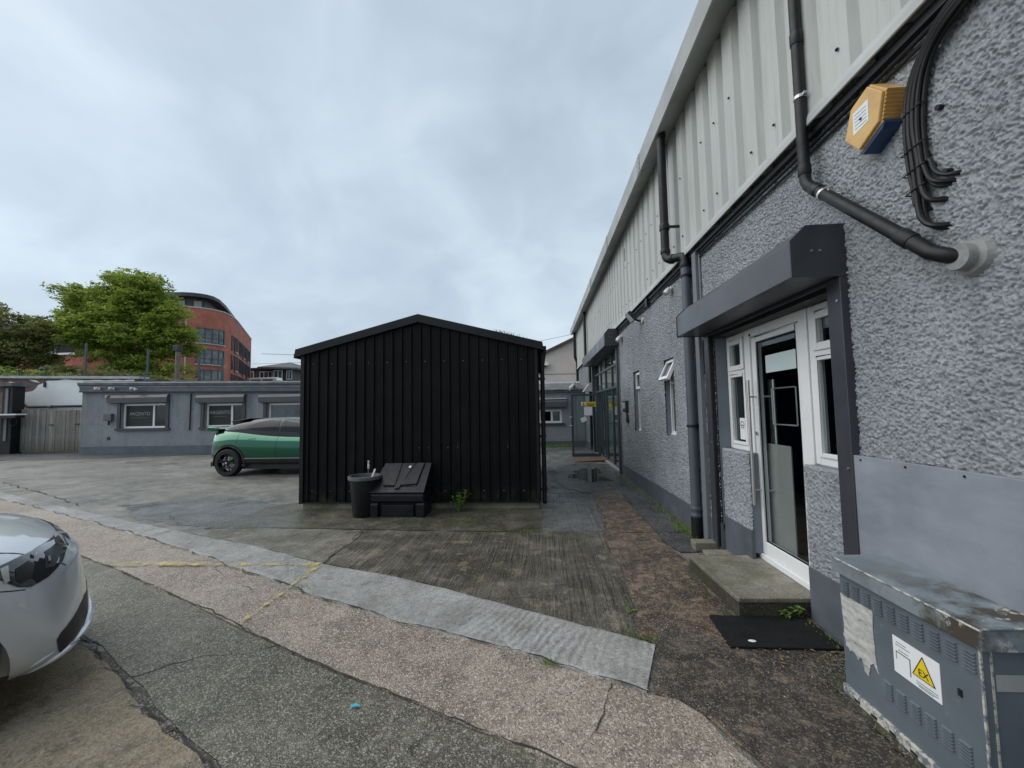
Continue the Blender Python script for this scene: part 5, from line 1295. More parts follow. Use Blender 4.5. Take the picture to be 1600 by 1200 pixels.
# ------------------------------------------------------------------ CARS
def car_shell(name, parent, stations, bow, m, arches, arch_r, ztop_crown=.03, sub=2, width_in=.86, rake=0):
    """lofted lower body with rounded nose and tail and cut wheel arches; x = 0 tail"""
    mb = MB(); rings = []
    Lx0, Lx1 = stations[0][0], stations[-1][0]; W0 = max(s[1] for s in stations)
    def bend(x, y):
        t = abs(y) / W0
        if x > Lx1 - 1.0: x = x - bow[1] * ((x - (Lx1 - 1.0)) / 1.0) ** 1.5 * t ** 2.2
        if x < Lx0 + .8: x = x + bow[0] * ((Lx0 + .8 - x) / .8) ** 1.5 * t ** 2.2
        return x
    half = []
    for (x, w, zb, zs, zt) in stations:
        zm = zb + (zs - zb) * .45
        pts = [(0, zb), (w * .8, zb), (w * .95, zb + .05), (w * .995, zm), (w * .985, zs - .05), (w * .94, zs + .02), (w * width_in, zt - .01 if zt - zs < .1 else (zs + zt) / 2 + .03), (w * .6, zt + ztop_crown * .5), (0, zt + ztop_crown)]
        half.append([(bend(x, y) - rake * max(0, z - .36) * max(0, min(1, (x - Lx1 + .4) / .4)), y, z) for y, z in pts])
    n = len(half[0]); idx = {}
    vs = []; fs = []
    def vid(i, j, s):
        k = (i, j, s if 0 < j < n - 1 else 0)
        if k not in idx:
            x, y, z = half[i][j]; idx[k] = len(vs); vs.append((x, y * (s if s else 1), z))
        return idx[k]
    for i in range(len(stations) - 1):
        for j in range(n - 1):
            for s in (-1, 1): fs.append((vid(i, j, s), vid(i + 1, j, s), vid(i + 1, j + 1, s), vid(i, j + 1, s)))
    for i in (0, len(stations) - 1):
        # cap as columns that follow the bow
        cols = [-1, -.6, -.25, .25, .6, 1]; cid = {}
        st = stations[i][0]
        def cv(j, c):
            if j in (0, n - 1): return vid(i, j, 1)
            if c == -1: return vid(i, j, -1)
            if c == 1: return vid(i, j, 1)
            k = (i, j, 'c', c)
            if k not in idx:
                x_, y, z = half[i][j]; idx[k] = len(vs); vs.append((bend(st, y * c) + x_ - bend(st, y), y * c, z))
            return idx[k]
        for j in range(n - 1):
            for a, b in zip(cols, cols[1:]):
                q = [cv(j, a), cv(j, b), cv(j + 1, b), cv(j + 1, a)]; q = [v for k, v in enumerate(q) if v not in q[:k]]
                if len(q) >= 3: fs.append(tuple(q))
    mb.add(vs, fs)
    o = obj(name, mb, m, parent, smooth=True, local=True)
    md = o.modifiers.new('sub', 'SUBSURF'); md.levels = sub; md.render_levels = sub
    cutters = []
    for ax in arches:
        k = MB().lathe([(arch_r, -1.3), (arch_r, -W0 + .28)], (ax[0], 0, ax[1]), 1, 40); k2 = MB().lathe([(arch_r, W0 - .28), (arch_r, 1.3)], (ax[0], 0, ax[1]), 1, 40)
        for kk in (k, k2):
            c = obj('cutter', kk, None, parent, local=True); cutters.append(c)
            bo = o.modifiers.new('b', 'BOOLEAN'); bo.operation = 'DIFFERENCE'; bo.solver = 'EXACT'; bo.object = c
    bpy.context.view_layer.update()
    dg = bpy.context.evaluated_depsgraph_get(); me = bpy.data.meshes.new_from_object(o.evaluated_get(dg), depsgraph=dg)
    o.modifiers.clear(); old = o.data; o.data = me; me.name = name
    for c in cutters: bpy.data.objects.remove(c)
    me.materials.clear(); me.materials.append(MAT[m])
    for p in me.polygons: p.use_smooth = True
    try: me.set_sharp_from_angle(angle=R_(50))
    except Exception: pass
    return o
def bvh(o):
    bm = bmesh.new(); bm.from_mesh(o.data); t = BVHTree.FromBMesh(bm); bm.free(); return t
def proj_panel(name, tree, poly, frame_, m, parent, off=.004, res=.03, thick=.01):
    """cut-out panel that follows the body: polygon in (u, v), thrown along -n on to the shell"""
    o0, u, v, nrm = frame_; from mathutils.geometry import intersect_point_tri_2d
    # fill polygon with a triangulated grid
    bm = bmesh.new()
    P = []
    for i in range(len(poly)):
        a = Vector(poly[i]); b = Vector(poly[(i + 1) % len(poly)]); k = max(1, int((b - a).length / res))
        P += [a.lerp(b, j / k) for j in range(k)]
    vs = [bm.verts.new((p.x, p.y, 0)) for p in P]; f = bm.faces.new(vs)
    bmesh.ops.triangulate(bm, faces=[f], quad_method='BEAUTY', ngon_method='BEAUTY')
    for _ in range(2):
        bmesh.ops.subdivide_edges(bm, edges=[e for e in bm.edges if e.calc_length() > res * 1.3], cuts=1, use_grid_fill=False)
        bmesh.ops.triangulate(bm, faces=bm.faces[:])
    ok = True; last = None
    for vt in bm.verts:
        p = o0 + u * vt.co.x + v * vt.co.y + nrm * 3
        h, hn, _, _ = tree.ray_cast(p, -nrm)
        if h is None:
            h, hn, _, _ = tree.find_nearest(o0 + u * vt.co.x + v * vt.co.y)
        if hn.dot(nrm) < 0: hn = -hn
        vt.co = h + (hn * .5 + nrm * .5).normalized() * off
    r = bmesh.ops.extrude_face_region(bm, geom=bm.faces[:])
    for g in r['geom']:
        if isinstance(g, bmesh.types.BMVert): g.co -= nrm * thick
    bmesh.ops.recalc_face_normals(bm, faces=bm.faces)
    me = bpy.data.meshes.new(name); bm.to_mesh(me); bm.free()
    o = link(name, me, m, parent, smooth=True, local=True)
    return o
def cabin(parent, st, m):
    vs = []; n = 0
    for (x, wb, zb, wr, zr) in st:
        ring = [(wb, zb), (wb * .97 + wr * .03, zb + (zr - zb) * .25), ((wb + wr) / 2 + .02, zb + (zr - zb) * .65), (wr + .03, zr - .05), (wr * .75, zr - .008), (0, zr + .012)]
        full = [(x, -y, z) for y, z in ring] + [(x, y, z) for y, z in ring[-2::-1]]; n = len(full); vs += full
    mb = MB(); fs = [(i * n + j, i * n + j + 1, (i + 1) * n + j + 1, (i + 1) * n + j) for i in range(len(st) - 1) for j in range(n - 1)]
    fs += [tuple(range(n))[::-1], tuple((len(st) - 1) * n + j for j in range(n))]
    mb.add(vs, fs); o = obj('cabin', mb, m, parent, smooth=True, local=True)
    md = o.modifiers.new('s', 'SUBSURF'); md.levels = 2; bpy.context.view_layer.update(); dg = bpy.context.evaluated_depsgraph_get()
    me = bpy.data.meshes.new_from_object(o.evaluated_get(dg), depsgraph=dg); o.modifiers.clear(); o.data = me; me.materials.clear(); me.materials.append(MAT[m])
    for p in me.polygons: p.use_smooth = True
    return o
def wheel(parent, x, y, r, w, side, spokes=5, caliper=None):
    g = MB().lathe([(r * .66, -w / 2), (r * .93, -w / 2), (r, -w / 2 + .03), (r, w / 2 - .03), (r * .93, w / 2), (r * .74, w / 2 - .005), (r * .70, w / 2 - .02), (r * .68, 0), (r * .66, -w / 2)], (x, y, r), 1, 40, False)
    wh = obj('wheel', g, 'tyre', parent, smooth=True, local=True)
    ys = y + side * (w / 2 - .012)
    rm = MB(); n = 36; R1, R2 = r * .74, r * .68
    a0 = [(x + q * math.cos(2 * PI * k / n), ys + dy, r + q * math.sin(2 * PI * k / n)) for q, dy in ((R1, side * .006), (R2, side * .006), (R2 * .98, -side * .08)) for k in range(n)]
    rm.add(a0, [(i * n + k, i * n + (k + 1) % n, (i + 1) * n + (k + 1) % n, (i + 1) * n + k) for i in range(2) for k in range(n)])
    for k in range(spokes):
        for d in (-.16, .16):
            a = 2 * PI * k / spokes + .3; b = a + d * 1.25
            p = lambda q, t, dy: (x + q * math.cos(t), ys + side * dy, r + q * math.sin(t))
            for (q0, t0, q1, t1, h0, h1) in ((.06, a + d * .5, r * .4, a + d * .7, .026, .02), (r * .4, a + d * .7, r * .7, b, .02, .024)):
                u0 = Vector((-math.sin(t0), 0, math.cos(t0))); A = Vector(p(q0, t0, -.005)); B = Vector(p(q1, t1, .002)); 
                rm.add([A + u0 * h0, A - u0 * h0, B - u0 * h1, B + u0 * h1, A + u0 * h0 * .6 + Vector((0, side * .016, 0)), A - u0 * h0 * .6 + Vector((0, side * .016, 0)), B - u0 * h1 * .6 + Vector((0, side * .012, 0)), B + u0 * h1 * .6 + Vector((0, side * .012, 0))],
                       [(4, 5, 6, 7), (0, 4, 7, 3), (1, 2, 6, 5), (0, 1, 5, 4), (3, 7, 6, 2)])
    rm.lathe([(.055, -.01), (.06, .012), (.04, .02)], (x, ys, r), 1, 16)
    obj('rim', rm, 'rim', wh, local=True)
    obj('hub_cap', MB().lathe([(.028, .0), (.028, .006)], (x, ys + side * .022, r), 1, 14), 'galv', wh, local=True)
    obj('brake_disc', MB().lathe([(r * .5, -.01), (r * .5, .01)], (x, y + side * .02, r), 1, 28), 'steel', wh, local=True)
    if caliper:
        obj('brake_caliper', MB().box(x + r * .24, x + r * .46, y + side * .03, y + side * .075, r - .04, r + .13), caliper, wh, bevel=.01, local=True)
    return wh

def build_green_car():
    c = thing('parked_car', 'green coupe style car with black roof half hidden by the shed', 'car', (-8.87, 11.13, 0))
    sh = car_shell('body', c, [(0.03, .70, .52, .88, 1.16), (.12, .84, .40, .92, 1.20), (.42, .905, .28, .95, 1.22), (.85, .935, .26, .97, 1.235), (1.45, .93, .26, .93, 1.15), (2.2, .925, .26, .90, 1.08), (3.0, .925, .26, .89, 1.05), (3.5, .93, .27, .87, .98), (4.0, .915, .29, .82, .92), (4.35, .85, .33, .72, .82), (4.5, .74, .4, .62, .72)],
                   (.18, .22), 'green_paint', [(.755, .36), (3.53, .36)], .405)
    cb = cabin(c, [(.3, .66, 1.14, .58, 1.22), (.62, .735, 1.13, .60, 1.37), (1.1, .78, 1.08, .60, 1.475), (1.75, .80, 1.03, .60, 1.512), (2.35, .80, 1.01, .60, 1.495), (2.9, .79, .98, .58, 1.385), (3.55, .74, .96, .62, 1.0)], 'car_black')
    tb, tc = bvh(sh), bvh(cb)
    F = (Vector((0, 0, 0)), Vector((1, 0, 0)), Vector((0, 0, 1)), Vector((0, -1, 0)))
    win = [[(1.06, 1.245), (1.42, 1.375), (1.7, 1.43), (2.02, 1.44), (2.03, 1.135), (1.6, 1.15), (1.3, 1.185)], [(2.10, 1.44), (2.45, 1.42), (2.75, 1.335), (3.05, 1.165), (3.12, 1.09), (2.09, 1.13)]]
    for w in win:
        proj_panel('side_window', tc, w, F, 'tint', c, .006)
        proj_panel('side_window', tc, w, (F[0], F[1], F[2], Vector((0, 1, 0))), 'tint', c, .006)
    # sill and rear bumper trim
    sk = [(.42, .42), (.5, .28), (1.14, .265), (1.17, .45), (3.14, .45), (3.18, .265), (3.2, .262), (1.12, .262)]
    proj_panel('sill_trim', tb, [(1.17, .445), (3.12, .445), (3.12, .275), (1.17, .275)], F, 'trim', c, .008)
    proj_panel('sill_strip', tb, [(1.18, .465), (3.1, .465), (3.1, .448), (1.18, .448)], F, 'galv', c, .010)
    proj_panel('bumper_trim', tb, [(.03, .60), (.12, .575), (.36, .555), (.34, .30), (.2, .36), (.05, .5)], F, 'trim', c, .008)
    for wx in (.755, 3.53):
        ring = MB(); n = 30; vs = []
        for sgn in (-1, 1):
            vs = []
            for k in range(n + 1):
                a = -.25 + (PI + .5) * k / n
                for q in (.398, .462):
                    px, pz = wx + q * math.cos(a), .36 + q * math.sin(a); h, hn, _, _ = tb.ray_cast(Vector((px, sgn * 3, pz)), Vector((0, -sgn, 0)))
                    yy = h.y if (h is not None and abs(h.y) > .7) else sgn * .9
                    vs.append((px, yy + sgn * .012, pz))
                vs.append((wx + .395 * math.cos(a), sgn * .72, .36 + .395 * math.sin(a)))
            ar = MB().add(vs, [(3 * k, 3 * k + 1, 3 * k + 4, 3 * k + 3) for k in range(n)] + [(3 * k + 2, 3 * k, 3 * k + 3, 3 * k + 5) for k in range(n)]); obj('arch_trim', ar, 'trim', c, smooth=True, local=True)
    for px in (2.055, .98):
        ln = [(px, 1.11 if px > 1.5 else 1.12), (px + .012, 1.11 if px > 1.5 else 1.12), (px + .012, .47 if px > 1.5 else .84), (px, .47 if px > 1.5 else .84)]
        proj_panel('door_gap', tb, ln, F, 'black', c, .0025, .05)
    # ducktail, roof spoiler, tail lamp, mirror, handle slot, underside
    sp = MB().prism([(-.02, 1.19), (.03, 1.275), (.3, 1.262), (.42, 1.215), (.25, 1.16), (.03, 1.165)], lambda q, t: (q[0], t, q[1]), -.74, .74); obj('tail_spoiler', sp, 'green_paint', c, bevel=.02, local=True)
    sp = MB().prism([(.56, 1.40), (.62, 1.425), (1.1, 1.492), (1.1, 1.47), (.72, 1.385)], lambda q, t: (q[0], t, q[1]), -.6, .6); obj('roof_spoiler', sp, 'car_black', c, bevel=.008, local=True)
    proj_panel('tail_lamp', tb, [(.05, 1.09), (.25, 1.10), (.12, 1.02), (.08, .99)], F, 'red_lamp', c, .006)
    mr = MB().lathe([(.02, -.1), (.07, -.06), (.085, 0), (.06, .07), (.02, .1)], (3.0, -1.0, 1.12), 1, 12); obj('wing_mirror', mr, 'car_black', c, smooth=True, local=True)
    mr = MB().lathe([(.02, -.1), (.07, -.06), (.085, 0), (.06, .07), (.02, .1)], (3.0, 1.0, 1.12), 1, 12); obj('wing_mirror', mr, 'car_black', c, smooth=True, local=True)
    for px in (1.28,): proj_panel('door_handle', tb, [(px, .955), (px + .2, .965), (px + .2, .95), (px, .945)], F, 'trim', c, .006, .04)
    obj('underbody', MB().box(.4, 4.1, -.78, .78, .17, .30), 'black', c, local=True)
    for sx in (-.845, .845):
        for wx in (.755, 3.53): wheel(c, wx, sx, .348, .22, -1 if sx < 0 else 1, 5, 'caliper')
build_green_car()

def build_silver_car():
    a = R_(52); h = Vector((math.cos(a), math.sin(a), 0)); left = Vector((-math.sin(a), math.cos(a), 0))
    Lc = 4.09; hw = .865
    arch = Vector((-2.71, 1.98, 0)); nose_from_arch = .33   # front edge of the wheel arch on the near side
    loc = arch + h * nose_from_arch + left * hw - h * Lc
    c = thing('parked_car', 'silver hatchback whose front corner shows at the left edge', 'car', tuple(loc), None, a)
    sh = car_shell('body', c, [(0, .66, .42, .82, 1.0), (.12, .78, .3, .86, 1.02), (.6, .85, .22, .88, 1.0), (1.4, .865, .19, .86, .98), (2.4, .87, .19, .84, .965), (2.95, .87, .19, .87, 1.0), (3.35, .868, .19, .86, .965), (3.68, .862, .19, .84, .92), (3.9, .835, .19, .79, .865), (4.03, .775, .2, .69, .785), (4.09, .70, .23, .6, .69)],
                   (.12, .2), 'silver_paint', [(3.42, .31), (.78, .31)], .345, rake=.2)
    cb = cabin(c, [(.1, .66, .96, .5, 1.0), (.35, .70, .96, .56, 1.32), (.9, .73, .95, .57, 1.43), (1.6, .74, .93, .57, 1.45), (2.1, .74, .92, .56, 1.38), (2.9, .70, .9, .6, .96)], 'silver_paint')
    tb, tc = bvh(sh), bvh(cb)
    F = (Vector((0, 0, 0)), Vector((1, 0, 0)), Vector((0, 0, 1)), Vector((0, -1, 0)))
    for w in ([(.55, 1.05), (.75, 1.3), (1.2, 1.36), (1.25, 1.02)], [(1.3, 1.36), (1.75, 1.34), (2.4, 1.0), (1.32, 1.02)]):
        proj_panel('side_window', tc, w, F, 'tint', c, .006)
        proj_panel('side_window', tc, w, (F[0], F[1], F[2], Vector((0, 1, 0))), 'tint', c, .006)
    Fw = (Vector((0, 0, 0)), Vector((0, 1, 0)), Vector((0, 0, 1)), Vector((1, 0, 0)))
    proj_panel('windscreen', tc, [(-.6, 1.0), (.6, 1.0), (.5, 1.36), (-.5, 1.36)], Fw, 'tint', c, .006)
    # view frame square to the near front corner
    for sd in (-1, 1):
        n = Vector((0, sd, 0)); FC = (Vector((0, 0, 0)), Vector((1, 0, 0)), Vector((0, 0, 1)), n)
        head = [(3.60, .815), (3.70, .832), (3.76, .842), (3.84, .842), (3.91, .83), (3.955, .765), (3.935, .735), (3.88, .705), (3.82, .692), (3.775, .712), (3.735, .752), (3.70, .785), (3.62, .83)]
        hl = proj_panel('headlight', tb, head, FC, 'lamp', c, .006, .025, .012)
        for q, mt in (([(3.76, .80), (3.80, .815), (3.825, .79), (3.82, .735), (3.785, .725), (3.765, .75)], 'black'), ([(3.86, .815), (3.91, .81), (3.925, .77), (3.90, .735), (3.865, .75)], 'black')):
            proj_panel('reflector', tb, q, FC, mt, hl, .0085, .03, .004)
        for q in ([(3.872, .79), (3.882, .79), (3.884, .772), (3.876, .77)],):
            proj_panel('bulb', tb, q, FC, 'galv', hl, .0105, .03, .004)
        proj_panel('reflector', tb, [(3.71, .82), (3.735, .825), (3.745, .755), (3.73, .745)], FC, 'galv', hl, .0088, .03, .004)
        proj_panel('grille_end', tb, [(3.922, .828), (3.95, .82), (3.985, .765), (3.962, .76)], FC, 'trim', c, .005, .03, .008)
        fog = [(3.925, .36), (3.935, .28), (3.96, .25), (4.03, .285), (4.06, .33), (4.06, .47), (4.0, .42), (3.94, .385)]
        fg = proj_panel('fog_grille', tb, fog, FC, 'trim', c, .004, .025, .01)
        proj_panel('shut_line', tb, [(3.50, .73), (3.66, .735), (3.8, .69), (3.8, .685), (3.66, .729), (3.50, .724)], FC, 'black', c, .002, .04, .004)
        def trail(xs, zf, push):
            out = []
            for xx in xs:
                q = Vector((xx, 0, zf(xx))); hh, hn, _, _ = tb.ray_cast(q + n * 3, -n)
                if hh is None: hh, hn, _, _ = tb.find_nearest(q + n * .6)
                out.append(hh + hn * push)
            return out
        P_ = trail(np.linspace(3.80, 4.0, 14), lambda x: .215 + .3 * max(0, x - 3.8), .002)
        for yy, xx in ((.62, 4.04), (.5, 4.07), (.35, 4.09), (.18, 4.1), (.0, 4.1)):
            hh, hn, _, _ = tb.ray_cast(Vector((6, sd * yy, .28)), Vector((-1, 0, 0)))
            if hh is not None and (hh - P_[-1]).length > .03: P_.append(hh + Vector((.002, 0, 0)))
        obj('bumper_lip', MB().tube(P_, [.003 + .019 * min(1, k / 14) for k in range(len(P_))], 8), 'silver_paint', c, smooth=True, local=True)
        P_ = trail(np.linspace(3.82, 3.93, 10), lambda x: .26 + .35 * (x - 3.82), -.004)
        obj('bumper_crease', MB().tube(P_, [.002, .006, .009, .011, .012, .012, .011, .009, .006, .002], 8), 'silver_paint', c, smooth=True, local=True)
    # front grille
    proj_panel('grille', tb, [(-.48, .60), (.48, .60), (.5, .68), (.42, .71), (-.42, .71), (-.5, .68)], Fw, 'trim', c, .006, .05)
    proj_panel('lower_grille', tb, [(-.4, .33), (.4, .33), (.42, .45), (-.42, .45)], Fw, 'trim', c, .004, .05)
    for k in range(4): proj_panel('grille_bar', tb, [(-.46, .612 + k * .024), (.46, .612 + k * .024), (.46, .620 + k * .024), (-.46, .620 + k * .024)], Fw, 'galv', c, .011, .05, .006)
    # bonnet shut lines
    Fz = (Vector((0, 0, 0)), Vector((1, 0, 0)), Vector((0, 1, 0)), Vector((0, 0, 1)))
    for sd in (-1, 1):
        pl = [(2.9, sd * .735), (3.4, sd * .715), (3.7, sd * .675), (3.86, sd * .6), (3.95, sd * .5), (3.95, sd * .493), (3.855, sd * .593), (3.695, sd * .668), (3.4, sd * .708), (2.9, sd * .728)]
        proj_panel('shut_line', tb, pl, Fz, 'black', c, .002, .05, .004)
    obj('underbody', MB().box(.3, 3.72, -.70, .70, .215, .3), 'black', c, local=True)
    for sx in (-.77, .77):
        for wx in (3.42, .78): wheel(c, wx, sx, .305, .2, -1 if sx < 0 else 1, 7)
    for sx in (-1, 1):
        mr = MB().lathe([(.02, -.1), (.06, -.06), (.075, 0), (.05, .07), (.02, .1)], (2.35, sx * .93, 1.0), 1, 12); obj('wing_mirror', mr, 'silver_paint', c, smooth=True, local=True)
build_silver_car()

# ------------------------------------------------------------------ BACKGROUND BUILDINGS
def window_unit(parent, mfr, y, xa, xb, za, zb, mull, pane_m='dark_glass', w=.055, glow=None, tr=None):
    """window seen front-on in plane y (facing -y): frame with mullions, pane each"""
    f = MB(); f.box(xa, xa + w, y, y + .07, za, zb); f.box(xb - w, xb, y, y + .07, za, zb); f.box(xa + w, xb - w, y, y + .07, za, za + w); f.box(xa + w, xb - w, y, y + .07, zb - w, zb)
    for t in mull: f.box(t - w / 2, t + w / 2, y, y + .07, za + w, zb - w)
    o = obj('window', f, mfr, parent)
    xs = [xa + w] + [q for t in mull for q in (t - w / 2, t + w / 2)] + [xb - w]
    for i in range(0, len(xs), 2): bx('pane', pane_m, o, (xs[i], xs[i + 1], y + .04, y + .046, za + w, zb - w))
    return o
def build_annex():
    Y = 16.3
    a = thing('office_annexe', 'low flat roofed grey rendered office with dark signs in white windows', 'building', (-10, 18, 0))
    XL, XR = -19.55, -3.0
    wins = [(-17.72, -15.72, 1.09, 2.12), (-13.98, -12.35, 1.09, 2.06), (-11.25, -9.3, 1.09, 2.03), (-7.6, -5.6, 1.09, 2.03)]
    m = MB(); xs = XL
    zt = lambda x: 2.66 + (x - XL) / (-9.83 - XL) * -.17
    ptop = lambda x: 3.0 + (x - XL) / (-9.83 - XL) * -.2
    for (x0, x1, z0, z1) in wins + [(XR, XR, 0, 0)]:
        m.box(xs, x0, Y, Y + .3, 0, 2.42)
        if x1 > x0: m.box(x0, x1, Y, Y + .3, 0, z0); m.box(x0, x1, Y, Y + .3, z1, 2.42)
        xs = x1
    m.box(XL, XL + .3, Y + .3, Y + 4.5, 0, 2.42); m.box(XR - .3, XR, Y + .3, Y + 4.5, 0, 2.42); m.box(XL + .3, XR - .3, Y + 4.2, Y + 4.5, 0, 2.42)
    obj('wall', m, 'render', a)
    def sl(x0, x1, y0, y1, zb, ztp, name, mt):
        k = (x1 - XL) * -.018; k0 = (x0 - XL) * -.018
        mb = MB().add([(x0, y0, zb + k0), (x1, y0, zb + k), (x1, y1, zb + k), (x0, y1, zb + k0), (x0, y0, ztp + k0), (x1, y0, ztp + k), (x1, y1, ztp + k), (x0, y1, ztp + k0)], [(0, 3, 2, 1), (4, 5, 6, 7), (0, 1, 5, 4), (1, 2, 6, 5), (2, 3, 7, 6), (3, 0, 4, 7)])
        return obj(name, mb, mt, a)
    mb = MB().add([(XL, Y, 2.42), (XR, Y, 2.42), (XR, Y + .3, 2.42), (XL, Y + .3, 2.42), (XL, Y, 2.70), (XR, Y, 2.4), (XR, Y + .3, 2.4), (XL, Y + .3, 2.70)], [(0, 1, 5, 4), (3, 7, 6, 2), (4, 5, 6, 7), (0, 4, 7, 3)])
    obj('wall_head', mb, 'render', a)
    sl(XL - .05, XR, Y - .09, Y + .25, 2.66, 2.86, 'fascia', 'plinth'); sl(XL - .06, XR, Y - .12, Y + .0, 2.655, 2.685, 'fascia_bead', 'black')
    sl(XL - .07, XR, Y - .11, Y + .25, 2.862, 2.935, 'fascia', 'render'); sl(XL - .09, XR, Y - .14, Y + .25, 2.937, 2.96, 'gutter_lip', 'black')
    sl(XL - .09, XR, Y - .15, Y + .3, 2.962, 3.04, 'roof_edge', 'felt'); sl(XL - .1, XR, Y - .17, Y + 4.6, 3.042, 3.085, 'roof', 'fascia_line'); sl(XL - .05, XR, Y + .05, Y + 4.5, 3.087, 3.13, 'roof_felt', 'felt')
    bx('plinth', 'plinth', a, (XL - .01, XR, Y - .03, Y + .02, 0, .34))
    for i, (x0, x1, z0, z1) in enumerate(wins):
        t = x0 + (x1 - x0) * (.68 if i < 2 else .8)
        w = window_unit(a, 'white_pvc', Y + .1, x0, x1, z0, z1, [t], 'dark_glass' if i < 2 else 'far_glass', .075)
        bx('window_sill', 'shutter_dark', a, (x0 - .22, x1 + .22, Y - .07, Y + .1, z0 - .1, z0 - .002))
        for xx in (x0 - .16, x1 + .02): bx('guide_rail', 'shutter_dark', a, (xx, xx + .14, Y - .05, Y + .1, z0, z1 + .1))
        hx0, hx1 = x0 - (.52 if i == 0 else .3), x1 + .17
        s = MB().prism([(Y - .0, z1 + .03), (Y - .17, z1 + .05), (Y - .18, z1 + .26), (Y - .12, z1 + .37), (Y - .0, z1 + .39)], lambda q, tt: (tt, q[0], q[1]), hx0, hx1); sb = obj('shutter_box', s, 'shutter', a)
        if i < 2:
            sg = bx('window_sign', 'black', a, (x0 + .09, t - .05, Y + .125, Y + .13, z0 + .09, z1 - .09)); sg['label'] = 'dark window sign with thin pale lettering' 
            me = text_mesh('ARGENTO', .2); me.transform(Matrix(((1, 0, 0, 0), (0, 0, -1, 0), (0, 1, 0, 0), (0, 0, 0, 1)))); me.transform(Matrix.Translation(((x0 + .09 + t - .05) / 2, Y + .122, z0 + .60))); link('lettering', me, 'panel_grey', sg)
            bx('rule_line', 'strip_grey', sg, (x0 + .28, t - .22, Y + .121, Y + .123, z0 + .43, z0 + .442))
    bx('room_lining', 'room', a, (XL + .4, XR - .4, Y + .6, Y + .65, .1, 2.4))
    c = MB().tube([(-14.6, Y - .03, 2.5), (-14.62, Y - .03, 1.05), (-14.63, Y - .03, 1.0)], [.022, .022, .045], 6); obj('vent_pipe', c, 'black_plastic', a)
    bx('skylight', 'dark_frame', a, (-17.0, -16.4, Y + .2, Y + .9, 3.1, 3.19))
    # things on the wall
    for x, lab in ((-18.6, 'round white lamp at the left end of the annexe fascia'), (-17.95, 'boxy white camera on the annexe fascia'), (-17.0, 'white twin lamp on the annexe fascia')):
        z = 2.80 - (x - XL) * .018
        t = thing('wall_lamp', lab, 'light', (x, Y - .1, z - .05), 'small white lamps on the annexe fascia')
        obj('arm', MB().box(x - .03, x + .03, Y - .16, Y - .09, z - .03, z + .05), 'galv', t); obj('lamp_head', MB().lathe([(.03, -.1), (.055, -.08), (.06, .02), (.035, .05)], (x, Y - .26, z), 1, 12), 'camera_white', t, smooth=True)
        if lab.endswith('lamp on the annexe fascia'): obj('lamp_head', MB().lathe([(.03, -.1), (.05, -.08), (.055, .02), (.035, .05)], (x + .17, Y - .24, z - .04), 1, 12), 'camera_white', t, smooth=True)
    t = thing('wall_camera', 'small dome camera with brown housing under the annexe fascia', 'camera', (-18.25, Y, 2.4))
    obj('base', MB().box(-18.42, -18.22, Y - .09, Y, 2.40, 2.5), 'camera_white', t, bevel=.01); obj('dome', MB().lathe([(.02, -.1), (.08, -.06), (.09, 0), (.06, .05)], (-18.2, Y - .12, 2.44), 2, 12), 'rust', t, smooth=True)
    t = thing('meter_box', 'grey meter box with a cable below on the annexe wall', 'meter box', (-18.2, Y, 1.2))
    bx('housing', 'plinth', t, (-18.4, -18.05, Y - .14, Y, 1.42, 1.72), .015); obj('cable', MB().tube([(-18.2, Y - .08, 1.42), (-18.2, Y - .08, 1.24)], .03, 8), 'black_plastic', t)
    tag(obj('air_vent', MB().box(-18.32, -18.2, Y - .02, Y, .62, .74), 'black', bevel=.004), 'small black vent low on the annexe wall', 'vent')
    # low outbuilding right of the shed
    Y2 = 17.7
    b = thing('low_outbuilding', 'low dark grey outbuilding with a lean-to roof past the shed', 'building', (-.5, 19.3, 0))
    m = MB(); m.box(-3.0, -.35, Y2, Y2 + .3, 0, 2.32); m.box(-.35, .95, Y2, Y2 + .3, 0, .99); m.box(-.35, .95, Y2, Y2 + .3, 1.57, 2.32); m.box(.95, 1.93, Y2, Y2 + .3, 0, 2.32)
    obj('wall', m, 'render', b); bx('plinth', 'plinth', b, (-3, 1.93, Y2 - .02, Y2 + .02, 0, .22))
    window_unit(b, 'white_pvc', Y2 + .08, -.35, .95, .99, 1.57, [.52, -.0], 'far_glass', .085)
    bx('room_lining', 'room', b, (-2.8, 1.8, Y2 + .6, Y2 + .65, .1, 2.3))
    bx('window_sill', 'shutter_dark', b, (-.45, 1.06, Y2 - .07, Y2 + .08, .90, .985))
    s = MB().prism([(Y2, 1.66), (Y2 - .22, 1.68), (Y2 - .22, 1.9), (Y2 - .12, 2.0), (Y2, 2.0)], lambda q, t: (t, q[0], q[1]), -.6, 1.15); obj('shutter_box', s, 'shutter', b)
    bx('shutter_lip', 'fascia_line', b, (-.6, 1.15, Y2 - .17, Y2, 2.002, 2.06))
    bx('fascia', 'felt', b, (-3, 1.93, Y2 - .1, Y2 + .1, 2.30, 2.38))
    for i in range(4):
        y0 = Y2 - .15 + i * .5; z0 = 2.385 + i * .09
        r = MB().add([(-3, y0, z0), (1.94, y0, z0), (1.94, y0 + .55, z0 + .1), (-3, y0 + .55, z0 + .1), (-3, y0, z0 + .035), (1.94, y0, z0 + .035), (1.94, y0 + .55, z0 + .135), (-3, y0 + .55, z0 + .135)], [(0, 3, 2, 1), (4, 5, 6, 7), (0, 1, 5, 4), (1, 2, 6, 5), (2, 3, 7, 6), (3, 0, 4, 7)])
        obj('roof_strip', r, 'felt', b)
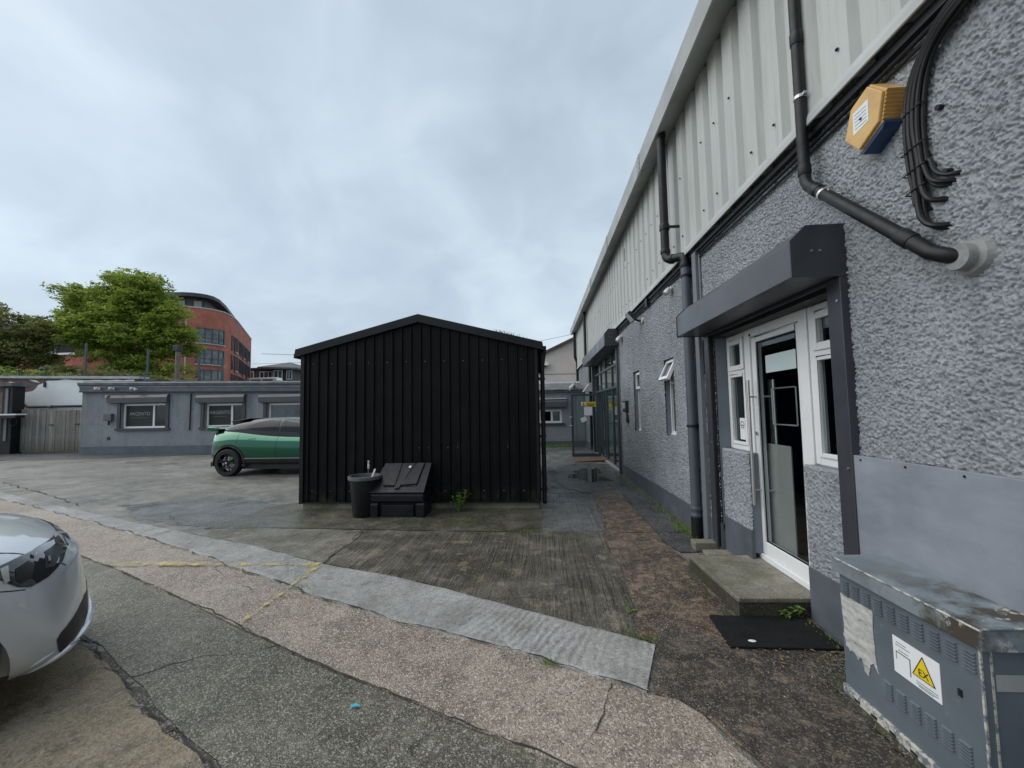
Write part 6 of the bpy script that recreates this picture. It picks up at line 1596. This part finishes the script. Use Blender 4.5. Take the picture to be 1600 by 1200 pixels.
    bx('roof_flashing', 'white_paint', b, (-3, 1.93, Y2 + 1.87, Y2 + 1.95, 2.8, 2.88)); bx('rear_wall', 'render', b, (-3, 1.93, Y2 + 1.96, Y2 + 2.2, 0, 2.78))
    t = thing('wall_camera', 'white tube camera on the outbuilding roof edge', 'camera', (1.35, Y2 - .1, 2.4)); obj('housing', MB().tube([(1.5, Y2 - .05, 2.62), (1.28, Y2 - .32, 2.42)], .07, 10), 'camera_white', t); obj('bracket', MB().box(1.47, 1.55, Y2 - .1, Y2 + .3, 2.5, 2.7), 'trim', t)
    # cream house behind
    Y3 = 24.
    h = thing('cream_house', 'cream rendered house with a brown tiled roof behind the outbuilding', 'house', (4, 28, 0))
    m = MB().add([(-1.2, Y3, 0), (9, Y3, 0), (9, Y3, 4.1), (4.2, Y3, 6.55), (-1.2, Y3, 4.1)], [(0, 1, 2, 3, 4)]); m.box(-1.2, 9, Y3 + .02, Y3 + 8, 0, 4.05); obj('wall', m, 'house_pink', h)
    for sg, xe in ((1, 9.4), (-1, -1.7)):
        ze = 3.85
        r = MB().add([(4.2, Y3 - .25, 6.55), (xe, Y3 - .25, ze), (xe, Y3 + 8.2, ze), (4.2, Y3 + 8.2, 6.55), (4.2, Y3 - .25, 6.72), (xe, Y3 - .25, ze + .17), (xe, Y3 + 8.2, ze + .17), (4.2, Y3 + 8.2, 6.72)], [(0, 1, 2, 3), (4, 5, 6, 7), (0, 1, 5, 4), (1, 2, 6, 5), (2, 3, 7, 6), (3, 0, 4, 7)]); obj('roof', r, 'tiles', h)
    bx('gutter', 'white_paint', h, (-1.7, .58, Y3 - .35, Y3 - .05, 4.12, 4.28)); bx('soffit_box', 'black', h, (-1.6, .4, Y3 - .3, Y3 - .02, 4.02, 4.118))
    obj('render_joint', MB().box(-1.2, 9, Y3 - .012, Y3, 3.60, 3.63), 'strip_grey', h)
build_annex()

def build_left_yard():
    # white rendered wall with fallen render, sloping coping
    Y = 18.6
    w = thing('white_wall', 'tall white rendered yard wall with bare brick at its left end', 'wall', (-23.5, Y, 0))
    prof = [(-27.5, 0), (-19.4, 0), (-19.4, 3.42), (-22.3, 3.42), (-24.4, 3.5), (-27.5, 3.6)]
    obj('wall_core', MB().prism(prof, lambda q, t: (q[0], t, q[1]), Y + .0, Y + .35), 'old_brick', w)
    rp = [(-26.4, 0), (-19.6, 0), (-19.6, 3.38), (-24.15, 3.42), (-24.4, 3.3), (-24.65, 3.22), (-24.75, 3.06), (-24.95, 2.92), (-25.3, 2.87), (-25.7, 2.92), (-26.1, 3.02), (-26.4, 2.9)]
    obj('render_coat', MB().prism(ragged(rp, .3, .03, 4), lambda q, t: (q[0], t, q[1]), Y - .035, Y - .001), 'white_render', w)
    for i, q in enumerate(([(-26.4, 3.3), (-25.95, 3.26), (-25.85, 3.34), (-26.2, 3.42)], [(-25.9, 3.1), (-25.1, 3.16), (-25.1, 3.24), (-25.8, 3.2)], [(-25.2, 3.5), (-24.9, 3.38), (-24.6, 3.33), (-24.8, 3.46)], [(-26.2, 3.08), (-25.7, 3.04), (-25.6, 3.1), (-26.1, 3.16)])):
        obj('render_patch', MB().prism(q, lambda p, t: (p[0], t, p[1]), Y - .02, Y - .001), 'white_render', w)
    cp = MB().add([(-27.5, Y - .1, 3.62), (-19.3, Y - .1, 3.40), (-19.3, Y + .45, 3.40), (-27.5, Y + .45, 3.62), (-27.5, Y - .1, 3.74), (-19.3, Y - .1, 3.52), (-19.3, Y + .45, 3.52), (-27.5, Y + .45, 3.74)], [(0, 3, 2, 1), (4, 5, 6, 7), (0, 1, 5, 4), (1, 2, 6, 5), (2, 3, 7, 6), (3, 0, 4, 7)])
    obj('coping', cp, 'fascia_line', w)
    # timber fence of upright boards
    Yf = 17.3
    f = thing('board_fence', 'weathered upright board fence beside the white wall', 'fence', (-21.5, Yf, 0))
    x = -23.98; rnd = random.Random(6); i = 0
    while x < -20.6:
        wd = rnd.uniform(.14, .2); zt = 1.95 + (.045 if x < -22.9 else 0) + rnd.uniform(-.015, .015) - (x + 23.2) * .012
        obj('board', MB().box(x, x + wd - .012, Yf + rnd.uniform(-.012, .006), Yf + .022, .06 + rnd.uniform(-.02, .02), zt), 'board_wood', f); x += wd
    for z in (.5, 1.5): obj('rail', MB().box(-23.95, -20.5, Yf + .024, Yf + .09, z, z + .09), 'board_wood', f)
    for xx, zz in ((-22.3, 1.25), (-21.05, 1.27)): obj('hinge', MB().box(xx, xx + .22, Yf - .03, Yf - .013, zz, zz + .04), 'black', f)
    # soil pipe along the wall and diagonal
    p = thing('wall_pipe', 'black pipe slanting down then running level along the white wall', 'pipe', (-23, Y, 2))
    obj('pipe', MB().tube([(-26.2, Y - .12, 2.9), (-25.15, Y - .12, 2.18), (-25.0, Y - .12, 2.14), (-19.7, Y - .12, 2.14)], .055, 8), 'black_plastic', p); obj('joint', MB().tube([(-23.9, Y - .12, 2.14), (-23.75, Y - .12, 2.14)], .075, 8), 'strip_grey', p)
    obj('bracket', MB().box(-24.3, -24.22, Y - .1, Y, 3.1, 3.35), 'black', p)
    # black framed brick pier at the far left, with a pale canopy edge
    g = thing('brick_store', 'brick store with black framed corner at the left edge', 'building', (-25.6, 17.6, 0))
    obj('wall', MB().box(-30, -24.25, 17.05, 17.4, 0, 3.05), 'old_brick', g); obj('corner_post', MB().box(-24.25, -23.72, 16.95, 17.4, 0, 3.05), 'shed_trim', g, bevel=.02); obj('post_strip', MB().box(-24.05, -23.92, 16.92, 16.948, .6, 2.95), 'strip_grey', g)
    obj('roof_edge', MB().box(-30, -23.6, 16.8, 17.6, 3.05, 3.2), 'felt', g); obj('canopy', MB().box(-30, -22.9, 16.5, 16.9, 1.74, 1.8), 'white_paint', g); obj('canopy_beam', MB().box(-30, -23.0, 16.55, 16.9, 1.62, 1.738), 'black', g)
    obj('hose', MB().tube([(-23.55 + .16 * math.cos(t), 16.9, 1.42 + .16 * math.sin(t)) for t in np.linspace(0, 9.4, 30)], .02, 6), 'black_plastic', g)
    obj('pier', MB().box(-24.75, -24.1, 17.42, 17.7, 0, 1.9), 'white_render', g)
    # fence posts with mesh behind the annexe
    fp = thing('mesh_fence', 'dark post and wire fence behind the annexe roof', 'fence', (-20, 20.5, 0))
    for x, z in ((-24.5, 5.6), (-20.9, 5.2), (-18.0, 4.65), (-16.7, 4.6)): obj('post', MB().box(x - .04, x + .04, 20.46, 20.54, 0, z), 'dark_frame', fp)
    for z in (3.45,): obj('rail', MB().tube([(-26, 20.5, z + .1), (-19, 20.5, z), (-16.6, 20.5, z - .05)], .02, 5), 'dark_frame', fp)
    sp = MB()
    for i in range(70): x = -27.5 + i * .12; sp.box(x, x + .015, Y + .1, Y + .115, 3.5 + (-.027) * (x + 27.5) * .9, 3.95 - .027 * (x + 27.5))
    o = obj('wall_spikes', sp, 'dark_frame', w); tag(o, kind='stuff')
    pl = thing('utility_pole', 'grey wooden utility pole with a dark cap box behind the annexe', 'pole', (-19.6, 21, 0)); obj('shaft', MB().tube([(-19.65, 21, 0), (-19.68, 21, 5.15)], [.13, .11], 10), 'wood_pole', pl); obj('cap_box', MB().box(-19.85, -19.52, 20.85, 21.15, 5.1, 5.42), 'trim', pl, bevel=.02)
    # overhead wires
    def wire(a, b, sag, r=.012, lab=''):
        P = [Vector(a).lerp(Vector(b), t) - Vector((0, 0, sag * 4 * t * (1 - t))) for t in np.linspace(0, 1, 14)]
        tag(obj('overhead_wire', MB().tube(P, r, 5), 'black'), lab, 'wire')
    wire((-40.5, 57, 10.4), (6, 57, 9.2), .5, .03, 'thin wire level across the sky left of the shed')
    wire((-44, 60, 9.3), (-2, 45, 9.4), .6, .022, 'thin lower wire sagging left of the shed')
    wire((-6, 26, 5.0), (3.6, 23.6, 6.2), .1, .01, 'thin wire above the cream house roof')
build_left_yard()

def build_far():
    # brick apartment block with rounded corner
    b = thing('apartment_block', 'red brick apartment block with a rounded corner and black roof storey', 'building', (-60, 62, 0))
    P = [(-67, 55.0), (-53.3, 55.6), (-51.4, 56.2), (-50.0, 57.3), (-49.2, 58.6), (-48.95, 60.2), (-49.6, 62.6), (-51.4, 66.2), (-61.2, 83), (-67, 83)]
    # denser curve
    zt = 17.5
    n = len(P); m = MB().add([(x, y, 0) for x, y in P] + [(x, y, zt) for x, y in P], [(i, (i + 1) % n, n + (i + 1) % n, n + i) for i in range(n)] + [tuple(range(n, 2 * n))]); obj('wall', m, 'brick', b)
    def off(path, d):
        out = []
        for i, p in enumerate(path):
            a = Vector(path[max(0, i - 1)]); c = Vector(path[min(len(path) - 1, i + 1)]); t = (c - a).normalized(); out.append((p[0] + t.y * d, p[1] - t.x * d))
        return out
    face = P[:9]
    def band(path, d0, d1, z0, z1, name, mt, parent=b):
        A = off(path, d0); B = off(path, d1); k = len(A); mb = MB()
        mb.add([(x, y, z0) for x, y in A] + [(x, y, z0) for x, y in B] + [(x, y, z1) for x, y in A] + [(x, y, z1) for x, y in B],
               [(i, i + 1, k + i + 1, k + i) for i in range(k - 1)] + [(2 * k + i, 2 * k + i + 1, 3 * k + i + 1, 3 * k + i) for i in range(k - 1)] + [(k + i, k + i + 1, 3 * k + i + 1, 3 * k + i) for i in range(k - 1)] + [(i, i + 1, 2 * k + i + 1, 2 * k + i) for i in range(k - 1)])
        return obj(name, mb, mt, parent)
    band(face, -.3, .08, zt, zt + .18, 'coping', 'fascia_line')
    inner = off(face, -3.0)
    k = len(inner); m = MB().add([(x, y, zt) for x, y in inner] + [(x, y, 19.6) for x, y in inner], [(i, i + 1, k + i + 1, k + i) for i in range(k - 1)]); obj('roof_storey', m, 'slate', b)
    band(inner, -6, 1.3, 19.6, 20.15, 'roof', 'slate')
    def along(path):
        d = [0]
        for a, c in zip(path, path[1:]): d.append(d[-1] + math.hypot(c[0] - a[0], c[1] - a[1]))
        return d
    D = along(face)
    def at(s):
        for i in range(len(face) - 1):
            if D[i] <= s <= D[i + 1] + 1e-6:
                t = (s - D[i]) / (D[i + 1] - D[i]); a, c = Vector(face[i]), Vector(face[i + 1]); tt = (c - a).normalized(); return a.lerp(c, t), tt
    def curved_window(s0, s1, z0, z1, nm, mt='far_glass', fr='dark_frame', bars=1, sill=True):
        K = max(2, int((s1 - s0) / .6)); pts = [at(s0 + (s1 - s0) * i / K) for i in range(K + 1)]
        q = MB(); o1 = [(p.x + t.y * .06, p.y - t.x * .06) for p, t in pts]; o2 = [(p.x + t.y * .1, p.y - t.x * .1) for p, t in pts]
        q.add([(x, y, z0) for x, y in o2] + [(x, y, z1) for x, y in o2], [(i, i + 1, K + 2 + i, K + 1 + i) for i in range(K)])
        fr_ = MB(); w = .1
        def bar(sa, sb, za, zb):
            pa, ta = at(sa); pb, tb_ = at(sb); A = (pa.x + ta.y * .16, pa.y - ta.x * .16); B = (pb.x + tb_.y * .16, pb.y - tb_.x * .16); A0 = (pa.x, pa.y); B0 = (pb.x, pb.y)
            fr_.add([(*A, za), (*B, za), (*B, zb), (*A, zb), (*A0, za), (*B0, za), (*B0, zb), (*A0, zb)], [(0, 1, 2, 3), (4, 7, 6, 5), (0, 4, 5, 1), (3, 2, 6, 7), (0, 3, 7, 4), (1, 5, 6, 2)])
        for i in range(K): bar(s0 + (s1 - s0) * i / K, s0 + (s1 - s0) * (i + 1) / K, z0, z0 + w); bar(s0 + (s1 - s0) * i / K, s0 + (s1 - s0) * (i + 1) / K, z1 - w, z1)
        for i in range(nm + 1):
            s = s0 + (s1 - s0) * i / nm; s = min(max(s, s0 + .06), s1 - .06); bar(s - .06, s + .06, z0, z1)
        if bars:
            for i in range(K): bar(s0 + (s1 - s0) * i / K, s0 + (s1 - s0) * (i + 1) / K, z0 + .75, z0 + .82)
        f = obj('window', fr_, fr, b); obj('pane', q, mt, f, fix=False)
        if sill:
            sm = MB()
            for i in range(K):
                pa, ta = at(s0 - .1 + (s1 - s0 + .2) * i / K); pb, t2 = at(s0 - .1 + (s1 - s0 + .2) * (i + 1) / K); A = (pa.x + ta.y * .25, pa.y - ta.x * .25); B = (pb.x + t2.y * .25, pb.y - t2.x * .25)
                sm.add([(*A, z0 - .18), (*B, z0 - .18), (*B, z0 - .02), (*A, z0 - .02), (pa.x, pa.y, z0 - .02), (pb.x, pb.y, z0 - .02)], [(0, 1, 2, 3), (3, 2, 5, 4)])
            obj('sill', sm, 'fascia_line', f)
    floors = [12.35, 9.2, 6.1, 3.0]
    s_c = D[3]
    for z in floors:
        curved_window(D[3] - .6, D[5] + .1, z, z + 2.25, 4)
        for s0 in (1.5, 6.5):
            curved_window(s0, s0 + 3.0, z, z + 2.2, 3)
        s1 = D[6]
        for ds, wd, kind in ((.2, .9, 0), (2.2, 2.4, 1), (6.4, 1.0, 0), (8.4, 1.0, 0), (10.8, 2.2, 1), (14.4, 1.0, 0), (16.2, 2.2, 1), (19.8, .9, 0)):
            if s1 + ds + wd > D[8]: continue
            curved_window(s1 + ds, s1 + ds + wd, z - .3, z + 2.1, 1 if kind == 0 else 2, 'far_glass' if kind == 0 else 'red_dark', 'slate', 0, kind == 1)
    # roof storey windows
    for s0 in (3, 8, 12, 15.2):
        p, t = at(s0); p2, t2 = at(s0 + 2.0)
        A = (p.x - t.y * 2.9, p.y + t.x * 2.9); B = (p2.x - t2.y * 2.9, p2.y + t2.x * 2.9)
        obj('roof_window', MB().add([(*A, 17.9), (*B, 17.9), (*B, 19.2), (*A, 19.2)], [(0, 1, 2, 3)]), 'panel_grey', b)
    o = MB().tube([(at(D[2])[0].x, at(D[2])[0].y - .12, 4), (at(D[2])[0].x, at(D[2])[0].y - .12, 16.5)], .09, 6); obj('downpipe', o, 'fascia_line', b)
    for (s, z) in ((3, 15.5), (6, 12.5), (10, 15.2), (11, 11), (12.0, 14.4), (12.0, 8.2)):
        p, t = at(s); obj('wall_vent', MB().box(p.x - .15, p.x + .15, p.y - .12, p.y + .05, z, z + .25), 'slate', b)
    # second block further left with a mansard of slate
    c = thing('mansard_block', 'brick block with a dark slate mansard behind the left tree', 'building', (-78, 49, 0))
    Yc = 47.
    obj('wall', MB().box(-95, -56.5, Yc, Yc + 7, 0, 9.6), 'brick', c); obj('mansard', MB().prism([(Yc - .1, 9.6), (Yc + .8, 13.0), (Yc + 6.5, 13.0), (Yc + 7, 9.6)], lambda q, t: (t, q[0], q[1]), -95, -60.2), 'slate', c)
    obj('gutter', MB().box(-95, -56.3, Yc - .25, Yc - .0, 9.4, 9.62), 'white_paint', c); obj('roof_slab', MB().box(-96, -59.9, Yc + .3, Yc + 7, 13.0, 13.7), 'slate', c)
    for x in (-92, -86, -80, -74, -68, -62.5):
        obj('dormer_window', MB().box(x, x + 1.6, Yc + .05, Yc + .6, 10.4, 12.2), 'far_glass', c)
        for z in (6.2, 2.8): window_unit(c, 'dark_frame', Yc - .06, x - .2, x + 2.0, z, z + 2.1, [x + .9], 'far_glass', .1)
    # dark hip roofed building far behind, with white windows
    d = thing('dark_pavilion', 'dark boarded building with white windows and a shallow hipped roof far behind', 'building', (-58, 88, 0))
    Yd = 85.
    obj('wall', MB().box(-70, -57.5, Yd + 1, Yd + 8, 0, 11.4), 'slate', d); obj('wall', MB().box(-57.5, -53.1, Yd, Yd + 8, 0, 11.3), 'slate', d); obj('fascia', MB().box(-70, -57.0, Yd + .7, Yd + 8, 11.4, 11.75), 'dark_frame', d)
    obj('roof', MB().add([(-60.5, Yd - 1, 11.4), (-51.6, Yd - 1, 11.0), (-51.6, Yd + 9, 11.0), (-60.5, Yd + 9, 11.4), (-56.2, Yd + 4, 13.2), (-60.5, Yd - 1, 11.75), (-51.6, Yd - 1, 11.35), (-51.6, Yd + 9, 11.35), (-60.5, Yd + 9, 11.75)], [(0, 1, 2, 3), (5, 6, 4), (6, 7, 4), (7, 8, 4), (8, 5, 4), (0, 1, 6, 5), (1, 2, 7, 6), (3, 0, 5, 8)]), 'felt', d)
    window_unit(d, 'white_paint', Yd + .9, -65.0, -62.6, 8.9, 11.0, [-64.2, -63.4], 'far_glass', .16); window_unit(d, 'white_paint', Yd + .9, -61.3, -58.3, 9.0, 10.9, [-60.3, -59.3], 'far_glass', .16)
    window_unit(d, 'white_paint', Yd - .1, -57.4, -55.4, 8.9, 11.0, [-56.4], 'far_glass', .18); window_unit(d, 'white_paint', Yd - .1, -54.5, -53.2, 8.9, 10.9, [-53.9], 'far_glass', .16)
    v = thing('parked_van', 'white van roof showing above the annexe roof line', 'van', (-55.5, 78, 0))
    bd = MB().prism([(-57.2, 6.4), (-51.2, 6.4), (-51.0, 7.5), (-51.6, 8.75), (-57.2, 8.75)], lambda q, t: (q[0], t, q[1]), 77, 79); obj('body', bd, 'white_paint', v, bevel=.15); obj('side_window', MB().box(-56.6, -54.7, 76.93, 77.0, 7.75, 8.35), 'tint', v); obj('side_window', MB().box(-54.3, -52.2, 76.93, 77.0, 7.75, 8.35), 'tint', v)
    for x in (-56, -52.4): obj('wheel', MB().lathe([(.4, -.1), (.4, .1)], (x, 77, 6.4), 1, 14), 'tyre', v)
    tag(obj('embankment', MB().box(-72, -46, 76, 84, 0, 6.0), 'felt'), kind='structure')
MAT['red_dark'] = plain('recessed_balcony', (.05, .022, .02), .7, var=.4, vscale=2)
build_far()

# ------------------------------------------------------------------ TREES
def tree(name, label, base, trunk_h, blobs, nclump, leafsize, mat_leaf, seed, leaves_per=26):
    rnd = random.Random(seed); t = thing(name, label, 'tree', base)
    B = Vector(base); tr = MB()
    tr.tube([B, B + Vector((.1, 0, trunk_h * .5)), B + Vector((0, .1, trunk_h)), B + Vector((.1, .1, trunk_h * 1.5))], [.38, .3, .24, .14], 10)
    for (c, r) in blobs:
        C = Vector(c); s = B + Vector((0, 0, trunk_h * rnd.uniform(.75, 1.2))); mid = s.lerp(C, .5) + Vector((rnd.uniform(-.4, .4), rnd.uniform(-.4, .4), .3)); tr.tube([s, mid, C, C + (C - mid) * .12], [.15, .1, .06, .02], 6)
        for _ in range(4):
            d = Vector((rnd.gauss(0, 1), rnd.gauss(0, 1), rnd.gauss(.2, .8))).normalized(); tr.tube([mid.lerp(C, .6), C + d * r[0] * .5, C + d * r[0] * .6], [.05, .03, .012], 5)
    obj('trunk', tr, 'bark', t, smooth=True)
    rs = np.random.RandomState(seed); cs = []
    vols = np.array([r[0] * r[1] * r[2] for _, r in blobs]) ** .75; vols = vols / vols.sum()
    subs = []
    for bi, (c, r) in enumerate(blobs):
        for _ in range(13):
            d = rs.normal(size=3); d /= np.linalg.norm(d); d[2] = d[2] * .9 + .1
            q = .42 + .3 * rs.rand(); subs.append((np.array(c) + d * np.array(r) * (.55 + .5 * rs.rand()), np.array(r) * q * np.array([1, 1, .72]), vols[bi] / 13))
    for c, r, vv in subs:
        n = int(nclump * vv) + 1
        d = rs.normal(size=(n, 3)); d /= np.linalg.norm(d, axis=1)[:, None]; rad = .2 + .85 * rs.rand(n) ** .6
        cs.append(np.array(c) + d * rad[:, None] * np.array(r))
    cs = np.concatenate(cs); k = leaves_per; N = len(cs) * k
    spread = rs.normal(size=(len(cs), k, 3)) * np.array([.34, .34, .12])[None, None, :] * (leafsize / .2)
    # sprays droop a little outward
    P = (cs[:, None, :] + spread).reshape(-1, 3)
    a = rs.normal(size=(N, 3)); a[:, 2] *= .5; a /= np.linalg.norm(a, axis=1)[:, None]
    up = np.tile([0, 0, 1.], (N, 1)) + rs.normal(size=(N, 3)) * .55; b = np.cross(a, up); b /= np.linalg.norm(b, axis=1)[:, None]
    s = leafsize * (.6 + .8 * rs.rand(N))[:, None]
    v = np.stack([P - a * s, P + b * s * .45, P + a * s + np.array([0, 0, -.25]) * s, P - b * s * .45], 1).reshape(-1, 3) - np.array(base)
    me = bpy.data.meshes.new('crown'); me.vertices.add(len(v)); me.vertices.foreach_set('co', v.reshape(-1).astype(np.float32))
    me.loops.add(N * 4); me.loops.foreach_set('vertex_index', np.arange(N * 4, dtype=np.int32)); me.polygons.add(N); me.polygons.foreach_set('loop_start', np.arange(0, N * 4, 4, dtype=np.int32))
    try: me.polygons.foreach_set('loop_total', np.full(N, 4, dtype=np.int32))
    except Exception: pass
    me.update(); me.validate()
    o = bpy.data.objects.new('crown', me); COL.objects.link(o); o.parent = t; me.materials.append(MAT[mat_leaf])
    return t
tree('broadleaf_tree', 'tall bright green broadleaf tree in front of the brick apartments', (-35.0, 32.5, 0), 5.0,
     [((-35, 32.5, 11.2), (2.7, 2.4, 2.6)), ((-38.2, 32.3, 10.6), (2.3, 2, 2.0)), ((-32.3, 32.5, 9.9), (2.1, 2, 1.9)), ((-37.0, 31.6, 8.6), (2.4, 2, 1.7)), ((-33.8, 31.5, 8.2), (2.6, 2.1, 1.8)), ((-30.6, 32.3, 7.4), (1.8, 1.6, 1.5)), ((-34.8, 31.6, 6.1), (2.6, 2, 1.4)), ((-31.2, 31.8, 5.2), (2.0, 1.6, 1.3)), ((-40.1, 32.4, 12.0), (1.3, 1.1, .9)), ((-36.6, 32.5, 12.9), (1.5, 1.2, 1.2)), ((-33.4, 32.4, 12.3), (1.5, 1.2, 1.1)), ((-41.0, 32.2, 9.0), (1.1, 1., .6))],
     3300, .125, 'leaf_bright', 11, 26)
tree('dark_tree', 'dark olive green tree at the left edge beside the mansard block', (-43.5, 30.5, 0), 4.0,
     [((-43.8, 30.5, 8.6), (3.0, 2, 2.4)), ((-40.9, 30.3, 7.6), (2.2, 1.6, 1.8)), ((-46.5, 30.5, 9.0), (2.6, 2, 2.4)), ((-42.2, 30, 5.8), (2.8, 1.8, 1.8)), ((-45.8, 30, 5.8), (2.2, 1.8, 1.5)), ((-39.6, 30.2, 5.4), (1.4, 1.2, 1.1))],
     1700, .12, 'leaf_dark', 12, 26)
def hedge(label, base, blobs, n, seed, m):
    return tree('bush', label, base, .8, blobs, n, .14, m, seed, 24)
hedge('low green bush between the bright tree and the annexe roof', (-31, 28.5, 0), [((-31.8, 28.5, 4.2), (2.4, 1.2, 1.0)), ((-28.6, 28.5, 3.9), (2.2, 1.2, .9)), ((-35, 28.5, 4.4), (2.2, 1.2, .9)), ((-26.2, 28.6, 3.6), (1.3, 1, .8))], 300, 14, 'leaf_dark')
hedge('yellow green bush at the left edge above the brick store', (-39.5, 26.5, 0), [((-38.8, 26.5, 4.3), (1.6, 1, .8)), ((-36.2, 26.5, 4.2), (1.8, 1, .7)), ((-33.9, 26.5, 4.2), (1.4, 1, .6))], 160, 15, 'leaf_bright')
